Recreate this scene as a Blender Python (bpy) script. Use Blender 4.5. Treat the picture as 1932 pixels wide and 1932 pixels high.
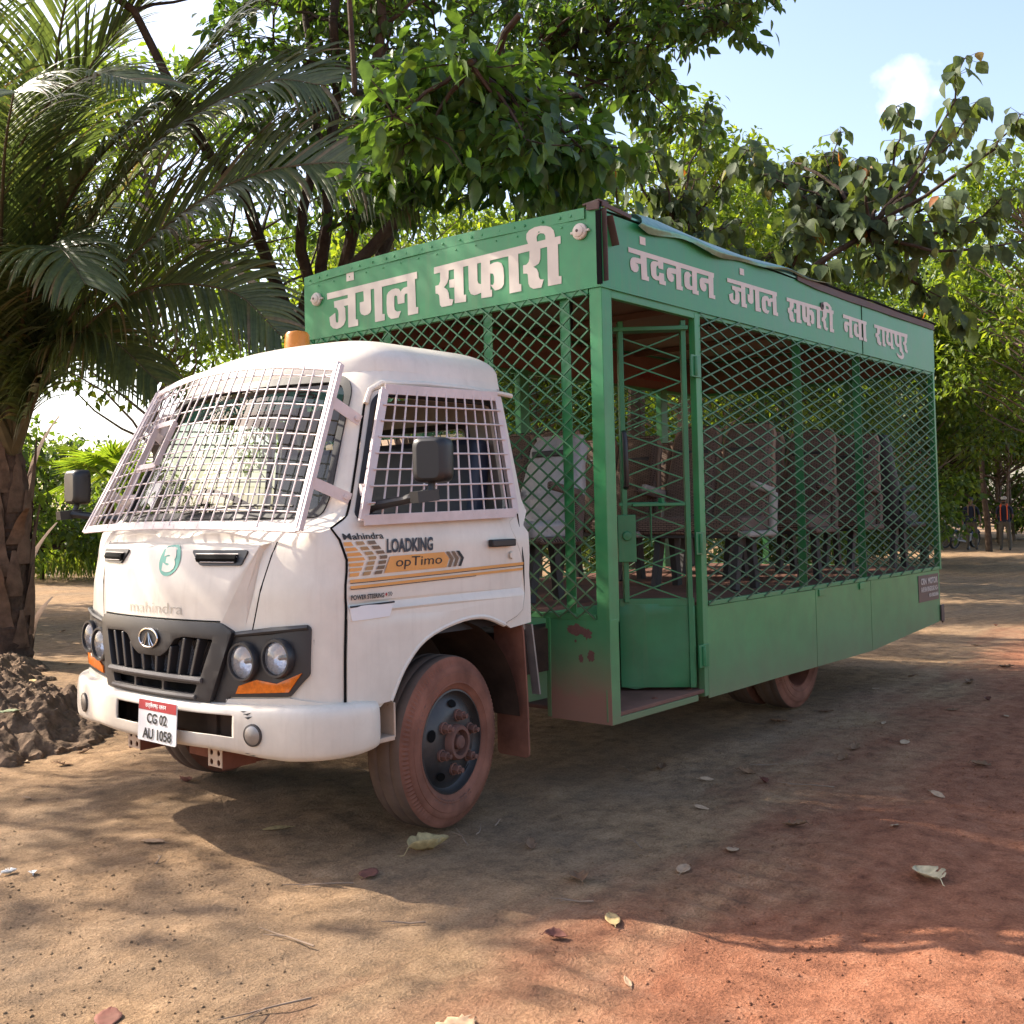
import bpy, bmesh, math, random
import numpy as np
from mathutils import Vector, Matrix
from mathutils.geometry import delaunay_2d_cdt
R = math.radians
scene = bpy.context.scene
for _o in list(bpy.data.objects):
    bpy.data.objects.remove(_o)
col = scene.collection

# ------------------------------------------------------------------ camera
cam_d = bpy.data.cameras.new("camera")
cam = bpy.data.objects.new("camera", cam_d); col.objects.link(cam)
CAM = Vector((-4.972, -4.544, 1.526))
_yaw, _pit, _rol = 0.84125, 0.041166, -0.01928
_f = Vector((math.sin(_yaw)*math.cos(_pit), math.cos(_yaw)*math.cos(_pit), math.sin(_pit)))
_r0 = Vector((math.cos(_yaw), -math.sin(_yaw), 0)); _u0 = _r0.cross(_f)
_r = math.cos(_rol)*_r0 + math.sin(_rol)*_u0
_u = -math.sin(_rol)*_r0 + math.cos(_rol)*_u0
cam.matrix_world = Matrix(((_r.x, _u.x, -_f.x, CAM.x), (_r.y, _u.y, -_f.y, CAM.y), (_r.z, _u.z, -_f.z, CAM.z), (0, 0, 0, 1)))
cam_d.sensor_width = 36.0
cam_d.lens = 36.0*2020.79/1932.0
cam_d.shift_x = 116.52/1932.0
cam_d.shift_y = -79.46/1932.0
cam_d.clip_start = 0.05; cam_d.clip_end = 3000
scene.camera = cam

# ------------------------------------------------------------------ sky, sun, exposure
SUN = Vector((-0.205, 0.765, 0.607)).normalized()
EL = math.asin(SUN.z); AZ = math.atan2(SUN.x, SUN.y)
world = bpy.data.worlds.new("World"); scene.world = world
world.use_nodes = True
wn, wl = world.node_tree.nodes, world.node_tree.links
wn.clear()
w_out = wn.new("ShaderNodeOutputWorld"); w_bg = wn.new("ShaderNodeBackground")
sky = wn.new("ShaderNodeTexSky"); sky.sky_type = 'NISHITA'; sky.sun_disc = False
sky.sun_elevation = EL; sky.sun_rotation = AZ % (2*math.pi)
sky.air_density = 1.0; sky.dust_density = 2.2; sky.ozone_density = 1.0
w_bg.inputs['Strength'].default_value = 0.15
# one small soft cloud low in the sky, by direction
w_tc = wn.new("ShaderNodeTexCoord")
cl_dir = Vector((0.8963, 0.2930, 0.3328)).normalized()
w_map = wn.new("ShaderNodeVectorMath"); w_map.operation = 'SUBTRACT'; w_map.inputs[1].default_value = cl_dir
w_noise = wn.new("ShaderNodeTexNoise"); w_noise.inputs['Scale'].default_value = 26; w_noise.inputs['Detail'].default_value = 7
w_sc = wn.new("ShaderNodeVectorMath"); w_sc.operation = 'MULTIPLY'; w_sc.inputs[1].default_value = (1, 1, 1.25)
w_len = wn.new("ShaderNodeVectorMath"); w_len.operation = 'LENGTH'
w_m1 = wn.new("ShaderNodeMath"); w_m1.operation = 'MULTIPLY_ADD'; w_m1.inputs[1].default_value = 0.11; w_m1.inputs[2].default_value = -0.022
w_m2 = wn.new("ShaderNodeMath"); w_m2.operation = 'SUBTRACT'
w_rng = wn.new("ShaderNodeMapRange"); w_rng.inputs['From Min'].default_value = 0.0; w_rng.inputs['From Max'].default_value = 0.085
w_mix = wn.new("ShaderNodeMixRGB"); w_mix.inputs['Color2'].default_value = (7.0, 7.0, 7.1, 1)
wl.new(w_tc.outputs['Generated'], w_map.inputs[0]); wl.new(w_map.outputs[0], w_sc.inputs[0]); wl.new(w_sc.outputs[0], w_len.inputs[0])
wl.new(w_tc.outputs['Generated'], w_noise.inputs['Vector'])
wl.new(w_noise.outputs['Fac'], w_m1.inputs[0]); wl.new(w_m1.outputs[0], w_m2.inputs[0]); wl.new(w_len.outputs['Value'], w_m2.inputs[1])
wl.new(w_m2.outputs[0], w_rng.inputs['Value']); wl.new(w_rng.outputs['Result'], w_mix.inputs['Fac'])
w_tint = wn.new("ShaderNodeMixRGB"); w_tint.blend_type = 'MULTIPLY'; w_tint.inputs['Fac'].default_value = 1.0; w_tint.inputs['Color2'].default_value = (1.07, 0.985, 0.95, 1)
wl.new(sky.outputs['Color'], w_tint.inputs['Color1']); wl.new(w_tint.outputs['Color'], w_mix.inputs['Color1']); wl.new(w_mix.outputs['Color'], w_bg.inputs['Color'])
wl.new(w_bg.outputs['Background'], w_out.inputs['Surface'])

sun_d = bpy.data.lights.new("sun", 'SUN'); sun_d.energy = 4.6; sun_d.angle = R(0.55); sun_d.color = (1.0, 0.90, 0.76)
sun = bpy.data.objects.new("sun", sun_d); col.objects.link(sun)
sun.rotation_euler = (-SUN).to_track_quat('-Z', 'Y').to_euler()
sun.location = SUN*60

scene.view_settings.view_transform = 'Standard'; scene.view_settings.look = 'None'
scene.view_settings.gamma = 1.0; scene.view_settings.exposure = 1.34
scene.view_settings.use_curve_mapping = False
scene.cycles.max_bounces = 8; scene.cycles.transparent_max_bounces = 12

# ------------------------------------------------------------------ helpers
def tag(o, label=None, cat=None, group=None, kind=None):
    if label: o["label"] = label
    if cat: o["category"] = cat
    if group: o["group"] = group
    if kind: o["kind"] = kind
    return o

def empty(name, loc=(0, 0, 0)):
    o = bpy.data.objects.new(name, None); col.objects.link(o); o.location = loc; o.empty_display_size = 0.3
    return o

def attach(o, p):
    if p is not None:
        o.parent = p
        if p.type == 'EMPTY':
            o.matrix_parent_inverse = Matrix.Translation(p.location).inverted()
    return o

def link_mesh(name, me, mat, parent=None, smooth=True, bevel=0, angle=35):
    for m in (mat if isinstance(mat, (list, tuple)) else [mat]):
        me.materials.append(m)
    if smooth:
        me.polygons.foreach_set("use_smooth", [True]*len(me.polygons))
        me.set_sharp_from_angle(angle=R(angle))
    o = bpy.data.objects.new(name, me); col.objects.link(o)
    if bevel:
        b = o.modifiers.new("bevel", 'BEVEL'); b.width = bevel; b.segments = 2; b.limit_method = 'ANGLE'; b.angle_limit = R(40)
    return attach(o, parent)

class MB:
    """collects simple shaped pieces that become ONE mesh"""
    def __init__(self): self.v = []; self.f = []; self.mi = []; self.m = 0
    def add(self, verts, faces):
        b = len(self.v); self.v += [tuple(p) for p in verts]
        self.f += [tuple(b+i for i in f) for f in faces]; self.mi += [self.m]*len(faces)
        return self
    def box(self, c, s, rot=None):
        c = Vector(c); M = rot if rot is not None else Matrix.Identity(3)
        pts = [c + M @ Vector((x*s[0]/2, y*s[1]/2, z*s[2]/2)) for x in (-1, 1) for y in (-1, 1) for z in (-1, 1)]
        return self.add(pts, [(0, 1, 3, 2), (4, 6, 7, 5), (0, 4, 5, 1), (2, 3, 7, 6), (0, 2, 6, 4), (1, 5, 7, 3)])
    def bar(self, a, b, w, h, up=(0, 0, 1)):
        a, b = Vector(a), Vector(b); d = b-a; L = d.length; d.normalize(); u = Vector(up)
        s = d.cross(u)
        if s.length < 1e-4: s = d.cross(Vector((1, 0, 0)))
        s.normalize(); u = s.cross(d)
        M = Matrix((d, s, u)).transposed()
        return self.box((a+b)/2, (L, w, h), M)
    def tube(self, pts, rad, n=10, cap=True):
        pts = [Vector(p) for p in pts]
        rs = rad if isinstance(rad, (list, tuple)) else [rad]*len(pts)
        b = len(self.v); prev = None
        for i, p in enumerate(pts):
            t = (pts[min(i+1, len(pts)-1)]-pts[max(i-1, 0)])
            t = t.normalized() if t.length > 1e-9 else Vector((0, 0, 1))
            if prev is None:
                s = t.cross(Vector((0, 0, 1)))
                if s.length < 1e-3: s = t.cross(Vector((1, 0, 0)))
            else:
                s = prev - t*prev.dot(t)
                if s.length < 1e-4: s = t.cross(Vector((1, 0, 0)))
            s.normalize(); prev = s; w = t.cross(s)
            for k in range(n):
                a = 2*math.pi*k/n
                self.v.append(tuple(p + (s*math.cos(a)+w*math.sin(a))*rs[i]))
        for i in range(len(pts)-1):
            for k in range(n):
                k2 = (k+1) % n
                self.f.append((b+i*n+k, b+i*n+k2, b+(i+1)*n+k2, b+(i+1)*n+k)); self.mi.append(self.m)
        if cap:
            self.f.append(tuple(b+k for k in range(n-1, -1, -1))); self.mi.append(self.m)
            e = b+(len(pts)-1)*n
            self.f.append(tuple(e+k for k in range(n))); self.mi.append(self.m)
        return self
    def lathe(self, c, axis, prof, n=48, flip=False):
        """prof: (along axis, radius)"""
        c = Vector(c); ax = Vector(axis).normalized()
        s = ax.cross(Vector((0, 0, 1)))
        if s.length < 1e-3: s = Vector((1, 0, 0))
        s.normalize(); w = ax.cross(s)
        b = len(self.v); m = len(prof)
        for k in range(n):
            a = 2*math.pi*k/n; d = s*math.cos(a)+w*math.sin(a)
            for (h, r) in prof: self.v.append(tuple(c+ax*h+d*r))
        for k in range(n):
            k2 = (k+1) % n
            for i in range(m-1):
                q = (b+k*m+i, b+k2*m+i, b+k2*m+i+1, b+k*m+i+1)
                self.f.append(q[::-1] if flip else q); self.mi.append(self.m)
        return self
    def build(self, name, mat, parent=None, smooth=True, bevel=0, angle=35):
        me = bpy.data.meshes.new(name); me.from_pydata(self.v, [], self.f)
        me.update()
        o = link_mesh(name, me, mat, parent, smooth, bevel, angle)
        if any(self.mi): me.polygons.foreach_set("material_index", self.mi)
        bm = bmesh.new(); bm.from_mesh(me); bmesh.ops.recalc_face_normals(bm, faces=bm.faces); bm.to_mesh(me); bm.free()
        return o

def inside(p, poly):
    x, y = p; c = False; j = len(poly)-1
    for i in range(len(poly)):
        xi, yi = poly[i]; xj, yj = poly[j]
        if (yi > y) != (yj > y) and x < (xj-xi)*(y-yi)/(yj-yi)+xi: c = not c
        j = i
    return c

def rnd(poly, r, n=5):
    """rounds the corners of a 2-D polygon"""
    out = []; N = len(poly)
    for i in range(N):
        a, b, c = Vector(poly[i-1]), Vector(poly[i]), Vector(poly[(i+1) % N])
        rr = min(r, (a-b).length*.45, (c-b).length*.45)
        p, q = b+(a-b).normalized()*rr, b+(c-b).normalized()*rr
        for k in range(n+1):
            t = k/n; out.append(tuple(p*(1-t)**2+b*2*t*(1-t)+q*t*t))
    return out

def dens(loop, step):
    out = []
    for i in range(len(loop)):
        a, b = Vector(loop[i]), Vector(loop[(i+1) % len(loop)])
        k = max(1, int((b-a).length/step))
        for j in range(k): out.append(tuple(a.lerp(b, j/k)))
    return out

def panel(name, loops, fn, mat, parent=None, holes=(), res=0.06, thick=0.0, out=None, lines=(), smooth=True, angle=30, bevel=0):
    """sheet cut from 2-D outlines, mapped onto a surface by fn(a, b) -> (x, y, z)"""
    vs, es = [], []
    def push(loop, closed=True):
        b = len(vs); vs.extend(Vector(p[:2]) for p in loop)
        for i in range(len(loop) if closed else len(loop)-1): es.append((b+i, b+(i+1) % len(loop)))
    lo = [dens(l, res) for l in loops]; ho = [dens(h, res) for h in holes]
    for l in lo+ho: push(l)
    for l in lines: push(l, False)
    xs = [p[0] for l in lo for p in l]; ys = [p[1] for l in lo for p in l]
    nx = int((max(xs)-min(xs))/res); ny = int((max(ys)-min(ys))/res)
    if nx*ny < 40000:
        for i in range(1, nx+1):
            for j in range(1, ny+1):
                p = (min(xs)+(i-.37)*res, min(ys)+(j-.41)*res)
                if any(inside(p, l) for l in loops): vs.append(Vector(p))
    V, Ed, Fa, *_ = delaunay_2d_cdt(vs, es, [], 0, 1e-5)
    faces = []
    for f in Fa:
        c = sum((V[i] for i in f), Vector((0, 0)))/len(f)
        if any(inside(c, l) for l in loops) and not any(inside(c, h) for h in holes): faces.append(tuple(f))
    P3 = [Vector(fn(p.x, p.y)) for p in V]
    used = sorted({i for f in faces for i in f}); rm = {o: n for n, o in enumerate(used)}
    P3 = [P3[i] for i in used]; faces = [tuple(rm[i] for i in f) for f in faces]
    if out is not None and faces:
        o = Vector(out) if not callable(out) else None
        new = []
        for f in faces:
            n = (P3[f[1]]-P3[f[0]]).cross(P3[f[2]]-P3[f[0]])
            ov = o if o is not None else Vector(out((P3[f[0]]+P3[f[1]]+P3[f[2]])/3))
            new.append(f if n.dot(ov) >= 0 else f[::-1])
        faces = new
    me = bpy.data.meshes.new(name); me.from_pydata([tuple(p) for p in P3], [], faces); me.update()
    o = link_mesh(name, me, mat, parent, smooth, 0, angle)
    if thick:
        s = o.modifiers.new("solid", 'SOLIDIFY'); s.thickness = thick; s.offset = -1; s.use_even_offset = False
        if smooth and not bevel:
            es_ = o.modifiers.new("split", 'EDGE_SPLIT'); es_.split_angle = R(45)
    if bevel:
        b = o.modifiers.new("bevel", 'BEVEL'); b.width = bevel; b.segments = 2; b.limit_method = 'ANGLE'; b.angle_limit = R(50)
    return o

# ------------------------------------------------------------------ materials
def mat_new(name):
    m = bpy.data.materials.new(name); m.use_nodes = True
    nt = m.node_tree; nt.nodes.clear()
    out = nt.nodes.new("ShaderNodeOutputMaterial"); b = nt.nodes.new("ShaderNodeBsdfPrincipled")
    nt.links.new(b.outputs[0], out.inputs[0])
    return m, nt, b, out

def N(nt, t, **kw):
    n = nt.nodes.new(t)
    for k, v in kw.items():
        if k in n.inputs: n.inputs[k].default_value = v
        else: setattr(n, k, v)
    return n

def rgb(c): return (c[0], c[1], c[2], 1)

def ramp(nt, src, pts, interp='LINEAR'):
    r = nt.nodes.new("ShaderNodeValToRGB"); r.color_ramp.interpolation = interp
    e = r.color_ramp.elements
    while len(e) < len(pts): e.new(0.5)
    for i, (p, c) in enumerate(pts):
        e[i].position = p; e[i].color = rgb(c) if not isinstance(c, float) else (c, c, c, 1)
    nt.links.new(src, r.inputs['Fac']); return r

def mixc(nt, fac, a, b, mode='MIX'):
    m = nt.nodes.new("ShaderNodeMixRGB"); m.blend_type = mode
    for sock, v in ((m.inputs[0], fac), (m.inputs[1], a), (m.inputs[2], b)):
        if isinstance(v, (int, float)): sock.default_value = v
        elif isinstance(v, tuple): sock.default_value = rgb(v)
        else: nt.links.new(v, sock)
    return m.outputs[0]

def paint(name, c, rough=0.45, vary=0.12, rust=0.0, rust_col=(0.09, 0.035, 0.022), dust=None, dust_col=(0.27, 0.13, 0.085), bump=0.0, metal=0.0, scale=6.0, spec=0.5, grime=0.0, streak=0.0, rscale=9.0):
    """worn paint: tone varies, chips of rust, road dust that thins out with height"""
    m, nt, b, out = mat_new(name); L = nt.links
    geo = N(nt, "ShaderNodeNewGeometry"); pos = geo.outputs['Position']
    n1 = N(nt, "ShaderNodeTexNoise", Scale=scale, Detail=6.0, Roughness=0.6); L.new(pos, n1.inputs['Vector'])
    lo = tuple(x*(1-vary) for x in c); hi = tuple(min(1, x*(1+vary)) for x in c)
    cc = ramp(nt, n1.outputs['Fac'], [(0.3, lo), (0.7, hi)]).outputs[0]
    rgh = None
    if grime:
        ng = N(nt, "ShaderNodeTexNoise", Scale=2.3, Detail=8.0, Roughness=0.7); L.new(pos, ng.inputs['Vector'])
        g = ramp(nt, ng.outputs['Fac'], [(0.45, 0.0), (0.75, float(grime))]).outputs[0]
        cc = mixc(nt, g, cc, (0.16, 0.12, 0.085))
    if streak:
        mp = N(nt, "ShaderNodeMapping"); mp.inputs['Scale'].default_value = (14, 14, 0.7); L.new(pos, mp.inputs['Vector'])
        ns = N(nt, "ShaderNodeTexNoise", Scale=1.6, Detail=5.0, Roughness=0.65); L.new(mp.outputs[0], ns.inputs['Vector'])
        g = ramp(nt, ns.outputs['Fac'], [(0.52, 0.0), (0.8, float(streak))]).outputs[0]
        cc = mixc(nt, g, cc, (0.20, 0.12, 0.07))
    if rust:
        nr = N(nt, "ShaderNodeTexNoise", Scale=rscale, Detail=9.0, Roughness=0.72); L.new(pos, nr.inputs['Vector'])
        t = 0.80-rust*0.22
        k = ramp(nt, nr.outputs['Fac'], [(t, 0.0), (t+0.02, 1.0)]).outputs[0]
        cc = mixc(nt, k, cc, rust_col)
    if dust:
        z0, z1, amt = dust
        sx = N(nt, "ShaderNodeSeparateXYZ"); L.new(pos, sx.inputs[0])
        mr = N(nt, "ShaderNodeMapRange"); mr.inputs['From Min'].default_value = z1; mr.inputs['From Max'].default_value = z0
        L.new(sx.outputs['Z'], mr.inputs['Value'])
        nd = N(nt, "ShaderNodeTexNoise", Scale=3.1, Detail=7.0, Roughness=0.65); L.new(pos, nd.inputs['Vector'])
        ad = N(nt, "ShaderNodeMath", operation='MULTIPLY_ADD'); L.new(nd.outputs['Fac'], ad.inputs[0]); ad.inputs[1].default_value = 0.7; ad.inputs[2].default_value = -0.35
        a2 = N(nt, "ShaderNodeMath", operation='ADD', use_clamp=True); L.new(mr.outputs[0], a2.inputs[0]); L.new(ad.outputs[0], a2.inputs[1])
        a3 = N(nt, "ShaderNodeMath", operation='MULTIPLY'); L.new(a2.outputs[0], a3.inputs[0]); L.new(mr.outputs[0], a3.inputs[1])
        a4 = N(nt, "ShaderNodeMath", operation='MULTIPLY', use_clamp=True); L.new(a3.outputs[0], a4.inputs[0]); a4.inputs[1].default_value = amt
        cc = mixc(nt, a4.outputs[0], cc, dust_col)
        rr = N(nt, "ShaderNodeMath", operation='MULTIPLY_ADD', use_clamp=True); L.new(a4.outputs[0], rr.inputs[0]); rr.inputs[1].default_value = 0.6; rr.inputs[2].default_value = rough
        rgh = rr.outputs[0]
    L.new(cc, b.inputs['Base Color'])
    if rgh is not None: L.new(rgh, b.inputs['Roughness'])
    else:
        rr = N(nt, "ShaderNodeMapRange"); rr.inputs['To Min'].default_value = rough*0.8; rr.inputs['To Max'].default_value = min(1, rough*1.25)
        L.new(n1.outputs['Fac'], rr.inputs['Value']); L.new(rr.outputs[0], b.inputs['Roughness'])
    b.inputs['Metallic'].default_value = metal
    b.inputs['Specular IOR Level'].default_value = spec
    if bump:
        nb = N(nt, "ShaderNodeTexNoise", Scale=scale*3, Detail=5.0); L.new(pos, nb.inputs['Vector'])
        bp = N(nt, "ShaderNodeBump", Strength=bump, Distance=0.02); L.new(nb.outputs['Fac'], bp.inputs['Height']); L.new(bp.outputs[0], b.inputs['Normal'])
    return m

def leaf_mat(name, cols, trans=0.38, rough=0.42, spec=0.45, thru=(2.5, 2.3, 0.75)):
    """leaf: colour picked per leaf from a stored value; light passes through"""
    m, nt, b, out = mat_new(name); L = nt.links
    at = N(nt, "ShaderNodeAttribute", attribute_name="tone")
    r = ramp(nt, at.outputs['Fac'], cols)
    geo = N(nt, "ShaderNodeNewGeometry")
    n = N(nt, "ShaderNodeTexNoise", Scale=22.0, Detail=3.0); L.new(geo.outputs['Position'], n.inputs['Vector'])
    k = ramp(nt, n.outputs['Fac'], [(0.3, (0.75, 0.75, 0.75)), (0.7, (1.2, 1.2, 1.15))])
    cc = mixc(nt, 1.0, r.outputs[0], k.outputs[0], 'MULTIPLY')
    L.new(cc, b.inputs['Base Color']); b.inputs['Roughness'].default_value = rough; b.inputs['Specular IOR Level'].default_value = spec
    tr = N(nt, "ShaderNodeBsdfTranslucent")
    tc = mixc(nt, 1.0, cc, thru, 'MULTIPLY'); L.new(tc, tr.inputs['Color'])
    mx = N(nt, "ShaderNodeMixShader"); mx.inputs[0].default_value = trans
    L.new(b.outputs[0], mx.inputs[1]); L.new(tr.outputs[0], mx.inputs[2]); L.new(mx.outputs[0], out.inputs[0])
    return m

M = {}
M['white'] = paint('white cab paint', (0.70, 0.64, 0.55), 0.33, 0.05, rust=0.22, rscale=13, dust=(0.35, 1.15, 0.45), dust_col=(0.42, 0.29, 0.20), grime=0.18, streak=0.13, scale=3, bump=0.05)
M['bumper'] = paint('white bumper paint', (0.68, 0.62, 0.53), 0.38, 0.06, rust=0.30, rscale=15, dust=(0.35, 0.75, 0.6), dust_col=(0.42, 0.29, 0.2), grime=0.14, streak=0.15, bump=0.05)
M['guard'] = paint('pale pink guard paint', (0.62, 0.53, 0.51), 0.5, 0.10, rust=0.42, rust_col=(0.16, 0.055, 0.03), grime=0.25, scale=11, rscale=14)
M['green'] = paint('green cage paint', (0.028, 0.220, 0.070), 0.42, 0.15, rust=0.30, dust=(0.3, 1.7, 0.45), dust_col=(0.20, 0.14, 0.085), grime=0.18, streak=0.20, bump=0.04)
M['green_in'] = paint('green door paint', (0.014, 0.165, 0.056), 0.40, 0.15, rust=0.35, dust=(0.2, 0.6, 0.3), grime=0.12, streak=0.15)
M['green_sign'] = paint('green sign paint', (0.026, 0.225, 0.078), 0.40, 0.12, rust=0.25, grime=0.12, streak=0.22, bump=0.03)
M['green_low'] = paint('dusty green skirt paint', (0.044, 0.225, 0.072), 0.42, 0.14, rust=0.25, dust=(0.25, 1.05, 0.75), dust_col=(0.215, 0.135, 0.085), grime=0.10, streak=0.15)
M['green_chip'] = paint('chipped dusty green paint', (0.05, 0.21, 0.08), 0.45, 0.12, rust=0.72, rust_col=(0.12, 0.045, 0.033), dust=(0.30, 0.95, 1.9), dust_col=(0.27, 0.135, 0.09), streak=0.2, rscale=4.5)
M['mesh'] = paint('dusty green mesh strip', (0.026, 0.135, 0.052), 0.5, 0.2, rust=0.35, dust=(0.7, 2.4, 0.6), dust_col=(0.115, 0.082, 0.05), scale=14)
M['letter'] = paint('cream sign letters', (0.60, 0.54, 0.47), 0.6, 0.07, rust=0.14, rust_col=(0.20, 0.16, 0.12), grime=0.12, scale=9, rscale=16)
M['brownstrip'] = paint('brown primer metal', (0.075, 0.045, 0.038), 0.65, 0.25, grime=0.3)
M['brownstrip_red'] = paint('bare rusted patch', (0.13, 0.055, 0.042), 0.8, 0.3, scale=30)
M['tin'] = paint('bent pale green tin', (0.10, 0.24, 0.18), 0.30, 0.25, rust=0.2, grime=0.3, metal=0.55, bump=0.15, scale=8)
M['plastic'] = paint('dark grey plastic', (0.019, 0.020, 0.023), 0.42, 0.15, dust=(0.4, 1.3, 0.18), dust_col=(0.20, 0.13, 0.09))
M['plastic_hi'] = paint('grey grille bar plastic', (0.085, 0.085, 0.088), 0.5, 0.15, dust=(0.4, 1.3, 0.4), dust_col=(0.22, 0.15, 0.1))
M['black'] = paint('black plastic', (0.012, 0.012, 0.013), 0.42, 0.2)
M['rubber'] = paint('black rubber', (0.016, 0.016, 0.018), 0.6, 0.2)
M['void'] = paint('black backing', (0.006, 0.006, 0.006), 0.9, 0.2, spec=0.1)
M['chrome'] = paint('chrome', (0.72, 0.72, 0.74), 0.08, 0.05, metal=1.0)
M['reflector'] = paint('silvered reflector', (0.92, 0.92, 0.94), 0.16, 0.06, metal=0.60, bump=0.35, scale=18)
M['steel'] = paint('dull steel', (0.30, 0.28, 0.27), 0.4, 0.2, metal=0.7)
M['chassis'] = paint('dusty chassis', (0.045, 0.028, 0.020), 0.85, 0.4, spec=0.2)
M['rustred'] = paint('red dusty steel', (0.17, 0.065, 0.042), 0.85, 0.3, spec=0.2)
M['bracket'] = paint('rusty cream bracket', (0.50, 0.36, 0.26), 0.7, 0.2, rust=0.7, rust_col=(0.20, 0.08, 0.045), rscale=20)
M['tyre_dust'] = paint('red dust on tyre wall', (0.200, 0.086, 0.058), 0.92, 0.42, scale=4.5, spec=0.15, bump=0.08)
M['tyre'] = paint('worn tyre tread', (0.110, 0.074, 0.058), 0.8, 0.35, scale=5, spec=0.25, grime=0.5)
M['rim'] = paint('black dusty rim', (0.022, 0.021, 0.023), 0.42, 0.4, grime=0.35, scale=9)
M['hub'] = paint('dusty hub and nuts', (0.155, 0.078, 0.060), 0.8, 0.3, spec=0.2)
M['orange'] = paint('orange lens', (0.62, 0.14, 0.008), 0.16, 0.25, scale=40)
M['amber'] = paint('amber beacon', (0.55, 0.20, 0.02), 0.28, 0.1)
M['ceiling'] = paint('brown ply lining', (0.155, 0.085, 0.055), 0.7, 0.15, grime=0.2)
M['floor'] = paint('red dusty deck', (0.17, 0.085, 0.062), 0.85, 0.25, scale=4, spec=0.2)
M['cabin'] = paint('cab trim', (0.35, 0.33, 0.29), 0.6, 0.1)
M['cabdark'] = paint('dark cab trim', (0.03, 0.032, 0.036), 0.7, 0.2)
M['blue_vinyl'] = paint('dark blue vinyl', (0.018, 0.026, 0.05), 0.5, 0.2)
M['seat_trim'] = paint('grey seat trim plastic', (0.36, 0.33, 0.30), 0.6, 0.15, grime=0.35)
M['bracket_tan'] = paint('tan seat edge', (0.30, 0.20, 0.14), 0.8, 0.2)
M['seat_dark'] = paint('dark seat leather', (0.028, 0.026, 0.028), 0.55, 0.2)
M['sheet'] = paint('pale plastic cover', (0.40, 0.37, 0.365), 0.28, 0.1, bump=0.3, scale=14)
M['plate'] = paint('number plate white', (0.72, 0.71, 0.70), 0.45, 0.04, rust=0.22, rust_col=(0.22, 0.07, 0.03), rscale=18)
M['red'] = paint('red paint', (0.36, 0.018, 0.025), 0.5, 0.1)
M['ink'] = paint('black ink', (0.012, 0.012, 0.014), 0.55, 0.1)
M['navy'] = paint('navy ink', (0.022, 0.027, 0.04), 0.5, 0.1)
M['orange_decal'] = paint('orange decal', (0.66, 0.30, 0.075), 0.5, 0.06)
M['tan_decal'] = paint('tan decal', (0.36, 0.21, 0.085), 0.5, 0.06)
M['brown_decal'] = paint('brown decal', (0.16, 0.10, 0.055), 0.5, 0.06)
M['teal'] = paint('faded teal paint', (0.16, 0.46, 0.36), 0.55, 0.15, grime=0.1)
M['ghost'] = paint('faded lettering', (0.40, 0.37, 0.31), 0.5, 0.2)
M['notice'] = paint('brown notice plate', (0.085, 0.055, 0.045), 0.5, 0.2)
M['notice_ink'] = paint('pale notice letters', (0.50, 0.44, 0.38), 0.6, 0.1)
M['redink'] = paint('red stencilled letters', (0.22, 0.04, 0.03), 0.7, 0.1)

def glass_mat(name, tint, ior=1.5, rough=0.0, boost=0.0):
    m, nt, b, out = mat_new(name); nt.nodes.remove(b); L = nt.links
    fr = N(nt, "ShaderNodeFresnel", IOR=ior); tr = N(nt, "ShaderNodeBsdfTransparent"); tr.inputs[0].default_value = rgb(tint)
    gl = N(nt, "ShaderNodeBsdfGlossy"); gl.inputs['Roughness'].default_value = rough
    ad = N(nt, "ShaderNodeMath", operation='ADD', use_clamp=True); ad.inputs[1].default_value = boost
    mx = N(nt, "ShaderNodeMixShader"); L.new(fr.outputs[0], ad.inputs[0]); L.new(ad.outputs[0], mx.inputs[0])
    L.new(tr.outputs[0], mx.inputs[1]); L.new(gl.outputs[0], mx.inputs[2]); L.new(mx.outputs[0], out.inputs[0])
    return m
M['glass'] = glass_mat('windshield glass', (0.50, 0.58, 0.55), 1.5, 0.0, 0.02)
M['lens'] = glass_mat('headlamp lens', (0.92, 0.93, 0.95), 1.5, 0.02, 0.03)

def seat_mat():
    m, nt, b, out = mat_new('woven seat fabric'); L = nt.links
    tc = N(nt, "ShaderNodeTexCoord")
    br = N(nt, "ShaderNodeTexBrick"); br.inputs['Color1'].default_value = rgb((0.25, 0.175, 0.135)); br.inputs['Color2'].default_value = rgb((0.19, 0.135, 0.105))
    br.inputs['Mortar'].default_value = rgb((0.022, 0.017, 0.02)); br.inputs['Scale'].default_value = 1.0
    br.inputs['Mortar Size'].default_value = 0.0022; br.inputs['Brick Width'].default_value = 0.045; br.inputs['Row Height'].default_value = 0.0135
    mp = N(nt, "ShaderNodeCombineXYZ"); sp = N(nt, "ShaderNodeSeparateXYZ"); L.new(tc.outputs['Object'], sp.inputs[0])
    ad = N(nt, "ShaderNodeMath", operation='ADD'); L.new(sp.outputs['X'], ad.inputs[0]); L.new(sp.outputs['Z'], ad.inputs[1])
    L.new(sp.outputs['Y'], mp.inputs[0]); L.new(ad.outputs[0], mp.inputs[1]); L.new(mp.outputs[0], br.inputs['Vector'])
    L.new(br.outputs['Color'], b.inputs['Base Color']); b.inputs['Roughness'].default_value = 0.85; b.inputs['Specular IOR Level'].default_value = 0.2
    return m
M['seat'] = seat_mat()
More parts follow.
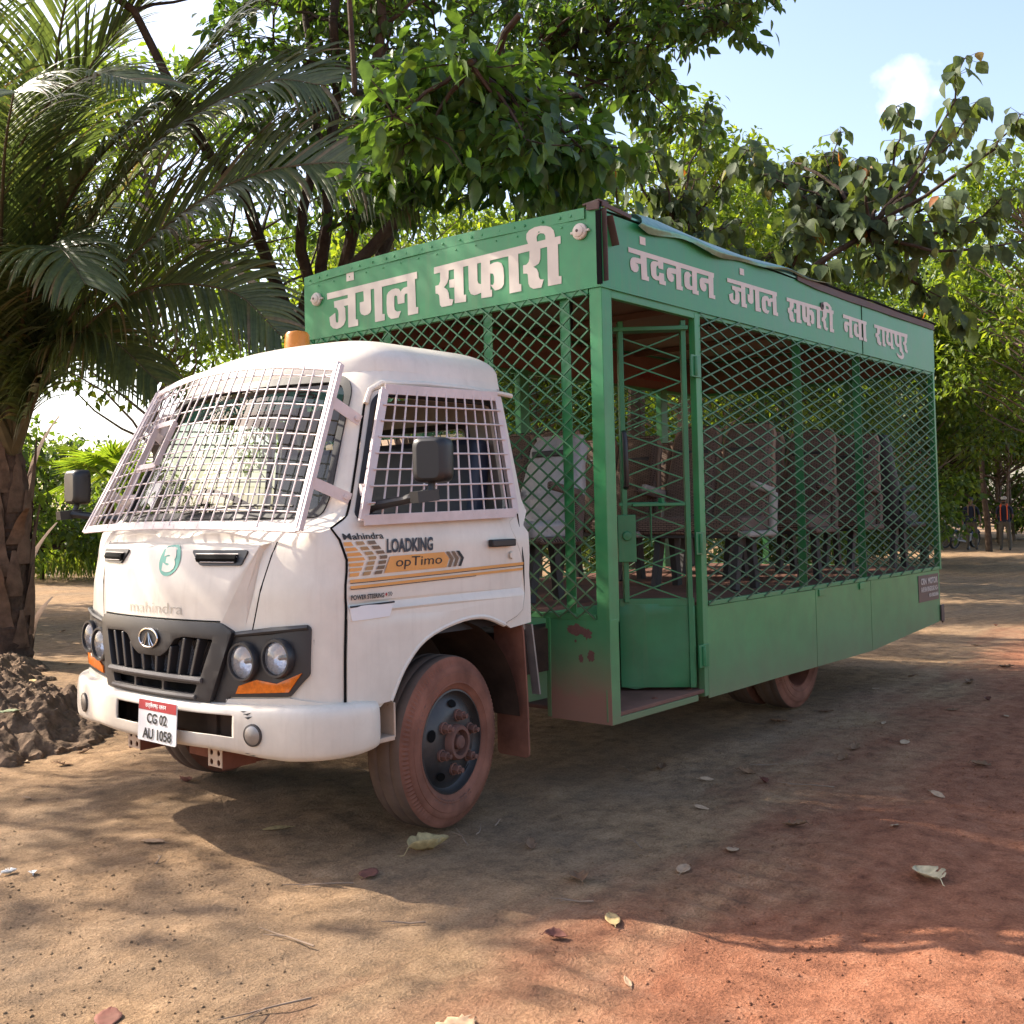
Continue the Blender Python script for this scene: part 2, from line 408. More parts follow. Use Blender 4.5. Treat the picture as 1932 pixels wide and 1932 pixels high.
SIGN_JUNGLE = '''808,3186 736,3186 733,3127 808,3128
1012,3076 144,3086 142,3041 1007,3033
799,3076 722,3077 722,2856 699,2852 698,2810 797,2810
940,3010 797,3012 795,2964 839,2963 825,2945 824,2866 842,2835 875,2820 914,2816 953,2825 980,2849 986,2877 989,2906 928,2930 922,2868 913,2858 899,2861 894,2917 900,2944 916,2962 935,2966
645,3066 574,3063 570,2901 581,2881 605,2871 636,2870 668,2884 680,2906 681,2965 640,2966
542,3076 466,3075 465,2855 444,2854 443,2812 535,2811
234,3073 164,3074 157,2858 137,2855 138,2815 230,2814
231,3003 266,3000 286,2989 292,2979 310,3000 340,3008 375,3006 408,2993 422,2974 425,2924 422,2858 410,2831 385,2813 355,2811 315,2812 293,2853 329,2853 348,2866 354,2892 352,2956 341,2962 326,2954 321,2901 260,2901 259,2949 249,2960 230,2957'''
SIGN_SAFARI = '''-6,3087 -991,3103 -991,3058 -6,3045
-59,3069 -132,3066 -130,2996 -116,2967 -89,2947 -118,2927 -129,2903 -134,2867 -168,2859 -155,2825 -68,2825 -53,2840 -47,2903 -35,2914 -17,2918 -16,2967 -45,2969 -58,2990
-176,3085 -253,3080 -253,2875 -272,2873 -271,2830 -177,2833
-134,2986 -176,2986 -175,2933 -136,2937
-293,3078 -366,3078 -365,2945 -373,2926 -393,2919 -392,2867 -366,2861 -338,2859 -310,2871 -295,2900
-396,3081 -467,3084 -465,2873 -477,2873 -477,2831 -392,2832
-465,3027 -498,3034 -527,3033 -554,3020 -568,2992 -572,2941 -569,2891 -553,2872 -531,2865 -499,2864 -465,2903 -486,2900 -495,2915 -495,2949 -488,2967 -464,2973
-608,3086 -682,3085 -683,2875 -699,2871 -699,2830 -610,2829
-767,3091 -847,3088 -844,2994 -833,2972 -812,2963 -791,2958 -816,2942 -827,2919 -830,2890 -840,2876 -864,2873 -846,2828 -788,2829 -762,2844 -752,2866 -749,2920 -742,2927 -716,2930 -716,2979 -740,2979 -759,2993 -765,3017
-895,3092 -972,3085 -971,2873 -990,2872 -989,2828 -893,2829
-757,3099 -745,3132 -748,3160 -767,3177 -808,3188 -854,3187 -889,3180 -924,3166 -945,3143 -952,3113 -949,3096 -884,3094 -885,3122 -875,3137 -853,3144 -832,3142 -821,3128 -824,3092'''
SIDE_NANDANVAN = '''400,3126 463,3127 464,3081 400,3079
273,3040 1288,3045 1286,3015 274,3011
402,3024 468,3026 471,2899 489,2899 488,2873 407,2872
405,2993 403,2961 343,2960 369,2955 379,2937 373,2917 355,2906 326,2903 300,2912 290,2932 288,2957 298,2976 318,2987 348,2991
597,3028 659,3028 656,2969 601,2968 599,2982 585,2981 575,2969 574,2929 582,2919 594,2918 607,2931 606,2943 663,2945 665,2901 683,2901 682,2876 606,2875 605,2895 565,2892 535,2899 517,2914 513,2942 511,2975 521,2992 543,3002 597,3007
806,3029 869,3029 869,2899 885,2899 885,2874 808,2872
807,2997 808,2964 748,2961 774,2954 781,2938 772,2915 749,2907 720,2912 702,2926 695,2951 698,2977 718,2991 747,2994
1004,3030 1067,3030 1065,2900 1084,2901 1084,2874 1006,2875
1004,2983 965,3004 938,3002 914,2991 906,2971 906,2930 912,2907 938,2894 979,2892 1006,2897 1008,2921 984,2919 973,2930 973,2967 984,2979
1213,3029 1277,3028 1277,2901 1297,2902 1296,2877 1216,2877
1214,2997 1218,2966 1156,2964 1183,2954 1188,2937 1177,2915 1152,2907 1125,2912 1105,2929 1099,2952 1100,2976 1122,2992 1154,2995'''
SIDE_JUNGLE_SAFARI = '''1644,3137 1708,3137 1709,3094 1644,3093
1463,3042 2213,3052 2211,3023 1464,3015
1654,3027 1718,3027 1718,2904 1738,2905 1736,2878 1658,2877
1528,3000 1657,3002 1659,2975 1609,2974 1631,2958 1630,2910 1607,2887 1570,2881 1520,2884 1490,2899 1481,2935 1538,2953 1540,2911 1554,2906 1568,2914 1572,2954 1562,2972 1529,2975
1779,3025 1837,3027 1837,2931 1812,2915 1774,2916 1751,2931 1749,2975 1780,2975
1865,3027 1930,3027 1930,2904 1948,2903 1946,2877 1866,2876
2137,3034 2199,3036 2200,2907 2220,2907 2218,2883 2139,2882
2141,3000 2106,2997 2087,2986 2060,3003 2015,3001 1979,2987 1964,2962 1966,2906 1982,2888 2016,2879 2057,2879 2084,2905 2048,2903 2031,2915 2027,2964 2045,2973 2056,2968 2058,2935 2109,2936 2109,2966 2125,2974 2142,2975
2371,3040 3214,3050 3211,3023 2371,3012
2422,3022 2492,3025 2487,2984 2446,2952 2472,2942 2480,2898 2502,2891 2484,2872 2434,2873 2408,2886 2404,2926 2383,2933 2382,2962 2415,2972
2535,3033 2602,3037 2599,2903 2620,2903 2618,2879 2528,2877
2488,2970 2534,2973 2532,2944 2487,2943
2635,3032 2698,3033 2697,2939 2727,2935 2725,2901 2676,2895 2643,2908 2633,2931
2718,3034 2770,3036 2768,2904 2786,2901 2784,2878 2715,2878
2765,3001 2812,3005 2846,2989 2854,2944 2845,2906 2809,2897 2775,2912 2797,2927 2791,2960 2765,2965
2903,3044 2961,3044 2954,2907 2974,2905 2971,2879 2896,2880
3011,3038 3091,3043 3080,2987 3047,2960 3064,2945 3067,2905 3100,2901 3083,2878 3041,2882 3018,2904 3015,2939 2985,2945 2987,2968 3012,2978
3134,3044 3194,3044 3191,2905 3212,2902 3210,2878 3133,2878
3011,3043 3012,3078 3040,3097 3090,3101 3144,3088 3176,3070 3180,3040 3121,3037 3123,3063 3094,3074 3068,3066 3073,3044'''
SIDE_NAVA_RAIPUR = '''3397,3048 3895,3046 3890,3020 3399,3019
3520,3030 3578,3030 3577,2902 3595,2901 3593,2878 3518,2876
3522,2996 3519,2968 3467,2966 3491,2956 3494,2935 3483,2916 3456,2910 3426,2920 3414,2943 3415,2972 3432,2994 3472,2997
3713,3029 3782,3030 3777,2905 3802,2904 3800,2881 3716,2880
3714,2987 3678,3005 3641,3003 3617,2989 3610,2941 3624,2911 3659,2895 3715,2898 3718,2923 3690,2924 3679,2942 3683,2979 3700,2988
3817,3027 3874,3027 3875,2905 3888,2902 3886,2878 3817,2880
4061,3047 4870,3051 4864,3020 4063,3019
4129,3031 4197,3032 4190,2986 4148,2962 4177,2947 4188,2911 4218,2908 4200,2880 4150,2882 4117,2899 4110,2938 4078,2944 4081,2970 4119,2980
4240,3029 4299,3030 4295,2905 4315,2904 4313,2882 4241,2883
4343,3026 4411,3026 4402,2991 4404,2980 4383,2962 4391,2936 4440,2934 4443,2904 4388,2902 4343,2920 4331,2956 4333,2983 4350,2997
4444,3022 4497,3025 4498,2898 4527,2897 4525,2880 4443,2881
4538,3025 4608,3026 4604,2955 4621,2942 4661,2942 4658,2915 4602,2913 4560,2931 4544,2965
4651,3027 4715,3026 4713,2932 4727,2912 4735,2881 4763,2867 4764,2839 4734,2819 4689,2811 4625,2822 4586,2843 4583,2861 4617,2850 4659,2841 4698,2843 4716,2856 4690,2873 4658,2876
4795,3031 4856,3022 4845,2977 4816,2960 4836,2945 4844,2910 4866,2903 4850,2879 4802,2888 4782,2908 4780,2943 4748,2951 4750,2971 4786,2979'''
FIG_NEAR = '''7 32 432,-40 -4 395,65 98 438,58 105 410,30 34 454,4 17 420,-14 -8 390,70 72 410,64 80 393,93 78 486,18 14 412,104 70 438,73 53 410,38 20 367,-5 -32 430,37 -7 433,40 -6 424,85 32 424,121 67 410,8 -30 348,60 -4 442,56 -20 423,76 19 418,46 -26 372,116 28 395,117 25 461,38 -38 409,21 -58 382,73 -26 390,29 -42 364,139 9 446,72 -37 396,90 -29 385,20 -82 342,80 -59 391,126 -22 401,214 56 422,253 78 418,258 63 431,253 58 406'''
FIG_RIGHT = '''349 197 627,379 183 694,376 175 662,310 135 598,300 127 566,461 230 613,441 211 734,321 122 621,406 186 657,368 146 596,460 219 617,481 192 747,289 65 604,370 129 626,479 185 628,479 198 613,372 88 677,330 56 632,414 104 643,385 98 602,393 89 590,364 87 564,418 126 563,345 51 625,345 45 598,326 33 567,463 127 608,374 67 550,371 39 665,493 99 699,426 68 649,510 111 653,539 139 621,473 89 555,412 20 667,462 55 669,538 75 695,370 -23 636,533 41 687,408 3 612,384 -14 589,395 -49 611'''
FIG_LEFT = '''201 468 748,212 488 708,196 475 644,110 308 668,206 425 717,140 340 646,155 348 617,203 454 632,138 372 558,292 567 599,114 303 472,217 384 727,298 509 765,247 452 717,119 268 562,225 424 626,231 403 584,235 435 557,147 297 485,209 399 488,204 315 691,175 303 636,184 303 596,155 295 565,330 456 615,217 356 529,136 263 477,354 499 545,338 488 488,174 270 653,229 327 652,267 365 661,357 428 676,280 361 585,281 374 572,268 339 507,148 237 425,295 331 739,305 370 733,382 447 752,180 242 599,205 244 554,367 436 560,274 329 471,278 284 705,283 287 673,246 241 604,300 254 720,440 371 801,313 269 671,311 277 628,218 148 638,305 220 651,386 306 676,336 189 666,441 288 734,463 300 704'''
DEC_ORANGE = '''-1067,1407 -1105,1408 -1117,1392 -1072,1393
-1075,1383 -1126,1385 -1143,1370 -1081,1368
-1084,1360 -1149,1362 -1166,1347 -1087,1345
-1089,1338 -1172,1339 -1180,1326 -1092,1323
-1094,1314 -1174,1316 -1168,1301 -1097,1299
-1099,1292 -1167,1293 -1162,1279 -1102,1277
-1103,1269 -1155,1271 -1152,1256 -1107,1254
-1337,1336 -1709,1342 -1745,1309 -1732,1267 -1306,1261
-1110,1241 -2345,1264 -2345,1249 -1113,1227
-1116,1213 -2345,1235 -2345,1222 -1119,1200'''
DEC_TAN = '''-1128,1409 -1168,1409 -1180,1396 -1139,1394
-1151,1386 -1191,1387 -1207,1372 -1164,1371
-1176,1363 -1220,1364 -1234,1349 -1187,1348
-1198,1341 -1242,1342 -1250,1335 -1245,1327 -1202,1326 -1205,1332
-1195,1318 -1240,1319 -1235,1303 -1191,1302
-1188,1296 -1233,1297 -1228,1280 -1184,1280
-1179,1273 -1223,1274 -1218,1258 -1175,1256'''
DEC_BROWN = '''-1192,1410 -1237,1411 -1251,1396 -1205,1395
-1217,1388 -1264,1389 -1280,1373 -1233,1372
-1245,1364 -1292,1366 -1305,1351 -1259,1350
-1269,1342 -1315,1343 -1320,1336 -1316,1327 -1273,1327 -1276,1333
-1267,1319 -1313,1320 -1308,1304 -1263,1303
-1260,1296 -1306,1297 -1301,1280 -1255,1281
-1250,1273 -1295,1275 -1291,1259 -1244,1258
-1722,1343 -1746,1343 -1780,1307 -1766,1266 -1745,1267 -1758,1305
-1761,1344 -1784,1343 -1819,1307 -1804,1267 -1782,1268 -1796,1305'''
DEC_DARK = '''-1797,1344 -1820,1344 -1855,1308 -1840,1268 -1820,1268 -1836,1306
-1113,1226 -2345,1248 -2345,1245 -1114,1223
-1119,1199 -1965,1214 -1966,1211 -1119,1196
-1341,1172 -1350,1164 -1343,1154 -1346,1154 -1353,1164 -1345,1173
-1350,1173 -1358,1165 -1351,1154 -1355,1154 -1362,1165 -1354,1174
-1359,1174 -1368,1165 -1361,1154 -1366,1154 -1372,1165 -1363,1174'''
DEC_RED = '''-1331,1172 -1339,1164 -1332,1154 -1324,1164'''

# ------------------------------------------------------------------ the cab's surface: s runs round the plan, z up
def _cr(pts, n=24):
    pts = np.array(pts, float); out = []
    p = np.vstack([2*pts[0]-pts[1], pts, 2*pts[-1]-pts[-2]])
    for i in range(1, len(p)-2):
        for t in np.linspace(0, 1, n, endpoint=False):
            a, b, c, d = p[i-1], p[i], p[i+1], p[i+2]
            out.append(.5*((2*b)+(-a+c)*t+(2*a-5*b+4*c-d)*t*t+(-a+3*b-3*c+d)*t**3))
    out.append(pts[-1]); return np.array(out)
PLAN = _cr([(0, 0), (.2, .008), (.4, .035), (.6, .082), (.75, .118), (.86, .155), (.94, .205), (.985, .27), (1.01, .37), (1.015, .5), (1.015, 1.1), (1.015, 1.9)])
PL = np.concatenate([[0], np.cumsum(np.linalg.norm(np.diff(PLAN, axis=0), axis=1))])
PZ = [.3, .6, .9, 1.2, 1.36, 1.42, 1.45, 1.52, 1.6, 2.2, 2.3, 2.4]
PX = [-2.04, -2.055, -2.05, -2.035, -2.0, -1.975, -1.95, -1.85, -1.80, -1.51, -1.44, -1.29]
KZ, KV = [.3, 1.42, 1.52, 2.4], [1, 1, .85, .85]
WZ, WV = [.3, 1.4, 1.52, 2.2, 2.3, 2.4], [1.015, 1.015, .985, .87, .84, .77]
def _surf(s, z):
    a = abs(s); y = np.interp(a, PL, PLAN[:, 0]); dx = np.interp(a, PL, PLAN[:, 1])
    zz = z
    if 1.30 < z < 1.515:                       # the bonnet edge sweeps up towards the pillars
        sh = np.interp(a, [.68, .82, 1.0, 1.1], [0, .0, .075, .085])
        zz = z - sh*np.interp(z, [1.30, 1.40, 1.45, 1.515], [0, 1, 1, 0])
    return np.array([np.interp(zz, PZ, PX)+dx-min(dx, .3)*(1-np.interp(z, KZ, KV)), np.sign(s)*y*np.interp(z, WZ, WV)/1.015, z])
def cab(s, z, d=0.0):
    p = _surf(s, z)
    if d:
        e = 2e-3; a = _surf(s+e, z)-_surf(s-e, z); b = _surf(s, z+e)-_surf(s, z-e)
        n = np.cross(a, b); n /= np.linalg.norm(n)+1e-9
        if n[0]*(p[0]+1.0)+n[1]*p[1] < 0: n = -n
        p = p+n*d
    return tuple(p)
def cabf(d=0.0): return lambda s, z: cab(s, z, d if not callable(d) else d(s, z))
def cab_out(p): return (p.x+1.0, p.y*1.2, 0.15)
_sg = np.linspace(0, 3.0, 1200)
def s_at_x(x, z):
    xs = np.array([_surf(t, z)[0] for t in _sg[::6]]); return float(np.interp(x, xs, _sg[::6]))
def mirror(poly): return [(-a, b) for a, b in poly][::-1]
def sx(poly, kx, kz, cx=None, cz=None):
    xs = [p[0] for p in poly]; zs = [p[1] for p in poly]
    cx = (max(xs)+min(xs))/2 if cx is None else cx; cz = (max(zs)+min(zs))/2 if cz is None else cz
    w, h = (max(xs)-min(xs))/2, (max(zs)-min(zs))/2
    return [(cx+(a-cx)*(w-kx)/w, cz+(b-cz)*(h-kz)/h) for a, b in poly]
def parse(txt, dx=0.0):
    return [[tuple(int(v)/1000 for v in p.split(',')) for p in row.split()] for row in txt.strip().split('\n')]

def text_mesh(name, s, fn, a, b, mat, parent, bold=0.0, slant=0.0, res=3, fit=True):
    """letters as a flat mesh stretched between corner a (bottom left) and corner b (top right) of a surface"""
    cu = bpy.data.curves.new(name, 'FONT'); cu.body = s; cu.offset = bold; cu.resolution_u = res; cu.shear = slant; cu.fill_mode = 'FRONT'
    tmp = bpy.data.objects.new(name, cu); col.objects.link(tmp)
    bpy.context.view_layer.update()
    me = bpy.data.meshes.new_from_object(tmp.evaluated_get(bpy.context.evaluated_depsgraph_get()))
    bpy.data.objects.remove(tmp); bpy.data.curves.remove(cu)
    if not len(me.vertices): return None
    co = np.array([v.co for v in me.vertices]); lo, hi = co.min(0), co.max(0)
    for i, v in enumerate(me.vertices):
        u = (co[i, 0]-lo[0])/(hi[0]-lo[0]); w = (co[i, 1]-lo[1])/(hi[1]-lo[1])
        v.co = fn(a[0]+(b[0]-a[0])*u, a[1]+(b[1]-a[1])*w)
    me.name = name
    return link_mesh(name, me, mat, parent, False)

truck = empty("safari_truck", (1.7, 0, 0))
tag(truck, "white cab safari truck with a green diamond mesh passenger cage, parked on the dirt", "truck")

# --- cab body
AR = [(-1.366, .675), (-1.454, .814), (-1.598, .934), (-1.826, .997), (-2.029, 1.004), (-2.2, .949)]      # wheel arch
ARC = []
for i in range(len(AR)-1):
    for t in (0, .25, .5, .75):
        p0, p1, p2, p3 = AR[max(i-1, 0)], AR[i], AR[i+1], AR[min(i+2, len(AR)-1)]
        ARC.append(tuple(.5*((2*p1[k])+(-p0[k]+p2[k])*t+(2*p0[k]-5*p1[k]+4*p2[k]-p3[k])*t*t+(-p0[k]+3*p1[k]-3*p2[k]+p3[k])*t**3) for k in (0, 1)))
ARC.append(AR[-1])
DOOR_F = [(-1.10, .665), (-1.10, 1.11), (-1.085, 1.33), (-1.05, 1.42), (-1.012, 1.47), (-1.008, 1.52), (-.985, 1.78), (-.955, 2.06), (-.965, 2.12), (-1.02, 2.145)]
DOOR_R = [(-1.86, 2.15), (-1.90, 2.13), (-2.215, 1.52), (-2.345, 1.27), (-2.365, 1.10), (-2.35, 1.015), (-2.30, .985), (-2.2, .955)]
rear = [(-s_at_x(-.40 if z < 1.6 else -.40-.045*(z-1.5)/.7, z), z) for z in (.94, 1.1, 1.3, 1.42, 1.5, 1.6, 1.8, 2.0, 2.12, 2.235)]
TOPZ = 2.235
half = [(0, .664), (-.5, .664), (-1.098, .664)] + DOOR_F + DOOR_R + [(-2.26, .925)] + rear
top = [(-s, TOPZ) for s in np.linspace(-rear[-1][0], 0, 30)[1:]]
body_loop = half + top; body_loop += [(-a, b) for a, b in body_loop[::-1] if a != 0]
WS = [(-.885, 1.515), (-.895, 1.64), (-.873, 1.93), (-.866, 2.13), (-.83, 2.195), (-.74, 2.218), (-.4, 2.226), (0, 2.228)]
WS = WS + [(-a, b) for a, b in WS[::-1] if a != 0]
WSr = rnd(WS, .05)
GR = [(-.43, .69), (-.553, 1.01), (-.489, 1.049), (.489, 1.049), (.553, 1.01), (.43, .69)]
def body_d(s, z):
    a = abs(s)
    if z > 1.43 or a > .75: return 0.0
    # raised centre of the bonnet with a folded triangular flank
    e1 = np.interp(z, [.9, 1.05, 1.38], [.45, .489, .655]); e2 = np.interp(z, [.9, 1.03, 1.38], [.58, .60, .66])
    k = 1.0 if a <= e1 else (0.0 if a >= e2 else (e2-a)/(e2-e1+1e-6))
    return .034*k*np.interp(z, [1.385, 1.412], [1, 0])*np.interp(z, [.95, 1.02], [0, 1])
fold = []
for sg in (-1, 1):
    fold += [[(sg*.655, 1.38), (sg*.489, 1.051), (sg*.47, .98)], [(sg*.66, 1.38), (sg*.60, 1.03), (sg*.585, .95)]]
fold += [[(-.655, 1.384), (0, 1.384), (.655, 1.384)], [(-.69, 1.412), (0, 1.412), (.69, 1.412)]]
LAMPS = [(sg*a, b, c) for sg in (-1, 1) for a, b, c in ((.610, .880, .070), (.800, .903, .068))]
LAMPH = [[(a+(c+.008)*math.cos(t), b+(c+.008)*math.sin(t)) for t in np.linspace(0, 2*math.pi, 28, endpoint=False)] for a, b, c in LAMPS]
body = panel("cab_body", [body_loop], cabf(body_d), M['white'], truck, holes=[sx(WSr, .012, .012), sx(GR, .02, .02)]+LAMPH, res=.045, thick=.018, out=cab_out, lines=fold, angle=20)
sg_lines = MB()
for sg in (-1, 1):                                   # bonnet shut lines
    sg_lines.tube([cab(sg*np.interp(z, [1.02, 1.41], [.64, .722]), z, -.002) for z in np.linspace(1.02, 1.415, 14)], .0042, 6)
sg_lines.tube([cab(s, .664+.385+.005, .036) for s in np.linspace(-.48, .48, 20)], .004, 6)
sg_lines.build("shut_line", M['void'], body)
for sg in (1, -1):
    lip = MB(); lip.tube([cab(sg*a, b, .004) for a, b in ARC], .014, 8); lip.build("arch_lip", M['white'], body)
und = MB()
strip = [(-.504, .706), (-.851, .730), (-1.09, .700), (-1.088, .678), (-.793, .668), (-.504, .668)]
for sg, lp in ((-1, strip), (1, mirror(strip))):
    panel("lower_trim", [lp], cabf(.014), M['white'], body, res=.05, thick=.012, out=cab_out)
# --- roof
ring = [cab(s, TOPZ) for s in np.linspace(rear[-1][0], -rear[-1][0], 61)]
xr_, yr_ = ring[0][0], abs(ring[0][1])
ring += [(xr_+.03*math.cos(y/yr_*1.57), y, TOPZ) for y in np.linspace(yr_, -yr_, 20)[1:-1]]
rv, rf = [], []; n = len(ring); K = 12; xc = -.95
for i in range(K+1):
    th = (i/K)*math.pi/2; g = max(math.cos(th), 0)**(2/2.7); hz = math.sin(th)**(2/2.7)
    for (x, y, z) in ring: rv.append((xc+(x-xc)*g, y*g, TOPZ+.225*hz))
for i in range(K):
    for k in range(n): rf.append((i*n+k, i*n+(k+1) % n, (i+1)*n+(k+1) % n, (i+1)*n+k))
mb = MB(); mb.add(rv, rf); roof = mb.build("cab_roof", M['white'], truck, angle=50)
for sg in (1, -1):
    pts = [cab(sg*a, b, .012) for a, b in [(-.965, 2.06), (-.97, 2.13), (-1.02, 2.166), (-1.3, 2.178), (-1.6, 2.18), (-1.9, 2.172), (-1.99, 2.165)]]
    gut = MB(); gut.tube(pts, .013, 8); gut.build("rain_gutter", M['white'], roof)
# --- doors
WIN = rnd([(-1.065, 1.53), (-1.01, 2.06), (-1.05, 2.105), (-1.85, 2.108), (-2.13, 1.535)], .05)
door_loop = [(a-.007, b) for a, b in DOOR_F[:-1]] + [(-1.02, 2.138)] + [(a+.006, b-.006 if i < 2 else b) for i, (a, b) in enumerate(DOOR_R)] + ARC[::-1]
def door_d(s, z):
    return np.interp(z, [.6, 1.085, 1.11, 1.13, 1.16, 1.5, 1.55], [.012, .014, .012, -.004, .0, .004, 0])
for sg in (-1, 1):
    dl, wl_ = (door_loop, WIN) if sg < 0 else (mirror(door_loop), mirror(WIN))
    d = panel("cab_door", [dl], cabf(door_d), M['white'], truck, holes=[wl_], res=.045, thick=.03, out=cab_out, angle=25,
              lines=[[(sg*1.12, z), (sg*2.34, z)] for z in (1.085, 1.13)])
    hb = MB()
    for a, b in (((sg*2.045, 1.352), (sg*2.235, 1.392)),):
        A, B = Vector(cab(a[0], 1.372, .024)), Vector(cab(b[0], 1.372, .024)); hb.bar(A, B, .034, .038)
    hb.build("door_handle", M['black'], d, bevel=.006)
    rim_ = sx(wl_, -.022, -.022)
    panel("window_rubber", [rim_], cabf(.012), M['rubber'], d, holes=[sx(wl_, .004, .004)], res=.06, thick=.02, out=cab_out)
    if sg < 0:
        mk = [(-1.11, 1.122), (-1.37, 1.128), (-1.345, 1.063), (-1.125, 1.058)]
        panel("side_marker", [mk], cabf(.020), M['plate'], d, res=.06, thick=.006, out=cab_out)
        e = MB(); e.tube([cab(-1.112, 1.121, .022), cab(-1.37, 1.127, .022)], .0045, 6); e.build("marker_edge", M['ink'], d)
        # stickers on the near door
        panel("orange_stripes", parse(DEC_ORANGE), cabf(.0075), M['orange_decal'], d, res=.08, out=cab_out, smooth=False)
        panel("tan_blocks", parse(DEC_TAN), cabf(.0075), M['tan_decal'], d, res=.08, out=cab_out, smooth=False)
        panel("brown_blocks", parse(DEC_BROWN), cabf(.0075), M['brown_decal'], d, res=.08, out=cab_out, smooth=False)
        panel("dark_marks", parse(DEC_DARK), cabf(.0085), M['ink'], d, res=.08, out=cab_out, smooth=False)
        panel("red_mark", parse(DEC_RED), cabf(.0085), M['red'], d, res=.08, out=cab_out, smooth=False)
        text_mesh("maker_lettering", "Mahindra", cabf(.0085), (-1.068, 1.417), (-1.297, 1.446), M['ink'], d, bold=.018)
        text_mesh("model_lettering", "LOADKING", cabf(.0085), (-1.315, 1.352), (-1.628, 1.416), M['navy'], d, bold=.035)
        text_mesh("variant_lettering", "opTimo", cabf(.0095), (-1.374, 1.272), (-1.692, 1.330), M['ink'], d, bold=.0)
        text_mesh("steering_lettering", "POWER STEERING", cabf(.0085), (-1.122, 1.150), (-1.318, 1.172), M['ink'], d, bold=.03)
        lk = MB(); lk.lathe(cab(-2.235, 1.305, .012), (0, -1, 0), [(0, .021), (.006, .019), (.006, .0)], 20); lk.build("door_lock", M['white'], d)
for sg in (-1, 1):
    dg = MB(); dg.tube([cab(sg*a, b, .0045) for a, b in dens(DOOR_F, .05)[:26]], .0055, 6); dg.build("door_gap", M['void'], body); dg = MB(); dg.tube([cab(sg*a, b, .006) for a, b in DOOR_R[2:]], .0035, 6); dg.build("door_gap", M['void'], body)
# --- windshield
seal = panel("windshield_seal", [WSr], cabf(.012), M['rubber'], truck, holes=[sx(WSr, .036, .036)], res=.05, thick=.022, out=cab_out)
panel("windshield", [sx(WSr, .030, .030)], cabf(-.002), M['glass'], truck, res=.07, out=cab_out)
stick = panel("sun_strip", [[(-.80, 2.075), (-.80, 2.165), (.70, 2.165), (.70, 2.075)]], cabf(-.016), M['teal'], seal, res=.08, out=cab_out)
text_mesh("strip_lettering", "AN AGR  LES", cabf(-.013), (.42, 2.115), (-.62, 2.160), M['ink'], stick, bold=.03)
text_mesh("strip_address", "G.G. ROAD CHANGANDIH, RAIPUR (C.G.) 0771 4", cabf(-.013), (.45, 2.082), (-.62, 2.104), M['ink'], stick, bold=.01)
for (a, b) in (((.05, 1.535), (-.72, 1.56)), ((.62, 1.535), (-.08, 1.565))):
    wip = MB(); wip.tube([cab(a[0]+(b[0]-a[0])*t, a[1]+(b[1]-a[1])*t+.02*math.sin(3.1*t), .03) for t in np.linspace(0, 1, 8)], .007, 6)
    wip.build("wiper", M['black'], truck)
# --- rear wall of the cab with its window, and the cab's inside
RW = [(-.98, .9), (-.985, 1.5), (-.87, 2.2), (.87, 2.2), (.985, 1.5), (.98, .9)]
rwf = lambda y, z: (-.405-.045*max(0, z-1.5)/.7, y, z)
panel("cab_rear_wall", [RW], rwf, M['cabin'], truck, holes=[rnd([(-.62, 1.62), (-.62, 2.0), (.62, 2.0), (.62, 1.62)], .06)], res=.1, thick=.02, out=(1, 0, 0))
panel("rear_window", [rnd([(-.60, 1.64), (-.60, 1.98), (.60, 1.98), (.60, 1.64)], .05)], lambda y, z: (rwf(y, z)[0]+.01, y, z), M['glass'], truck, res=.2, out=(1, 0, 0))
rs = MB(); lp = rnd([(-.64, 1.60), (-.64, 2.02), (.64, 2.02), (.64, 1.60)], .06)
rs.tube([(rwf(a, b)[0]-.012, a, b) for a, b in lp+lp[:1]], .02, 8, False); rs.build("rear_window_rubber", M['rubber'], truck)
ins = MB(); ins.box((-1.15, 0, .96), (1.4, 1.86, .05)); ins.build("cab_floor", M['cabdark'], truck)
dash = MB(); dash.box((-1.60, 0, 1.30), (.36, 1.74, .34)); dash.box((-1.49, .45, 1.50), (.22, .5, .10)); dash.build("dashboard", M['cabdark'], truck, bevel=.03)
stw = MB(); sc_ = Vector((-1.25, .45, 1.56)); sa = Vector((.55, 0, .83)).normalized(); sb_ = sa.cross(Vector((0, 1, 0)))
stw.tube([sc_+Vector((0, 1, 0))*.21*math.cos(t)+sb_*.21*math.sin(t) for t in np.linspace(0, 2*math.pi, 33)], .016, 8, False)
for t in (.6, 2.5, 4.7): stw.tube([sc_-sa*.03, sc_+Vector((0, 1, 0))*.2*math.cos(t)+sb_*.2*math.sin(t)], .012, 6)
stw.tube([sc_-sa*.03, sc_-sa*.45], .03, 8); stw.build("steering_wheel", M['black'], truck)
for y, w in ((-.38, .95), (.52, .55)):
    cs = MB(); cs.box((-.85, y, 1.27), (.52, w, .16)); cs.box((-.60, y, 1.62), (.14, w, .62), Matrix.Rotation(R(8), 3, 'Y')); cs.build("cab_seat", M['blue_vinyl'], truck, bevel=.04)
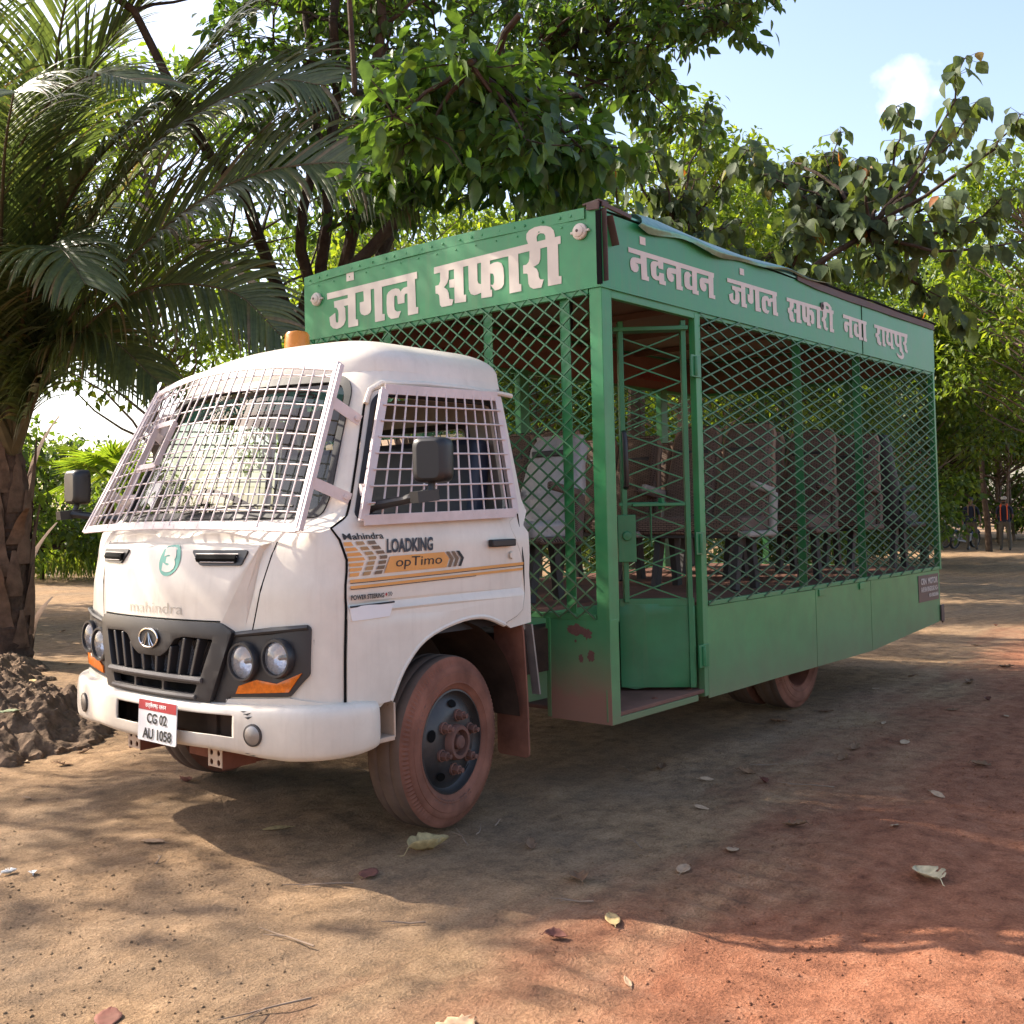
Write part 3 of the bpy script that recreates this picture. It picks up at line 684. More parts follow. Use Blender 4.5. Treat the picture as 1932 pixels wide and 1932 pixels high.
# --- bonnet details
for sg in (-1, 1):
    vl = [(sg*.270, 1.364), (sg*.604, 1.364), (sg*.578, 1.302), (sg*.335, 1.300)]
    v = panel("bonnet_vent", [rnd(vl, .012)], cabf(lambda s, z: body_d(s, z)+.010), M['plastic'], truck, res=.04, thick=.016, out=cab_out)
    lv = MB()
    for k in range(4):
        z = 1.352-k*.0125; x0 = .305+.012*k; x1 = .560-.006*k
        lv.tube([cab(sg*a, z, body_d(a, z)+.016) for a in np.linspace(x0, x1, 8)], .0032, 6)
    lv.build("louvre", M['steel'], v)
    dk = MB()
    dk.tube([cab(sg*a, 1.333, body_d(a, 1.333)+.0075) for a in np.linspace(.315, .55, 8)], .020, 8); dk.build("vent_slot", M['void'], v)
el = lambda cx, cz, a, b, k=0.0, n=32: [(cx+a*math.cos(2*math.pi*i/n)-k*b*math.sin(2*math.pi*i/n), cz+b*math.sin(2*math.pi*i/n)) for i in range(n)]
rd = panel("number_roundel", [el(-.108, 1.322, .080, .074, .12)], cabf(lambda s, z: body_d(s, z)+.0025), M['teal'], truck, res=.03, out=cab_out, smooth=False)
text_mesh("fleet_number", "3", cabf(lambda s, z: body_d(s, z)+.0045), (-.060, 1.266), (-.158, 1.380), M['white'], rd, bold=.07)
text_mesh("bonnet_lettering", "mahindra", cabf(lambda s, z: body_d(s, z)+.003), (.190, 1.078), (-.242, 1.128), M['ghost'], truck, bold=-.012)
# --- grille
gd = .040
gtop = [(.445, .972), (.26, .978), (.20, .965), (.145, .905), (.09, .878), (-.09, .878), (-.145, .905), (-.20, .965), (-.26, .978), (-.445, .972), (-.375, .800), (.375, .800)]
gbot = [rnd(p, .012) for p in ([(.355, .765), (.125, .765), (.125, .722), (.335, .722)], [(.11, .765), (-.11, .765), (-.11, .722), (.11, .722)], [(-.125, .765), (-.355, .765), (-.335, .722), (-.125, .722)])]
gr = panel("grille", [rnd(GR, .012)], cabf(gd), M['plastic'], truck, holes=[rnd(gtop, .012)]+gbot, res=.04, thick=.035, out=cab_out, bevel=.004)
panel("grille_backing", [sx(GR, .012, .012)], cabf(-.02), M['void'], gr, res=.08, out=cab_out)
for s_ in (-.36, -.265, -.17, -.06, .06, .17, .265, .36):
    zt = .972 if abs(s_) > .2 else (.93 if abs(s_) > .15 else .885)
    k = .86
    A, B = Vector(cab(s_*k, .80, .010)), Vector(cab(s_, zt, .014)); sl = MB(); sl.bar(A, B, .020, .050, up=(-1, 0, 0)); sl.build("grille_slat", M['plastic'], gr, bevel=.004)
ms = MB()
for s0, s1 in ((-.33, -.02), (.02, .33)):
    for k in range(26):
        a = s0+(s1-s0)*k/25
        for q in (-1, 1):
            ms.tube([cab(a, .80, -.006), cab(a+q*.075, .96, -.006)], .0035, 4, False)
ms.build("grille_mesh", M['plastic'], gr)
gb = MB(); gb.tube([cab(a, .785+.004*(1-(a/.4)**2), gd+.004) for a in np.linspace(-.385, .385, 25)], .013, 8)
gb.tube([cab(a, .708, gd+.004) for a in np.linspace(-.345, .345, 25)], .010, 8); gb.build("grille_bar", M['plastic_hi'], gr)
em = MB(); ec = (-.005, .958)
em.tube([cab(ec[0]+.076*math.cos(t), ec[1]+.044*math.sin(t), gd+.010) for t in np.linspace(0, 2*math.pi, 41)], .0048, 8, False)
emo = em.build("emblem", M['chrome'], gr)
panel("emblem_field", [el(ec[0], ec[1], .074, .042)], cabf(gd+.008), M['ink'], emo, res=.03, out=cab_out)
er = MB()
for sgn in (-1, 1):
    for w0, w1, hh in ((.050, .010, .028), (.022, .004, .034)):
        er.tube([cab(ec[0]+sgn*(w1+(w0-w1)*(1-t)**1.6), ec[1]-.034+t*(.028+hh), gd+.013) for t in np.linspace(0, 1, 9)], [.0034-.0022*t for t in np.linspace(0, 1, 9)], 6)
er.build("emblem_rays", M['chrome'], emo)
# --- lamp housings
HS = [(-.556, 1.004), (-.929, 1.052), (-.948, 1.036), (-.946, .833), (-.854, .736), (-.521, .716), (-.50, .682), (-.434, .688)]
def lamp_axis(s, z):
    p = np.array(cab(s, z)); q = np.array(cab(s, z, .01)); v = Vector(q-p).normalized(); return (v*0.45+Vector((-1, 0, 0))*0.55).normalized()
for sg in (-1, 1):
    hl = HS if sg < 0 else mirror(HS)
    hs = panel("lamp_housing", [rnd(hl, .012)], cabf(.014), M['plastic'], truck, holes=[h for h in LAMPH if h[0][0]*sg > 0], res=.04, thick=.02, out=cab_out, bevel=.004)
    br = MB(); br.tube([cab(sg*a, b, .016) for a, b in [(.56, .998), (.75, 1.020), (.935, 1.040)]], [.012, .016, .012], 8); br.build("brow", M['plastic'], hs)
    for s_, z_, r_ in ((sg*.610, .880, .070), (sg*.800, .903, .068)):
        c = Vector(cab(s_, z_, .0)); ax = lamp_axis(s_, z_)
        lamp = MB(); lamp.lathe(c, ax, [(-.03, r_+.012), (.026, r_+.020), (.040, r_+.015), (.040, r_+.006), (.0, r_)], 48)
        lo = lamp.build("headlight", M['plastic'], truck)
        bw = MB(); bw.lathe(c, ax, [(.026, r_+.003), (.012, r_*.9), (-.012, r_*.6), (-.028, r_*.25), (-.030, .001)], 40); bw.build("reflector", M['reflector'], lo)
        bb = MB(); bb.lathe(c, ax, [(-.03, .013), (.005, .012), (.012, .006), (.013, .001)], 16); bb.build("bulb", M['steel'], lo)
        ln = MB(); ln.lathe(c, ax, [(.028, r_+.004), (.040, r_*.75), (.047, r_*.4), (.049, .001)], 40); ln.build("lens", M['lens'], lo)
    ind = [(-.582, .770), (-.683, .803), (-.793, .791), (-.913, .842), (-.852, .757), (-.565, .734)]
    panel("turn_signal", [ind if sg < 0 else mirror(ind)], cabf(.022), M['orange'], truck, res=.03, thick=.015, out=cab_out, bevel=.003)
# --- bumper: a rolled section swept round the front
BS = [tuple(p) for p in _cr([(-.10, .496), (.030, .484), (.060, .494), (.071, .522), (.073, .590), (.069, .648), (.056, .676), (.020, .688), (-.10, .692)], 5)]
BT = np.linspace(-1, 1, len(BS)); BD = [b[0] for b in BS]; BZ = [b[1] for b in BS]
def bump_f(s, t):
    d = np.interp(t, BT, BD); z = np.interp(t, BT, BZ); a = abs(s)
    lift = np.interp(a, [.7, 1.15], [0, .012]); taper = np.interp(a, [1.0, 1.2, 1.245], [1, .9, .55])
    return cab(s*1.02, .6, d*taper if d > 0 else d) [:2] + ((z-.588)*np.interp(a, [.45, .85, 1.12, 1.245], [1, 1.17, 1.12, .95])+.588-.008*np.interp(a, [.45, .85], [0, 1])+lift,)
bs_ = sorted(list(np.linspace(-1.24, 1.24, 96))+[-.575, .235]+[-1.238, 1.238]); bt_ = sorted(list(np.linspace(-1, 1, 40))+[-.125, .24])
bmb = MB(); bmb.v = [bump_f(s, t*(1 if abs(s) < 1.15 else 1-.10*((abs(s)-1.15)/.09)**2)) for s in bs_ for t in bt_]
for i in range(len(bs_)-1):
    for j in range(len(bt_)-1):
        cs, ct = (bs_[i]+bs_[i+1])/2, (bt_[j]+bt_[j+1])/2
        if -.575 < cs < .235 and -.125 < ct < .24: continue
        a = i*len(bt_)+j; bmb.f.append((a, a+1, a+1+len(bt_), a+len(bt_))); bmb.mi.append(0)
bumper = bmb.build("bumper", M['bumper'], truck, angle=180); sd_ = bumper.modifiers.new("solid", 'SOLIDIFY'); sd_.thickness = .010; sd_.offset = -1
for sg in (-1, 1):
    c = Vector(bump_f(sg*.692, -.05)); ax = Vector(cab(sg*.7, .6, .05))-Vector(cab(sg*.7, .6)); ax.normalize()
    fl = MB(); fl.lathe(c-ax*.004, ax, [(0, .050), (.012, .049), (.014, .043)], 32); fo = fl.build("fog_lamp", M['plastic'], truck)
    f2 = MB(); f2.lathe(c-ax*.004, ax, [(.012, .043), (.018, .03), (.020, .001)], 32); f2.build("reflector_disc", M['steel'], fo)
for pts_ in ([(.0, .0), (.05, .012), (.03, -.004)], [(.012, -.012), (.06, -.006), (.035, -.018)], [(-.02, .016), (.02, .02), (.0, .010)]):
    for cs_, ct_ in ((-.635, .30), (-.655, -.55)): panel("scuff", [[(cs_-a*.9, ct_+b*6) for a, b in pts_]], lambda s, t: tuple(Vector(bump_f(s, t))+Vector((-.002, 0, .0))), M['ink'], bumper, res=.05, out=(-1, 0, 0), smooth=False)
plate_f = lambda y, z: (-2.152+.05*(z-.55), y, z)
pl = panel("number_plate", [rnd([(-.004, .490), (-.004, .682), (-.318, .682), (-.318, .490)], .012)], plate_f, M['plate'], truck, res=.1, thick=.004, out=(-1, 0, 0))
pf = lambda e: (lambda y, z: (plate_f(y, z)[0]-e, y, z))
panel("plate_band", [[(-.007, .633), (-.007, .679), (-.315, .679), (-.315, .633)]], pf(.0015), M['red'], pl, res=.1, out=(-1, 0, 0), smooth=False)
text_mesh("plate_heading", "छत्तीसगढ़ शासन", pf(.003), (-.065, .640), (-.235, .673), M['plate'], pl, bold=.01)
text_mesh("plate_line", "CG 02", pf(.003), (-.080, .574), (-.243, .622), M['ink'], pl, bold=.03)
text_mesh("plate_line", "AU 1058", pf(.003), (-.048, .502), (-.284, .552), M['ink'], pl, bold=.03)
bk = MB(); bk.box((-1.95, -.05, .575), (.06, 1.3, .10)); bk.box((-1.9, -.05, .6), (.05, 1.0, .2)); bk.build("radiator_guard", M['chassis'], truck)
for y in (.28, -.40):
    a_ = MB()
    P_ = [(y-.052, .385), (y-.052, .475), (y+.052, .475), (y+.052, .385)]
    hl_ = [el(y+q*.027, .428+w*.022, .013, .014, n=14) for q in (-1, 1) for w in (-1, 1)]
    tb = panel("tow_bracket", [P_], lambda yy, z: (-2.00, yy, z), M['bracket'], truck, holes=hl_, res=.05, thick=.006, out=(-1, 0, 0))
    w_ = MB(); w_.box((-1.90, y-.05, .415), (.19, .006, .078)); w_.box((-1.90, y+.05, .415), (.19, .006, .078)); w_.box((-1.9, y, .458), (.19, .10, .006)); w_.box((-1.72, y, .43), (.2, .07, .11)); w_.build("bracket_side", M['rustred'], tb)
cr_ = MB(); cr_.box((-1.86, -.16, .415), (.12, .16, .05)); cr_.build("crank_guide", M['rustred'], truck, bevel=.004)
# --- windshield guard
def guard(a, b):
    """a -1..1 across, b 0 bottom .. 1 top"""
    y = a*(.895+(.763-.895)*b); bow = 1-a*a
    x = -1.910+(.373)*b-bow*(.085-.015*b); z = 1.476+(.757)*b+bow*(.020+.045*b)
    return Vector((x, y, z))
gd_ = empty("windshield_guard", (0, 0, 0)); gd_.parent = truck; gd_.matrix_parent_inverse = Matrix.Translation(truck.location).inverted()
fr = MB()
for b in (0, 1):
    for i in range(20):
        a0, a1 = -1+2*i/20, -1+2*(i+1)/20
        fr.bar(guard(a0, b), guard(a1, b), .008, .042, up=guard(0, 1)-guard(0, 0))
for a in (-1, 1):
    fr.bar(guard(a, -.02), guard(a, 1.02), .046, .010, up=(-.9, 0, .44)); fr.bar(guard(a, -.02)+Vector((.02, -a*.0, .01)), guard(a, 1.02)+Vector((.02, 0, .01)), .006, .045, up=(-.9, 0, .44))
fr.build("guard_frame", M['guard'], gd_, bevel=.002)
gb_ = MB(); wob = random.Random(2)
hx0, hx1, hz0, hz1 = .38, .62, .40, .69
for i in range(1, 23):
    a = -1+2*i/23
    segs = [(0, 1)] if not (hx0 < a < hx1) else [(0, hz0), (hz1, 1)]
    for s0, s1 in segs: gb_.tube([guard(a, s0+(s1-s0)*t)+Vector((wob.uniform(-.003, .003), wob.uniform(-.004, .004), 0)) for t in (0, .25, .5, .75, 1)], .0042, 6)
for j in range(1, 11):
    b = j/10.7
    segs = [(-1, 1)] if not (hz0 < b < hz1) else [(-1, hx0), (hx1, 1)]
    for s0, s1 in segs: gb_.tube([guard(s0+(s1-s0)*t, b)+Vector((.006, 0, 0)) for t in np.linspace(0, 1, 14)], .0042, 6)
gb_.build("guard_bars", M['guard'], gd_)
hf = MB(); cs_ = [(hx0, hz0), (hx1, hz0), (hx1, hz1), (hx0, hz1)]
for i in range(4):
    p, q_ = cs_[i], cs_[(i+1) % 4]; hf.bar(guard(*p)+Vector((-.006, 0, 0)), guard(*q_)+Vector((-.006, 0, 0)), .008, .03, up=(.4, .2, .9) if i % 2 == 0 else (-.9, .0, .4))
hf.build("guard_hatch", M['guard'], gd_)
for sg in (-1, 1):
    for b, tgt in ((.79, (sg*.955, 1.975)), (.28, (sg*1.0, 1.60))):
        st = MB(); A = guard(sg, b); B = Vector(cab(tgt[0], tgt[1], .008)); st.bar(A, B, .006, .052, up=(0, 0, 1))
        st.lathe(B+(A-B)*.12, (-.3, sg, 0), [(-.002, .013), (.014, .013), (.016, .001)], 8)
        st.build("guard_strap", M['guard'], gd_)
# --- window guards on both doors
for sg in (-1, 1):
    def wg(a, b, sg=sg):
        xl = -1.645+(-1.393+1.645)*b; xr = -.547+(-.552+.547)*b
        return Vector((xl+(xr-xl)*a, sg*(1.045-.105*b), 1.513+(1.522+.612-1.513)*b*(1.0+.0*a)-.008+.022*a))
    wo = empty("window_guard", (0, 0, 0)); wo.parent = truck; wo.matrix_parent_inverse = Matrix.Translation(truck.location).inverted()
    f = MB(); c4 = [(0, 0), (1, 0), (1, 1), (0, 1)]
    for i in range(4):
        p, q_ = wg(*c4[i]), wg(*c4[(i+1) % 4]); f.bar(p, q_, .048, .006, up=(0, 1, 0) if i % 2 else (0, 1, 0))
        f.bar(p+Vector((0, -sg*.02, 0)), q_+Vector((0, -sg*.02, 0)), .006, .036, up=(0, 1, 0))
    f.build("guard_frame", M['guard'], wo, bevel=.0015)
    g = MB()
    for i in range(1, 12): g.tube([wg(i/12+.035*(.5-0), 0), wg(i/12+.012, 1)], .0050, 6)
    for j in range(1, 8): g.tube([wg(0, j/8)+Vector((0, sg*.006, 0)), wg(1, j/8)+Vector((0, sg*.006, 0))], .0050, 6)
    g.build("guard_bars", M['guard'], wo)
    h = MB()
    for b in (.22, .86): h.bar(wg(0, b)+Vector((0, -sg*.006, 0)), Vector(cab(sg*1.035, wg(0, b).z, .012)), .006, .055)
    h.build("guard_hinge", M['guard'], wo)
# --- mirrors, beacon
for sg, mc in ((-1, Vector((-1.475, -1.31, 1.768))), (1, Vector((-1.735, 1.30, 1.726)))):
    m_ = empty("side_mirror", tuple(mc)); m_.parent = truck; m_.matrix_parent_inverse = Matrix.Translation(truck.location).inverted()
    mb = MB(); pr = [(-.052, .60), (-.045, .86), (-.02, .98), (.02, 1.0), (.042, .98), (.046, .90)]
    rr = rnd([(-.088, -.102), (-.088, .102), (.088, .102), (.088, -.102)], .045, 6); nn = len(rr)
    yaw = Matrix.Rotation(R(20 if sg < 0 else -4), 3, 'Z')
    for (h, k) in pr: mb.v += [tuple(mc + yaw @ Vector((h, p[0]*k, p[1]*(.5+.5*k)))) for p in rr]
    for i in range(len(pr)-1):
        for k in range(nn): mb.f.append((i*nn+k, i*nn+(k+1) % nn, (i+1)*nn+(k+1) % nn, (i+1)*nn+k)); mb.mi.append(0)
    mb.f.append(tuple(range(nn))); mb.mi.append(0)
    mh = mb.build("mirror_housing", M['black'], m_, angle=60)
    g_ = MB(); b0 = len(g_.v); g_.v += [tuple(mc + yaw @ Vector((.044, p[0]*.9, p[1]*.95))) for p in rr]; g_.f.append(tuple(range(nn))); g_.mi.append(0); g_.build("mirror_glass", M['chrome'], m_)
    ar = MB()
    root = Vector(cab(sg*1.10, 1.56, .0)) if sg < 0 else Vector(cab(1.05, 1.52, 0))
    el_ = mc+Vector((-.02, 0, -.155))
    ar.tube([root, root+Vector((.0, sg*.05, .01)), root.lerp(el_, .6), el_+Vector((-.03, 0, 0))], [.034, .024, .021, .024], 10)
    ar.bar(el_+Vector((-.10, 0, -.012)), el_+Vector((.035, 0, 0)), .05, .05); ar.tube([el_, mc+Vector((0, 0, -.09))], .016, 8)
    ar.build("mirror_arm", M['black'], m_)
bc = empty("roof_beacon", (-1.02, .14, 2.45)); bc.parent = truck; bc.matrix_parent_inverse = Matrix.Translation(truck.location).inverted()
b1 = MB(); b1.lathe((-1.02, .14, 2.44), (0, 0, 1), [(-.02, .085), (.035, .085), (.04, .07)], 32); b1.build("beacon_base", M['amber'], bc)
b2 = MB(); b2.lathe((-1.02, .14, 2.47), (0, 0, 1), [(.0, .074), (.09, .070), (.105, .060), (.112, .03), (.113, .001)], 32); b2.build("beacon_dome", M['amber'], bc)
# --- step, flap, wheel wells
for sg in (-1, 1):
    sp = MB(); sp.box((-1.565, sg*.93, .505), (.22, .20, .022)); sp.box((-1.565, sg*.845, .585), (.24, .02, .16)); sp.box((-1.45, sg*.93, .585), (.012, .19, .16)); sp.build("cab_step", M['bracket'], truck, bevel=.004)
for sg in (-1, 1):
    fl = panel("mud_flap", [rnd([(-.10, .22), (-.10, .93), (.10, .95), (.115, .22)], .03)], lambda a, z, sg=sg: (-.43-.07*(z-.55)*(1 if z > .55 else .3)+.0*a, sg*(.90-a), z), M['rubber'] if sg > 0 else M['tyre_dust'], truck, res=.08, thick=.012, out=(-1, 0, 0))
    ww = MB(); pts = []
    for t in np.linspace(.45, math.pi-.05, 18): pts.append((-1.04-.56*math.cos(t), .42+.585*math.sin(t)))
    b0 = len(ww.v)
    for (x, z) in pts: ww.v += [(x, sg*.99, z), (x, sg*.52, z)]
    for i in range(len(pts)-1): ww.f.append((2*i, 2*i+1, 2*i+3, 2*i+2)); ww.mi.append(0)
    ww.box((-1.04, sg*.5, .80), (1.15, .02, .5)); ww.build("wheel_well", M['chassis'], truck)
ed = MB(); ed.bar((-.405, -1.0, .93), (-.345, -1.0, .55), .012, .05, up=(0, 1, 0)); ed.build("flap_edge", M['steel'], truck)
# --- chassis
ch = MB()
for y in (-.38, .38): ch.box((1.75, y, .70), (7.2, .07, .20)); ch.box((-1.75, y, .58), (.5, .07, .16))
for x in (.2, 1.2, 2.2, 3.4, 4.4, 5.2): ch.box((x, 0, .72), (.1, .76, .12))
ch.box((-1.15, 0, .62), (.8, .62, .42)); ch.box((-.2, .1, .62), (.9, .4, .35)); ch.box((-1.04, 0, .40), (.12, 1.7, .11))
ch.tube([(.3, 0, .55), (2.9, 0, .45)], .05, 10); ch.tube([(2.9, -.9, .42), (2.9, .9, .42)], .075, 12); ch.lathe((2.9, 0, .42), (1, 0, 0), [(-.22, .05), (-.15, .2), (.15, .2), (.2, .05)], 20)
ch.box((.85, .75, .62), (.9, .5, .42)); ch.box((-.05, -.62, .74), (.6, .42, .24))
for y in (-.62, .62): ch.bar((2.2, y, .52), (3.6, y, .52), .07, .06)
ch.build("chassis", M['chassis'], truck)
# --- wheels
def wheel(c, outward, steer, dual=False, name="wheel"):
    w = empty(name, tuple(c)); w.parent = truck; w.matrix_parent_inverse = Matrix.Translation(truck.location).inverted()
    c = Vector(c); ax = Matrix.Rotation(steer, 3, 'Z') @ Vector((0, outward, 0)); Rr = .415; nb = 220
    offs = [0.0] + ([-.26] if dual else [])
    t = MB()
    tread_prof = [(-.200, .403), (-.186, .4115), (-.160, .4150), (-.142, .4155), (-.139, .4125), (-.136, .4155), (-.100, .4165), (-.068, .4160), (-.065, .413), (-.062, .4158), (-.034, .4145), (-.020, .4118), (-.012, .408)]
    for o_ in offs: t.lathe(c+ax*o_, ax, tread_prof, nb)
    t.build("tyre_tread", M['tyre'], w, angle=60)
    tw = MB(); ref = ax.cross(Vector((0, 0, 1))).normalized(); up = ref.cross(ax)*-1 if False else Vector((0, 0, 1))
    for o_ in offs:
        cc = c+ax*o_
        prof = [(-.012, .408), (-.004, .402), (.004, .386), (.012, .366), (.013, .362), (.018, .340), (.0185, .336), (.0215, .334), (.024, .312), (.022, .290), (.0245, .288), (.0245, .283), (.020, .280), (.010, .262), (.002, .252), (-.012, .248)]
        s = ref; wv = ax.cross(s); b0 = len(tw.v); m = len(prof)
        for k in range(nb):
            a = 2*math.pi*k/nb; notch = (k % 2 == 0)
            for i, (h, r) in enumerate(prof):
                aa = a + (.010 if i in (2, 3) else 0)
                hh, r2 = h, r
                if notch and i in (1, 2, 3): hh -= .0065; r2 -= .002
                d = s*math.cos(aa)+wv*math.sin(aa); tw.v.append(tuple(cc+ax*hh+d*r2))
        for k in range(nb):
            k2 = (k+1) % nb
            for i in range(m-1): tw.f.append((b0+k*m+i, b0+k2*m+i, b0+k2*m+i+1, b0+k*m+i+1)); tw.mi.append(0)
        tw.lathe(cc, ax, [(-.200, .405), (-.215, .36), (-.215, .30), (-.195, .25)], 60)
    tw_o = tw.build("tyre_wall", M['tyre_dust'], w, angle=40)
    if not dual:
        for word, a0 in (("JK TYRE", 62), ("RIB STEEL", -112)):
            for i, chx in enumerate(word):
                if chx == ' ': continue
                a = R(a0-(i)*7.2*(1 if a0 > 0 else -1)); d = (ref*math.cos(a)*(1 if outward < 0 else -1)+Vector((0, 0, 1))*math.sin(a))
                tg = (ref*math.sin(a)*(1 if outward < 0 else -1)-Vector((0, 0, 1))*math.cos(a))
                if a0 < 0: d2, tg2 = d, -tg
                o_ = c+ax*.0235+d*.300; uu = d if a0 > 0 else -d; tt = tg if a0 > 0 else -tg
                text_mesh("tyre_lettering", chx, lambda p, q_, o_=o_, tt=tt, uu=uu: tuple(o_+tt*p+uu*q_), (-.014, .0), (.014, .026), M['hub'], tw_o, bold=.02)
    rm = MB()
    for o_ in offs:
        cc = c+ax*o_
        k_ = 1 if not dual else (-1 if o_ == 0 else 1)
        if not dual:
            rm.lathe(cc, ax, [(-.012, .253), (.004, .252), (.006, .244), (-.020, .238), (-.030, .225), (-.012, .20), (.012, .165), (.020, .13), (.018, .10), (.018, .06)], 64)
        else:
            rm.lathe(cc, ax, [(-.012, .253), (.002, .252), (.004, .244), (-.05, .236), (-.12, .22), (-.15, .15), (-.155, .06)], 48)
    ro = rm.build("rim", M['rim'] if not dual else M['rustred'], w, angle=40)
    if not dual:
        hb = MB(); hb.lathe(c, ax, [(.010, .088), (.045, .084), (.055, .078), (.055, .062), (.018, .056), (.016, .036), (.052, .034), (.060, .026), (.062, .001)], 40)
        ho_ = hb.build("hub", M['hub'], w, angle=40)
        for k in range(6):
            a = 2*math.pi*k/6+.35; d = ref*math.cos(a)+ax.cross(ref)*math.sin(a)
            nt_ = MB(); p = c+d*.128
            nt_.lathe(p, ax, [(.016, .030), (.028, .030), (.030, .024)], 20); nt_.lathe(p, ax, [(.028, .023), (.058, .023), (.060, .014)], 6); nt_.lathe(p, ax, [(.058, .012), (.078, .012), (.080, .001)], 12)
            nt_.build("wheel_nut", M['hub'], w, angle=25)
        for k in range(5):
            a = 2*math.pi*k/5+.95; d = ref*math.cos(a)+ax.cross(ref)*math.sin(a); tt = ax.cross(d)
            hh = MB(); p = c+d*.185+ax*.0065; b0 = len(hh.v); nax = (ax+d*.62).normalized(); e2 = nax.cross(tt).normalized()
            hh.v += [tuple(p+tt*.030*math.cos(q_)+e2*.021*math.sin(q_)) for q_ in np.linspace(0, 2*math.pi, 18, endpoint=False)]
            hh.f.append(tuple(range(b0, b0+18))); hh.mi.append(0); hh.build("hand_hole", M['void'], ro)
    return w
wheel((-1.04, -1.005, .415), -1, R(7)); wheel((-1.04, 1.005, .415), 1, R(7))
wheel((2.905, -1.02, .415), -1, 0, True); wheel((2.905, 1.02, .415), 1, 0, True)

# ------------------------------------------------------------------ passenger cage on the truck
W2, XR, ZS, ZT, ZM, ZK = 1.25, 5.58, 2.773, 3.205, .929, .353
def lattice(name, u0, u1, v0, v1, su, sv, fn, nrm, parent, w=.013, t=.004, mat=None, phase=0.0):
    """flat strips crossing as diamonds between two edges; fn(u, v) -> point"""
    mb = MB(); k = sv/su; rng = random.Random(7)
    n = Vector(nrm)
    for sgn in (1, -1):
        i0 = int(((v0-v1)/sv)-abs(u1-u0)/su)-3; i1 = int(((v1-v0)/sv)+abs(u1-u0)/su)+3
        for i in range(i0, i1):
            c = v0 + (i+phase)*sv*1.0
            # line v = c + sgn*k*(u-u0)
            pts = []
            ua, ub = u0, u1
            va, vb = c, c+sgn*k*(u1-u0)
            lo, hi = v0, v1
            def clip(ua, va, ub, vb):
                if va > vb: ub, vb, ua, va = ua, va, ub, vb
                if vb <= lo or va >= hi: return None
                if va < lo: ua += (ub-ua)*(lo-va)/(vb-va); va = lo
                if vb > hi: ub = ua+(ub-ua)*(hi-va)/(vb-va); vb = hi
                return ua, va, ub, vb
            r_ = clip(ua, va, ub, vb)
            if not r_: continue
            ua, va, ub, vb = r_
            if abs(ua-ub) < .02: continue
            nseg = max(1, int(abs(ub-ua)/.35)); o = n*(t*.9*sgn)
            prev = None
            for q in range(nseg+1):
                f_ = q/nseg; j = rng.uniform(-.007, .007) if 0 < q < nseg else 0
                p = Vector(fn(ua+(ub-ua)*f_, va+(vb-va)*f_+j))+o
                if prev is not None: mb.bar(prev, p, w, t, up=n) if False else mb.bar(prev, p, t*1.4, w, up=n)
                prev = p
    return mb.build(name, mat or M['mesh'], parent, smooth=False)

# posts and rails: angle-iron, each a part
def post(x, y, z0, z1, wx=.07, wy=.07, name="cage_post", mat=None, lx=1, ly=1, bev=.004):
    mb = MB(); t = .007
    mb.box((x, y+ly*(wy/2-t/2), (z0+z1)/2), (wx, t, z1-z0)); mb.box((x-lx*(wx/2-t/2), y, (z0+z1)/2), (t, wy-2*t, z1-z0))
    return mb.build(name, mat or M['green'], truck, smooth=False, bevel=.002)
cp = MB(); cp.box((.042, -W2+.042, (ZM+ZS)/2-.01), (.084, .084, ZS-ZM+.02)); cp.box((.094, -W2+.020, (ZM+ZS)/2-.01), (.022, .034, ZS-ZM+.02)); cp.box((.046, -W2+.09, (ZM+ZS)/2), (.026, .012, ZS-ZM))
cp.build("corner_post", M['green'], truck, smooth=False, bevel=.004)
cp = MB(); cp.box((.04, W2-.04, (ZM+ZS)/2), (.08, .08, ZS-ZM)); cp.build("corner_post", M['green'], truck, smooth=False, bevel=.004)
for y in (-.975, -.40, .47): post(.060, y, ZM, ZS, .05, .075)
for x in (2.715, 3.87): post(x, -W2+.055, ZM, ZS, .12, .07)
for x in (1.15, 2.4, 3.6, 4.75): post(x, W2-.055, ZM, ZS, .12, .07, ly=-1)
for y in (-.45, .45): post(XR-.05, y, ZM, ZS, .05, .07)
for sg in (-1, 1):
    rp = MB(); rp.box((XR-.022, sg*(W2-.02), (ZK+.30+ZS)/2+.14), (.044, .05, ZS-ZM+.02)); rp.build("corner_post", M['green'], truck, smooth=False, bevel=.004)
rl = MB()
for sg in (-1, 1):
    rl.box(((1.10+XR)/2 if sg < 0 else XR/2, sg*(W2-.018), ZM+.006), ((XR-1.10 if sg < 0 else XR)-.05, .036, .030))
    rl.box((XR/2+.02, sg*(W2-.022), ZS-.014), (XR-.12, .036, .030))
for x in (.018, XR-.018):
    rl.box((x, 0, ZM+.004), (.036, 2*W2-.18, .034)); rl.box((x, 0, ZS-.014), (.036, 2*W2-.18, .030))
rl.build("cage_rail", M['green'], truck, smooth=False, bevel=.003)
# mesh panels
lattice("mesh_panel", -1.160, 1.24, ZM+.0, ZS-.0, .122, .095, lambda u, v: (-.004, u, v), (-1, 0, 0), truck, .0098, .006)
lattice("mesh_panel", 1.105, XR-.045, ZM-.0, ZS, .262, .0835, lambda u, v: (u, -W2+.002, v), (0, -1, 0), truck, .0098, .006)
lattice("mesh_panel", .08, XR-.06, ZM, ZS, .262, .0835, lambda u, v: (u, W2-.004, v), (0, 1, 0), truck, .0098, .006)
lattice("mesh_panel", -1.2, 1.2, ZM, ZS, .122, .095, lambda u, v: (XR-.008, u, v), (1, 0, 0), truck, .0098, .006)
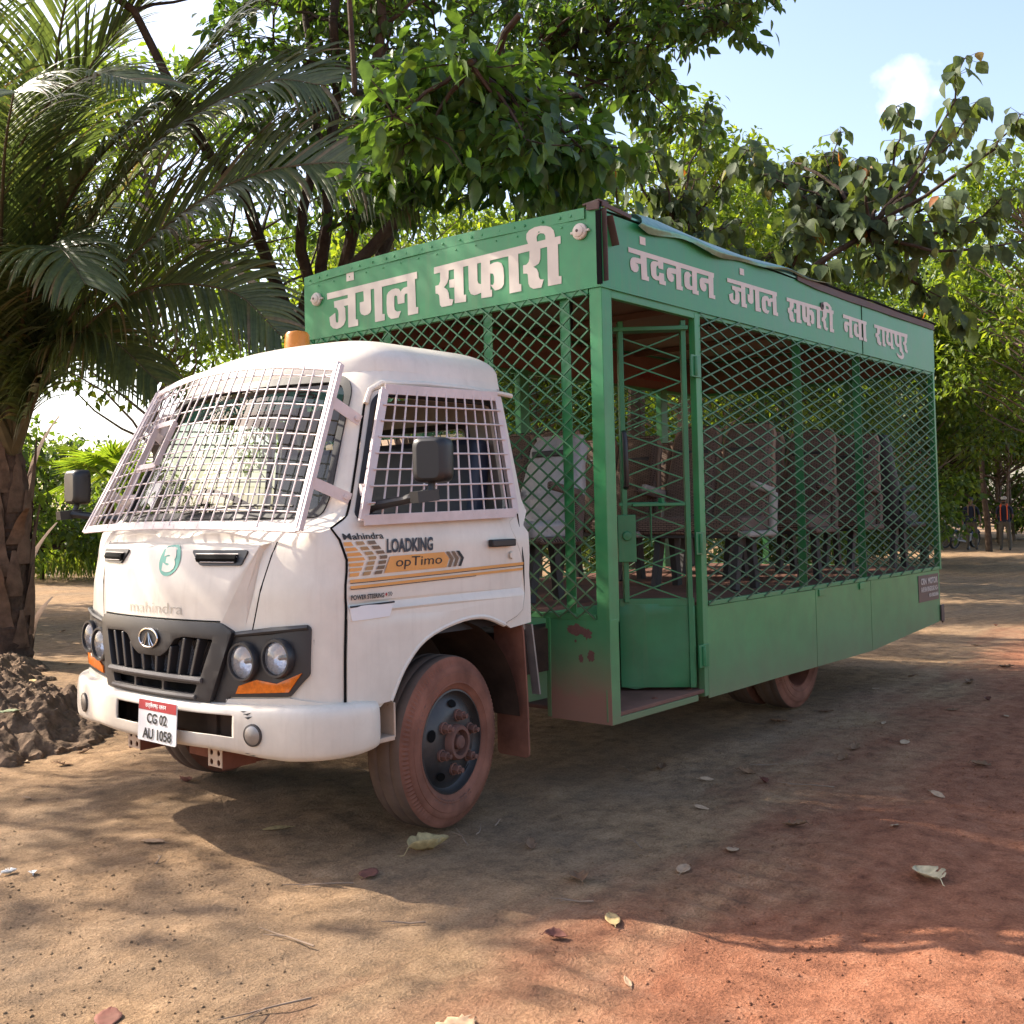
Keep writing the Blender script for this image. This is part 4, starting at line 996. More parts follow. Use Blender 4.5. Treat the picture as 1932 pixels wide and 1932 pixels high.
# sign boards
def top_front(y): return 3.222+.030*(1-(y/1.25)**2)
FB = [(-1.252, ZS)] + [(y, ZS) for y in np.linspace(-1.25, 1.25, 9)[1:-1]] + [(1.252, ZS), (1.252, top_front(1.25)-.012)] + [(y, top_front(y)-.012) for y in np.linspace(1.2, -1.2, 25)] + [(-1.252, top_front(-1.25)-.012)]
def dent(a, b, s=1.0): return .004*s*(math.sin(a*3.1+b*4)+math.sin(a*7.3-b*2.2)*.5)
fs = panel("front_sign", [FB], lambda y, z: (-.010+dent(y, z, .5), y, z), M['green_sign'], truck, res=.09, thick=.010, out=(-1, 0, 0))
SB = [(.0, ZS), (XR, ZS), (XR, ZT+.01), (.0, ZT+.02)]
for x0, x1 in ((-.018, 3.795), (3.803, XR)):
    ss = panel("side_sign", [[(x0, ZS-.004), (x1, ZS-.004), (x1, ZT-.01), (x0, ZT-.01)]], lambda x, z: (x, -W2-.008+dent(x, z, .5), z), M['green_sign'], truck, res=.12, thick=.010, out=(0, -1, 0))
    if x0 < 1: side_sign = ss
panel("side_sign", [[(0, ZS), (XR, ZS), (XR, ZT), (0, ZT)]], lambda x, z: (x, W2+.008, z), M['green_sign'], truck, res=.3, thick=.010, out=(0, 1, 0))
panel("rear_sign", [[(-1.25, ZS), (1.25, ZS), (1.25, ZT), (-1.25, ZT)]], lambda y, z: (XR+.006, y, z), M['green_sign'], truck, res=.3, thick=.010, out=(1, 0, 0))
lf = lambda y, z: (-.0135+dent(y, z, .5), y, z)
panel("sign_letters", parse(SIGN_JUNGLE), lf, M['letter'], fs, res=.06, thick=0, out=(-1, 0, 0), smooth=False)
panel("sign_letters", parse(SIGN_SAFARI), lf, M['letter'], fs, res=.06, thick=0, out=(-1, 0, 0), smooth=False)
ls = lambda x, z: (x, -W2-.0115+dent(x, z, .5), z)
for tx in (SIDE_NANDANVAN, SIDE_JUNGLE_SAFARI, SIDE_NAVA_RAIPUR):
    panel("sign_letters", parse(tx), ls, M['letter'], side_sign, res=.06, out=(0, -1, 0), smooth=False)
# folded seam with rivets along the top of the front board
sm = panel("sign_hem", [[(y, top_front(y)-.058) for y in np.linspace(-1.16, 1.25, 25)] + [(y, top_front(y)+.004) for y in np.linspace(1.25, -1.16, 25)]], lambda y, z: (-.016-.004*math.sin(y*9), y, z), M['green_sign'], fs, res=.08, thick=.004, out=(-1, 0, 0))
rv_ = MB()
for y in np.linspace(-1.08, 1.2, 22): rv_.lathe((-.017, y+.02*math.sin(y*40), top_front(y)-.030), (-1, 0, 0), [(0, .009), (.004, .007), (.005, .001)], 8)
for y in np.linspace(-1.0, 1.1, 14): rv_.lathe((-.013, y, top_front(y)-.085), (-1, 0, 0), [(0, .006), (.003, .004), (.004, .001)], 8)
rv_.build("rivet", M['green_sign'], fs)
for bx_ in (((3.799, -W2-.006, (ZS+ZT)/2), (.010, .012, ZT-ZS)), ((-.022, -W2-.006, (ZS+ZT)/2), (.012, .03, ZT-ZS-.02))):
    sg_ = MB(); sg_.box(*bx_); sg_.build("sign_joint", M['void'], fs)
for y, z in ((-1.129, 3.10), (1.112, 3.05)):
    ml = MB(); ml.lathe((-.012, y, z), (-1, 0, 0), [(0, .046), (.016, .046), (.022, .040), (.022, .034), (.030, .033), (.038, .02), (.040, .001)], 28)
    for sgn in (-1, 1): ml.bar((-.016, y+sgn*.040, z), (-.016, y+sgn*.062, z), .012, .018, up=(1, 0, 0))
    mo = ml.build("marker_lamp", M['letter'], truck)
    md = MB(); md.lathe((-.05, y, z), (-1, 0, 0), [(0, .010), (.003, .008), (.004, .001)], 10); md.lathe((-.046, y+.013, z+.013), (-1, 0, 0), [(0, .005), (.002, .001)], 8); md.lathe((-.047, y-.012, z+.010), (-1, 0, 0), [(0, .005), (.002, .001)], 8); md.build("lamp_screw", M['brownstrip'], mo)
# corner cover, roof, torn tin edge, primer strip
cc = MB(); cc.bar((.03, -1.15, top_front(1.15)+.020), (.03, -1.262, ZT+.050), .10, .012); cc.bar((-.022, -1.18, top_front(1.1)+.002), (-.022, -1.262, ZT+.018), .012, .045); cc.bar((.0, -W2-.018, ZT+.03), (.30, -W2-.016, ZT+.012), .010, .026); cc.bar((.012, -W2-.017, ZT+.01), (.016, -W2-.017, ZS+.03), .006, .045, up=(0, 1, 0))
cc.bar((.05, -W2-.018, ZT-.03), (.11, -W2-.018, ZT-.19), .006, .075, up=(0, 1, 0))
cc.build("corner_cover", M['brownstrip'], truck, smooth=False, bevel=.003)
panel("cage_roof", [[(.0, -1.262), (XR+.02, -1.262), (XR+.02, 1.262), (.0, 1.262)]], lambda x, y: (x, y, 3.218+.045*(1-(y/1.262)**2)+.003*math.sin(x*9)), M['tin'], truck, res=.15, thick=.012, out=(0, 0, 1))
def flap(u, v):
    # u along the roof edge 0..1, v from roof over the edge
    x = .33+2.75*u; w = 1-.80*u**1.6; drop = .085*w+.012*math.sin(u*23)*w
    y = -1.15-.135*min(1, v*1.3)-.012*math.sin(u*17+v*3)
    z = 3.245+.035*math.sin(u*11)*w*.5+.012 - drop*max(0, v-.35)/.65*1.25
    return (x, y-.018*math.sin(v*3.1), z)
panel("torn_roof_edge", [[(0, 0), (.03, .5), (.0, .9), (.05, 1.0), (.5, .97), (1, .9), (1, 0)]], flap, M['tin'], truck, res=.045, thick=.003, out=(0, -1, .4), angle=50)
bs = panel("roof_strip", [[(2.55, 3.190), (2.9, 3.172), (3.4, 3.165), (XR, 3.170), (XR, 3.222), (2.55, 3.222)]], lambda x, z: (x, -W2-.020, z), M['brownstrip'], truck, res=.15, thick=.004, out=(0, -1, 0))
rc = MB(); rc.tube([(x, -W2-.018, 3.232+.004*math.sin(x*5)) for x in np.linspace(2.5, XR+.02, 20)], .010, 8); rc.build("roof_trim", M['void'], truck)
hk = MB(); hk.lathe((3.0, -W2-.010, 3.06), (0, -1, 0), [(0, .028), (.004, .03), (.005, .012), (.002, .010)], 14); hk.build("torn_hole", M['brownstrip'], truck)
# linings and floor
panel("ceiling_lining", [[(.03, -1.22), (XR-.03, -1.22), (XR-.03, 1.22), (.03, 1.22)]], lambda x, y: (x, y, 3.12), M['ceiling'], truck, res=.5, thick=.01, out=(0, 0, -1))
for x in np.linspace(.6, 5.2, 6):
    cb = MB(); cb.box((x, 0, 3.09), (.04, 2.4, .05)); cb.build("ceiling_rib", M['ceiling'], truck)
for y in (-1.225, 1.232):
    panel("side_lining", [[(.03, ZS-.0), (XR-.03, ZS), (XR-.03, 3.10), (.03, 3.10)]], lambda x, z, y=y: (x, y, z), M['ceiling'], truck, res=.5, thick=.008, out=(0, -y, 0))
for x in (.03, XR-.02): panel("end_lining", [[(-1.2, ZS), (1.2, ZS), (1.2, 3.10), (-1.2, 3.10)]], lambda y, z, x=x: (x, y, z), M['ceiling'], truck, res=.5, thick=.008, out=(2.5-x, 0, 0))
ll = lambda x, z: (x, 1.2255, z)
nt = text_mesh("notice_lettering", "कृपया जगह", ll, (1.05, 2.93), (1.75, 3.03), M['redink'], truck, bold=.01)
nt = text_mesh("notice_lettering", "की बनाए रखें", ll, (1.00, 2.80), (1.80, 2.90), M['redink'], truck, bold=.01)
nt = text_mesh("notice_lettering", "EMERGENCY EXIT", ll, (4.35, 2.86), (5.3, 2.94), M['redink'], truck, bold=.02)
FL = [(.02, -.62), (1.08, -.62), (1.08, -1.22), (XR-.03, -1.22), (XR-.03, 1.22), (.02, 1.22)]
panel("cage_floor", [FL], lambda x, y: (x, y, .945), M['floor'], truck, res=.5, thick=.05, out=(0, 0, 1))
# skirts below the mesh, in three sheets, the last cut up at the tail
def sk(x0, x1, zb0, zb1):
    return panel("skirt_panel", [[(x0, zb0), (x1, zb1), (x1, ZM-.012), (x0, ZM-.012)]], lambda x, z: (x, -W2+.0+dent(x, z, .7), z), M['green_low'], truck, res=.12, thick=.008, out=(0, -1, 0))
sk(1.085, 2.717, ZK, ZK); sk(2.725, 3.815, ZK, ZK); tail = sk(3.823, XR-.06, ZK, .448)
for x in (2.721, 3.819):
    tj = MB(); tj.box((x, -W2+.010, (ZK+ZM)/2), (.010, .006, ZM-ZK-.01)); tj.build("skirt_joint", M['void'], tail)
panel("skirt_panel", [[(.0, ZK+.1), (3.8, ZK+.1), (XR-.06, .55), (XR-.06, ZM-.012), (.0, ZM-.012)]], lambda x, z: (x, W2-.0, z), M['green_low'], truck, res=.4, thick=.008, out=(0, 1, 0))
panel("skirt_panel", [[(-1.24, .5), (1.24, .5), (1.24, ZM-.012), (-1.24, ZM-.012)]], lambda y, z: (XR-.03, y, z), M['green_low'], truck, res=.4, thick=.008, out=(1, 0, 0))
for x in (2.83, 3.62):
    hl = MB(); hl.box((x, -W2-.006, ZM-.040), (.11, .010, .05)); hl.build("flap_hinge", M['green_low'], tail, bevel=.002)
cp2 = MB(); cp2.box((XR-.04, -W2-.010, .52), (.08, .012, .15)); cp2.bar((XR-.055, -W2-.006, .50), (XR+.0, -W2-.0, .44), .014, .05); cp2.build("rusty_tail_corner", M['brownstrip'], tail, bevel=.004)
npl = panel("maker_plate", [[(4.93, .655), (5.47, .655), (5.47, .892), (4.93, .892)]], lambda x, z: (x, -W2-.006, z), M['notice'], truck, res=.3, thick=.003, out=(0, -1, 0))
pf_ = lambda x, z: (x, -W2-.0105, z)
text_mesh("plate_lettering", "CRN  MOTOR", pf_, (4.985, .808), (5.43, .866), M['notice_ink'], npl, bold=.035)
text_mesh("plate_lettering", "RAIPURA RINGROAD NO-1", pf_, (4.985, .742), (5.44, .788), M['notice_ink'], npl, bold=.03)
text_mesh("plate_lettering", "MO-9300554504", pf_, (5.19, .688), (5.44, .724), M['notice_ink'], npl, bold=.03)
rng_ = random.Random(4)
def blot(cy, cz, a, b): return [(cy+a*(1+rng_.uniform(-.28, .28))*math.cos(t), cz+b*(1+rng_.uniform(-.3, .3))*math.sin(t)) for t in np.linspace(0, 2*math.pi, 26, endpoint=False)]
# boarding step with its box, the open door
panel("step_box", [[(-W2, ZK), (-.825, ZK), (-.825, ZM-.004), (-W2, ZM-.004)]], lambda y, z: (.0+dent(y*2, z*2, .6), y, z), M['green_chip'], truck, res=.08, thick=.008, out=(-1, 0, 0))
for cy, cz, a, b in ((-1.015, .862, .060, .030), (-1.10, .845, .030, .030), (-1.125, .725, .025, .030), (-1.055, .705, .014, .024), (-1.02, .80, .008, .008)):
    panel("rust_patch", [blot(cy, cz, a, b)], lambda y, z: (-.0022+dent(y*2, z*2, .6), y, z), M['brownstrip_red'], truck, res=.03, out=(-1, 0, 0), smooth=False)
sbx = MB(); sbx.box((.045, -W2+.005, (ZK+ZM)/2), (.085, .012, ZM-ZK)); sbx.box((.52, -W2+.010, ZK+.018), (.87, .02, .036)); sbx.box((.02, -.83, (ZK+ZM)/2), (.05, .03, ZM-ZK-.01)); sbx.box((.004, -W2+.03, (ZK+ZM)/2), (.010, .012, ZM-ZK-.03))
sbx.box((.55, -.635, .655), (1.03, .012, .54)); sbx.box((1.074, -.93, .64), (.012, .58, .57)); sbx.build("step_frame", M['green_low'], truck, smooth=False, bevel=.003)
stp = panel("step_board", [rnd([(.085, -W2+.005), (1.055, -W2+.005), (1.055, -.64), (.02, -.64), (.02, -1.14), (.085, -1.14)], .02)], lambda x, y: (x, y, ZK+.060), M['floor'], truck, res=.2, thick=.022, out=(0, 0, 1), bevel=.004)
for x, y in ((.16, -1.17), (.58, -1.17), (.98, -1.17)):
    bl_ = MB(); bl_.lathe((x, y, ZK+.060), (0, 0, 1), [(0, .02), (.004, .018), (.006, .007), (.010, .001)], 12); bl_.build("step_bolt", M['rustred'], stp)
st2 = MB(); st2.box((.5, -.72, .66), (.95, .17, .03)); st2.build("inner_step", M['floor'], truck, bevel=.004)
dp = MB(); dp.box((1.065, -W2+.022, (ZK+ZS)/2), (.055, .044, ZS-ZK-.03)); dp.box((1.100, -W2+.012, (ZK+ZS)/2), (.016, .022, ZS-ZK-.03)); dp.build("door_post", M['green'], truck, smooth=False, bevel=.003)
dhead = MB(); dhead.box((.58, -W2+.02, ZS-.03), (.96, .036, .04)); dhead.build("door_head", M['green'], truck, smooth=False, bevel=.003)
# door leaf: local (a along the leaf from the hinge, z)
HX, HY = .985, -W2+.030; ANG = R(129)
ca, sa_ = math.cos(ANG), math.sin(ANG); dn = Vector((-sa_, ca, 0))
if dn.y > 0: dn = -dn
DW = .46; DZ0, DZ1 = .432, 2.705
def dl(a, z, o=0.0): return Vector((HX+ca*a, HY+sa_*a, z))+dn*o
door = empty("cage_door", (HX, HY, DZ0)); door.parent = truck; door.matrix_parent_inverse = Matrix.Translation(truck.location).inverted()
df = MB()
def dbar(a0, z0, a1, z1, w, t=.03, o=0.0): df.bar(dl(a0, z0, o), dl(a1, z1, o), t, w, up=dn) if False else df.bar(dl(a0, z0, o), dl(a1, z1, o), w, t, up=dn)
dbar(.025, DZ0, .025, DZ1, .03, .055); dbar(DW-.045, .96, DW-.045, DZ1, .03, .095); dbar(0, DZ1-.05, DW, DZ1-.05, .026, .11); dbar(0, .955, DW, .955, .05, .03)
dbar(.05, 1.56, DW-.09, 1.56, .02, .15, .004)
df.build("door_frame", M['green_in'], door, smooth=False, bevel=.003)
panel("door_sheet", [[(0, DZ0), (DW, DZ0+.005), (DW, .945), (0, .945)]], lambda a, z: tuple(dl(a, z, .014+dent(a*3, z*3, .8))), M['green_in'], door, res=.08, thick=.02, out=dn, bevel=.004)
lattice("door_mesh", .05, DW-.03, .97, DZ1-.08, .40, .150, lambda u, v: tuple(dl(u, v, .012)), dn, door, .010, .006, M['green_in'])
hd = MB(); hd.tube([dl(DW-.05, 2.02, .02), dl(DW-.05, 2.0, .07), dl(DW-.052, 1.95, .085), dl(DW-.055, 1.72, .085), dl(DW-.055, 1.68, .07), dl(DW-.05, 1.66, .02)], .016, 10); hd.build("grab_handle", M['black'], door)
lb = MB(); lb.bar(dl(DW-.01, 1.565, .035), dl(.16, 1.565, .035), .022, .022); lb.bar(dl(DW-.20, 1.56, .05), dl(DW-.20, 1.30, .05), .006, .06, up=dn); lb.bar(dl(DW-.05, 1.50, .03), dl(DW-.05, 1.21, .03), .11, .10, up=dn)
lb.lathe(dl(DW-.05, 1.37, .08), dn, [(0, .03), (.02, .028), (.022, .001)], 14); lb.bar(dl(DW-.27, 1.60, .04), dl(DW-.27, 1.53, .04), .03, .03)
lb.build("bolt_and_hasp", M['green_in'], door, smooth=False, bevel=.003)
for z in (2.42, 1.315, .62):
    hg = MB(); hg.box((1.025, -W2-.004, z), (.12, .012, .14)); hg.tube([(1.012, -W2-.014, z-.06), (1.012, -W2-.014, z+.06)], .013, 8)
    hg.build("door_hinge", M['green_in'], truck, bevel=.002)
for x, y in ((.64, -1.18), (1.5, -1.1), (.95, -.35), (2.6, .3)):
    hh = MB(); hh.tube([(x-.035, y, 3.10), (x-.035, y, 2.80), (x-.02, y, 2.74), (x+.02, y, 2.74), (x+.035, y, 2.80), (x+.035, y, 3.10)], .011, 8, False)
    hh.build("hand_strap", M['black'], truck)
# ------------------------------------------------------------------ seats
def seat(x, y0, y1, face=-1, style='fabric', white=False, arm=False, n=2):
    """a bench seat for two: face -1 looks to the front"""
    fab = M['seat'] if style == 'fabric' else M['seat_dark']
    f = face; wid = (y1-y0)/n
    z0 = .945
    s = empty("seat", (x, (y0+y1)/2, z0)); s.parent = truck; s.matrix_parent_inverse = Matrix.Translation(truck.location).inverted()
    for i in range(n):
        ya, yb = y0+i*wid+.008, y0+(i+1)*wid-.008; yc = (ya+yb)/2
        zk = .9 if white else 1.0
        prof = [(.0, .50), (.03, .62), (.085, .80), (.13, 1.0), (.17, 1.13), (.185, 1.20)]
        mb = MB(); m = 14; rings = []
        for (dx, z) in prof + [(.175, 1.225)]:
            wd = (yb-ya)/2*(1.0 if z < 1.0 else (.90 if z < 1.18 else .78)); th = .095 if z < 1.0 else (.080 if z < 1.2 else .045)
            r = []
            for k in range(m):
                a = 2*math.pi*k/m; cx_, sy_ = math.cos(a), math.sin(a)
                r.append((x - f*(-.18) * 0 + (-f)*(.20+dx) + th*math.copysign(abs(cx_)**.55, cx_), yc+wd*math.copysign(abs(sy_)**.35, sy_), z0+z*zk))
            rings.append(r)
        for r in rings: mb.v += r
        for j in range(len(rings)-1):
            for k in range(m): mb.f.append((j*m+k, j*m+(k+1) % m, (j+1)*m+(k+1) % m, (j+1)*m+k)); mb.mi.append(0)
        mb.f.append(tuple(range((len(rings)-1)*m, len(rings)*m))); mb.mi.append(0)
        mb.build("backrest", fab if not white else M['sheet'], s, angle=60)
        hb = MB(); hb.box((x-f*(.20+.16)+f*.094, yc, z0+1.02 if not white else z0+.98), (.02, wid*.62, .04)); hb.build("head_band", M['seat_dark'], s, bevel=.008)
        if style == 'fabric' and not white:
            for ye in (ya, yb):
                pi_ = MB(); pi_.tube([(x-f*(.20+dx)+f*.02, ye+(.0 if z < 1.0 else (.022 if z < 1.15 else .05))*(1 if ye == ya else -1), z0+z) for dx, z in prof], .020, 6); pi_.build("piping", M['bracket_tan'], s)
        cu = MB(); cu.box((x, yc, z0+.46), (.50, yb-ya, .13)); cu.build("cushion", fab if not white else M['sheet'], s, bevel=.035)
    for yy in (y0-.005, y1+.005):
        tr = MB(); tr.bar((x+f*.26, yy, z0+.40), (x-f*.20, yy, z0+.40), .10, .045); tr.bar((x-f*.19, yy, z0+.36), (x-f*.235, yy, z0+.70), .045, .085, up=(1, 0, 0)); tr.bar((x-f*.24, yy, z0+.70), (x+f*.10, yy, z0+.755), .045, .055)
        tr.build("armrest", M['seat_trim'] if arm else fab, s, bevel=.016)
    lg = MB()
    for yy in (y0+.12, y1-.12):
        lg.bar((x+.15, yy, z0), (x+.10, yy, z0+.40), .05, .07, up=(1, 0, 0)); lg.bar((x-.17, yy, z0), (x-.08, yy, z0+.40), .05, .07, up=(1, 0, 0))
    lg.box((x, (y0+y1)/2, z0+.39), (.42, y1-y0-.1, .04)); lg.build("leg", M['seat_dark'], s, bevel=.004)
    return s
seat(2.20, -1.08, -.20, arm=True); seat(3.32, -1.08, -.20); seat(4.30, -1.08, -.20); seat(5.32, -1.08, -.20, 1, 'dark')
seat(1.55, .22, 1.10); seat(2.75, .22, 1.10); seat(3.75, .22, 1.10); seat(4.75, .22, 1.10)
seat(.66, -.44, .06, -1, 'fabric', True, n=1)

# ------------------------------------------------------------------ ground
def vnoise(x, y, seed=0):
    """value noise on arrays"""
    xi, yi = np.floor(x).astype(int), np.floor(y).astype(int); fx, fy = x-xi, y-yi
    fx, fy = fx*fx*(3-2*fx), fy*fy*(3-2*fy)
    def h(a, b):
        n = (a*374761393 + b*668265263 + seed*974711) & 0x7fffffff
        n = ((n ^ (n >> 13))*1274126177) & 0x7fffffff
        return ((n ^ (n >> 16)) & 0xffff)/65535.0
    return (h(xi, yi)*(1-fx)+h(xi+1, yi)*fx)*(1-fy)+(h(xi, yi+1)*(1-fx)+h(xi+1, yi+1)*fx)*fy
def ground_h(x, y):
    near = np.clip(1-np.hypot(x-0, y+0)/16, 0, 1)
    h = .030*(vnoise(x*.8, y*.8, 1)-.5)+.022*(vnoise(x*2.6, y*2.6, 2)-.5)
    h += near*(.014*(vnoise(x*7, y*7, 3)-.5)+.010*(vnoise(x*17, y*17, 4)-.5))
    # wheel ruts of the red track, along the truck
    tr = np.exp(-((y+3.0)/.16)**2)+np.exp(-((y+3.65)/.16)**2)
    h -= .012*tr*(.6+.8*vnoise(x*.6, y*0+3, 5)); h += .017*np.sin(x*38+6*vnoise(x*2, y*2, 6))*np.exp(-((y+3.3)/.30)**2)*(vnoise(x*.7, y*.7, 7) > .55)
    h += .011*np.sin(x*42+5*vnoise(x*2, y*2, 9))*np.exp(-((y+2.45)/.20)**2)*(vnoise(x*.6+4, y*0+2, 10) > .5)
    # flat where the tyres and the heap stand
    for wx, wy in ((-1.04, -1.0), (-1.04, 1.0), (2.9, -1.15), (2.9, 1.15)):
        h *= 1-np.exp(-((x-wx)**2+(y-wy)**2)/.12)*.8
    far = np.clip((np.hypot(x, y)-12)/30, 0, 1)
    return h*(1+far*2.0)+.18*far*(vnoise(x*.12, y*.12, 8)-.5)-.02
def axis(lo, hi, step, far, growth=1.22):
    c = list(np.arange(lo, hi, step)); a = [lo]; s = step
    while a[-1] > -far: s *= growth; a.append(a[-1]-s)
    b = [c[-1]]; s = step
    while b[-1] < far: s *= growth; b.append(b[-1]+s)
    return np.array(a[1:][::-1]+c+b[1:])
gx, gy = axis(-4.6, 4.5, .036, 900), axis(-4.3, 3.2, .036, 900)
GX, GY = np.meshgrid(gx, gy, indexing='ij'); GZ = ground_h(GX, GY)
nx, ny = GX.shape
gv = np.stack([GX, GY, GZ], -1).reshape(-1, 3)
ii, jj = np.meshgrid(np.arange(nx-1), np.arange(ny-1), indexing='ij'); q0 = (ii*ny+jj).ravel()
gf = np.stack([q0, q0+ny, q0+ny+1, q0+1], -1)
def np_mesh(name, v, f):
    me = bpy.data.meshes.new(name); v = np.asarray(v, np.float32); f = np.asarray(f, np.int32); k = f.shape[1]
    me.vertices.add(len(v)); me.vertices.foreach_set("co", v.ravel())
    me.loops.add(f.size); me.loops.foreach_set("vertex_index", f.ravel())
    me.polygons.add(len(f)); me.polygons.foreach_set("loop_start", np.arange(0, f.size, k, dtype=np.int32)); me.polygons.foreach_set("loop_total", np.full(len(f), k, np.int32))
    me.update(calc_edges=True); me.validate(); return me

def soil_mat():
    m, nt, b, out = mat_new('dry earth and red laterite'); L = nt.links
    geo = N(nt, "ShaderNodeNewGeometry"); pos = geo.outputs['Position']
    sp = N(nt, "ShaderNodeSeparateXYZ"); L.new(pos, sp.inputs[0])
    big = N(nt, "ShaderNodeTexNoise", Scale=0.75, Detail=7.0, Roughness=0.62); L.new(pos, big.inputs['Vector'])
    mp = N(nt, "ShaderNodeMapping"); mp.inputs['Scale'].default_value = (0.35, 2.6, 1); L.new(pos, mp.inputs['Vector'])
    stk = N(nt, "ShaderNodeTexNoise", Scale=1.3, Detail=6.0, Roughness=0.6); L.new(mp.outputs[0], stk.inputs['Vector'])
    # red track: y from about -1.9 outwards, ragged edge
    a = N(nt, "ShaderNodeMath", operation='MULTIPLY_ADD'); L.new(big.outputs['Fac'], a.inputs[0]); a.inputs[1].default_value = -2.3; a.inputs[2].default_value = 1.15
    a2 = N(nt, "ShaderNodeMath", operation='ADD'); L.new(sp.outputs['Y'], a2.inputs[0]); L.new(a.outputs[0], a2.inputs[1])
    a3 = N(nt, "ShaderNodeMath", operation='MULTIPLY_ADD'); L.new(stk.outputs['Fac'], a3.inputs[0]); a3.inputs[1].default_value = 1.7; a3.inputs[2].default_value = -.85
    a4 = N(nt, "ShaderNodeMath", operation='ADD'); L.new(a2.outputs[0], a4.inputs[0]); L.new(a3.outputs[0], a4.inputs[1])
    a5 = N(nt, "ShaderNodeMath", operation='MULTIPLY_ADD'); L.new(sp.outputs['X'], a5.inputs[0]); a5.inputs[1].default_value = -.10; L.new(a4.outputs[0], a5.inputs[2])
    red = N(nt, "ShaderNodeMapRange"); red.inputs['From Min'].default_value = -1.60; red.inputs['From Max'].default_value = -2.65; L.new(a5.outputs[0], red.inputs['Value'])
    fine = N(nt, "ShaderNodeTexNoise", Scale=9.0, Detail=9.0, Roughness=0.7); L.new(pos, fine.inputs['Vector'])
    grit = N(nt, "ShaderNodeTexNoise", Scale=90.0, Detail=4.0, Roughness=0.7); L.new(pos, grit.inputs['Vector'])
    tan = ramp(nt, fine.outputs['Fac'], [(0.30, (0.190, 0.128, 0.082)), (0.5, (0.385, 0.252, 0.146)), (0.70, (0.52, 0.35, 0.21))]).outputs[0]
    lat = ramp(nt, fine.outputs['Fac'], [(0.30, (0.220, 0.092, 0.056)), (0.5, (0.42, 0.178, 0.100)), (0.70, (0.52, 0.25, 0.15))]).outputs[0]
    gry = ramp(nt, big.outputs['Fac'], [(0.42, 0.0), (0.62, 0.55)]).outputs[0]
    tan = mixc(nt, gry, tan, (0.235, 0.180, 0.132))
    cc = mixc(nt, red.outputs[0], tan, lat)
    stc = ramp(nt, stk.outputs['Fac'], [(0.35, (0.82, 0.82, 0.82)), (0.68, (1.18, 1.16, 1.13))]).outputs[0]
    cc = mixc(nt, 1.0, cc, stc, 'MULTIPLY')
    grc = ramp(nt, grit.outputs['Fac'], [(0.32, (0.66, 0.64, 0.62)), (0.55, (1.0, 1.0, 1.0)), (0.75, (1.3, 1.28, 1.25))]).outputs[0]
    cc = mixc(nt, 1.0, cc, grc, 'MULTIPLY')
    L.new(cc, b.inputs['Base Color']); b.inputs['Roughness'].default_value = 0.95; b.inputs['Specular IOR Level'].default_value = 0.12
    b1 = N(nt, "ShaderNodeBump", Strength=0.8, Distance=0.06); L.new(fine.outputs['Fac'], b1.inputs['Height'])
    b2 = N(nt, "ShaderNodeBump", Strength=1.0, Distance=0.015); L.new(grit.outputs['Fac'], b2.inputs['Height']); L.new(b1.outputs[0], b2.inputs['Normal']); L.new(b2.outputs[0], b.inputs['Normal'])
    return m
M['soil'] = soil_mat()
M['mound'] = paint('dark dug soil', (0.150, 0.100, 0.066), 0.95, 0.45, scale=14, spec=0.1, bump=0.5)
ground = link_mesh("ground", np_mesh("ground", gv, gf), M['soil']); ground["kind"] = "structure"

FWD = Vector((math.sin(_yaw), math.cos(_yaw), 0)); RGT = Vector((math.cos(_yaw), -math.sin(_yaw), 0))
def walk(right, forward, z=0.0):
    """a spot on the ground so many metres ahead of and beside the photographer's feet"""
    p = Vector((CAM.x, CAM.y, 0))+FWD*forward+RGT*right; return Vector((p.x, p.y, z))

# pebbles and crumbs of earth: nobody could count them
rg = np.random.default_rng(11)
def pebbles(n, x0, x1, y0, y1, smin, smax, seed):
    r = np.random.default_rng(seed); px, py = r.uniform(x0, x1, n), r.uniform(y0, y1, n)
    keep = vnoise(px*1.3, py*1.3, 21)+.35*vnoise(px*4, py*4, 22) > r.uniform(.35, .95, n); px, py = px[keep], py[keep]; n = len(px)
    s = smin+(smax-smin)*r.uniform(0, 1, n)**4; pz = ground_h(px, py)
    base = np.array([(1, 0, 0), (-1, 0, 0), (0, 1, 0), (0, -1, 0), (0, 0, 1), (0, 0, -1)], float)
    fc = np.array([(0, 2, 4), (2, 1, 4), (1, 3, 4), (3, 0, 4), (2, 0, 5), (1, 2, 5), (3, 1, 5), (0, 3, 5)])
    ang = r.uniform(0, 6.28, n); k = r.uniform(.6, 1.4, (n, 6, 1))
    v = base[None]*k*s[:, None, None]*np.array([1.2, 1, .75]); c, sn = np.cos(ang)[:, None], np.sin(ang)[:, None]
    vx, vy = v[..., 0]*c-v[..., 1]*sn, v[..., 0]*sn+v[..., 1]*c
    V = np.stack([vx+px[:, None], vy+py[:, None], v[..., 2]+pz[:, None]+s[:, None]*.25], -1).reshape(-1, 3)
    F = (fc[None]+6*np.arange(n)[:, None, None]).reshape(-1, 3); return V, F
v1, f1 = pebbles(34000, -4.4, 3.5, -4.2, 2.5, .0016, .0085, 3)
gr_o = link_mesh("gravel", np_mesh("gravel", v1, f1), M['soil'], None, False); gr_o["kind"] = "stuff"; tag(gr_o, "crumbs of earth and small pebbles strewn over the dirt track", "gravel")

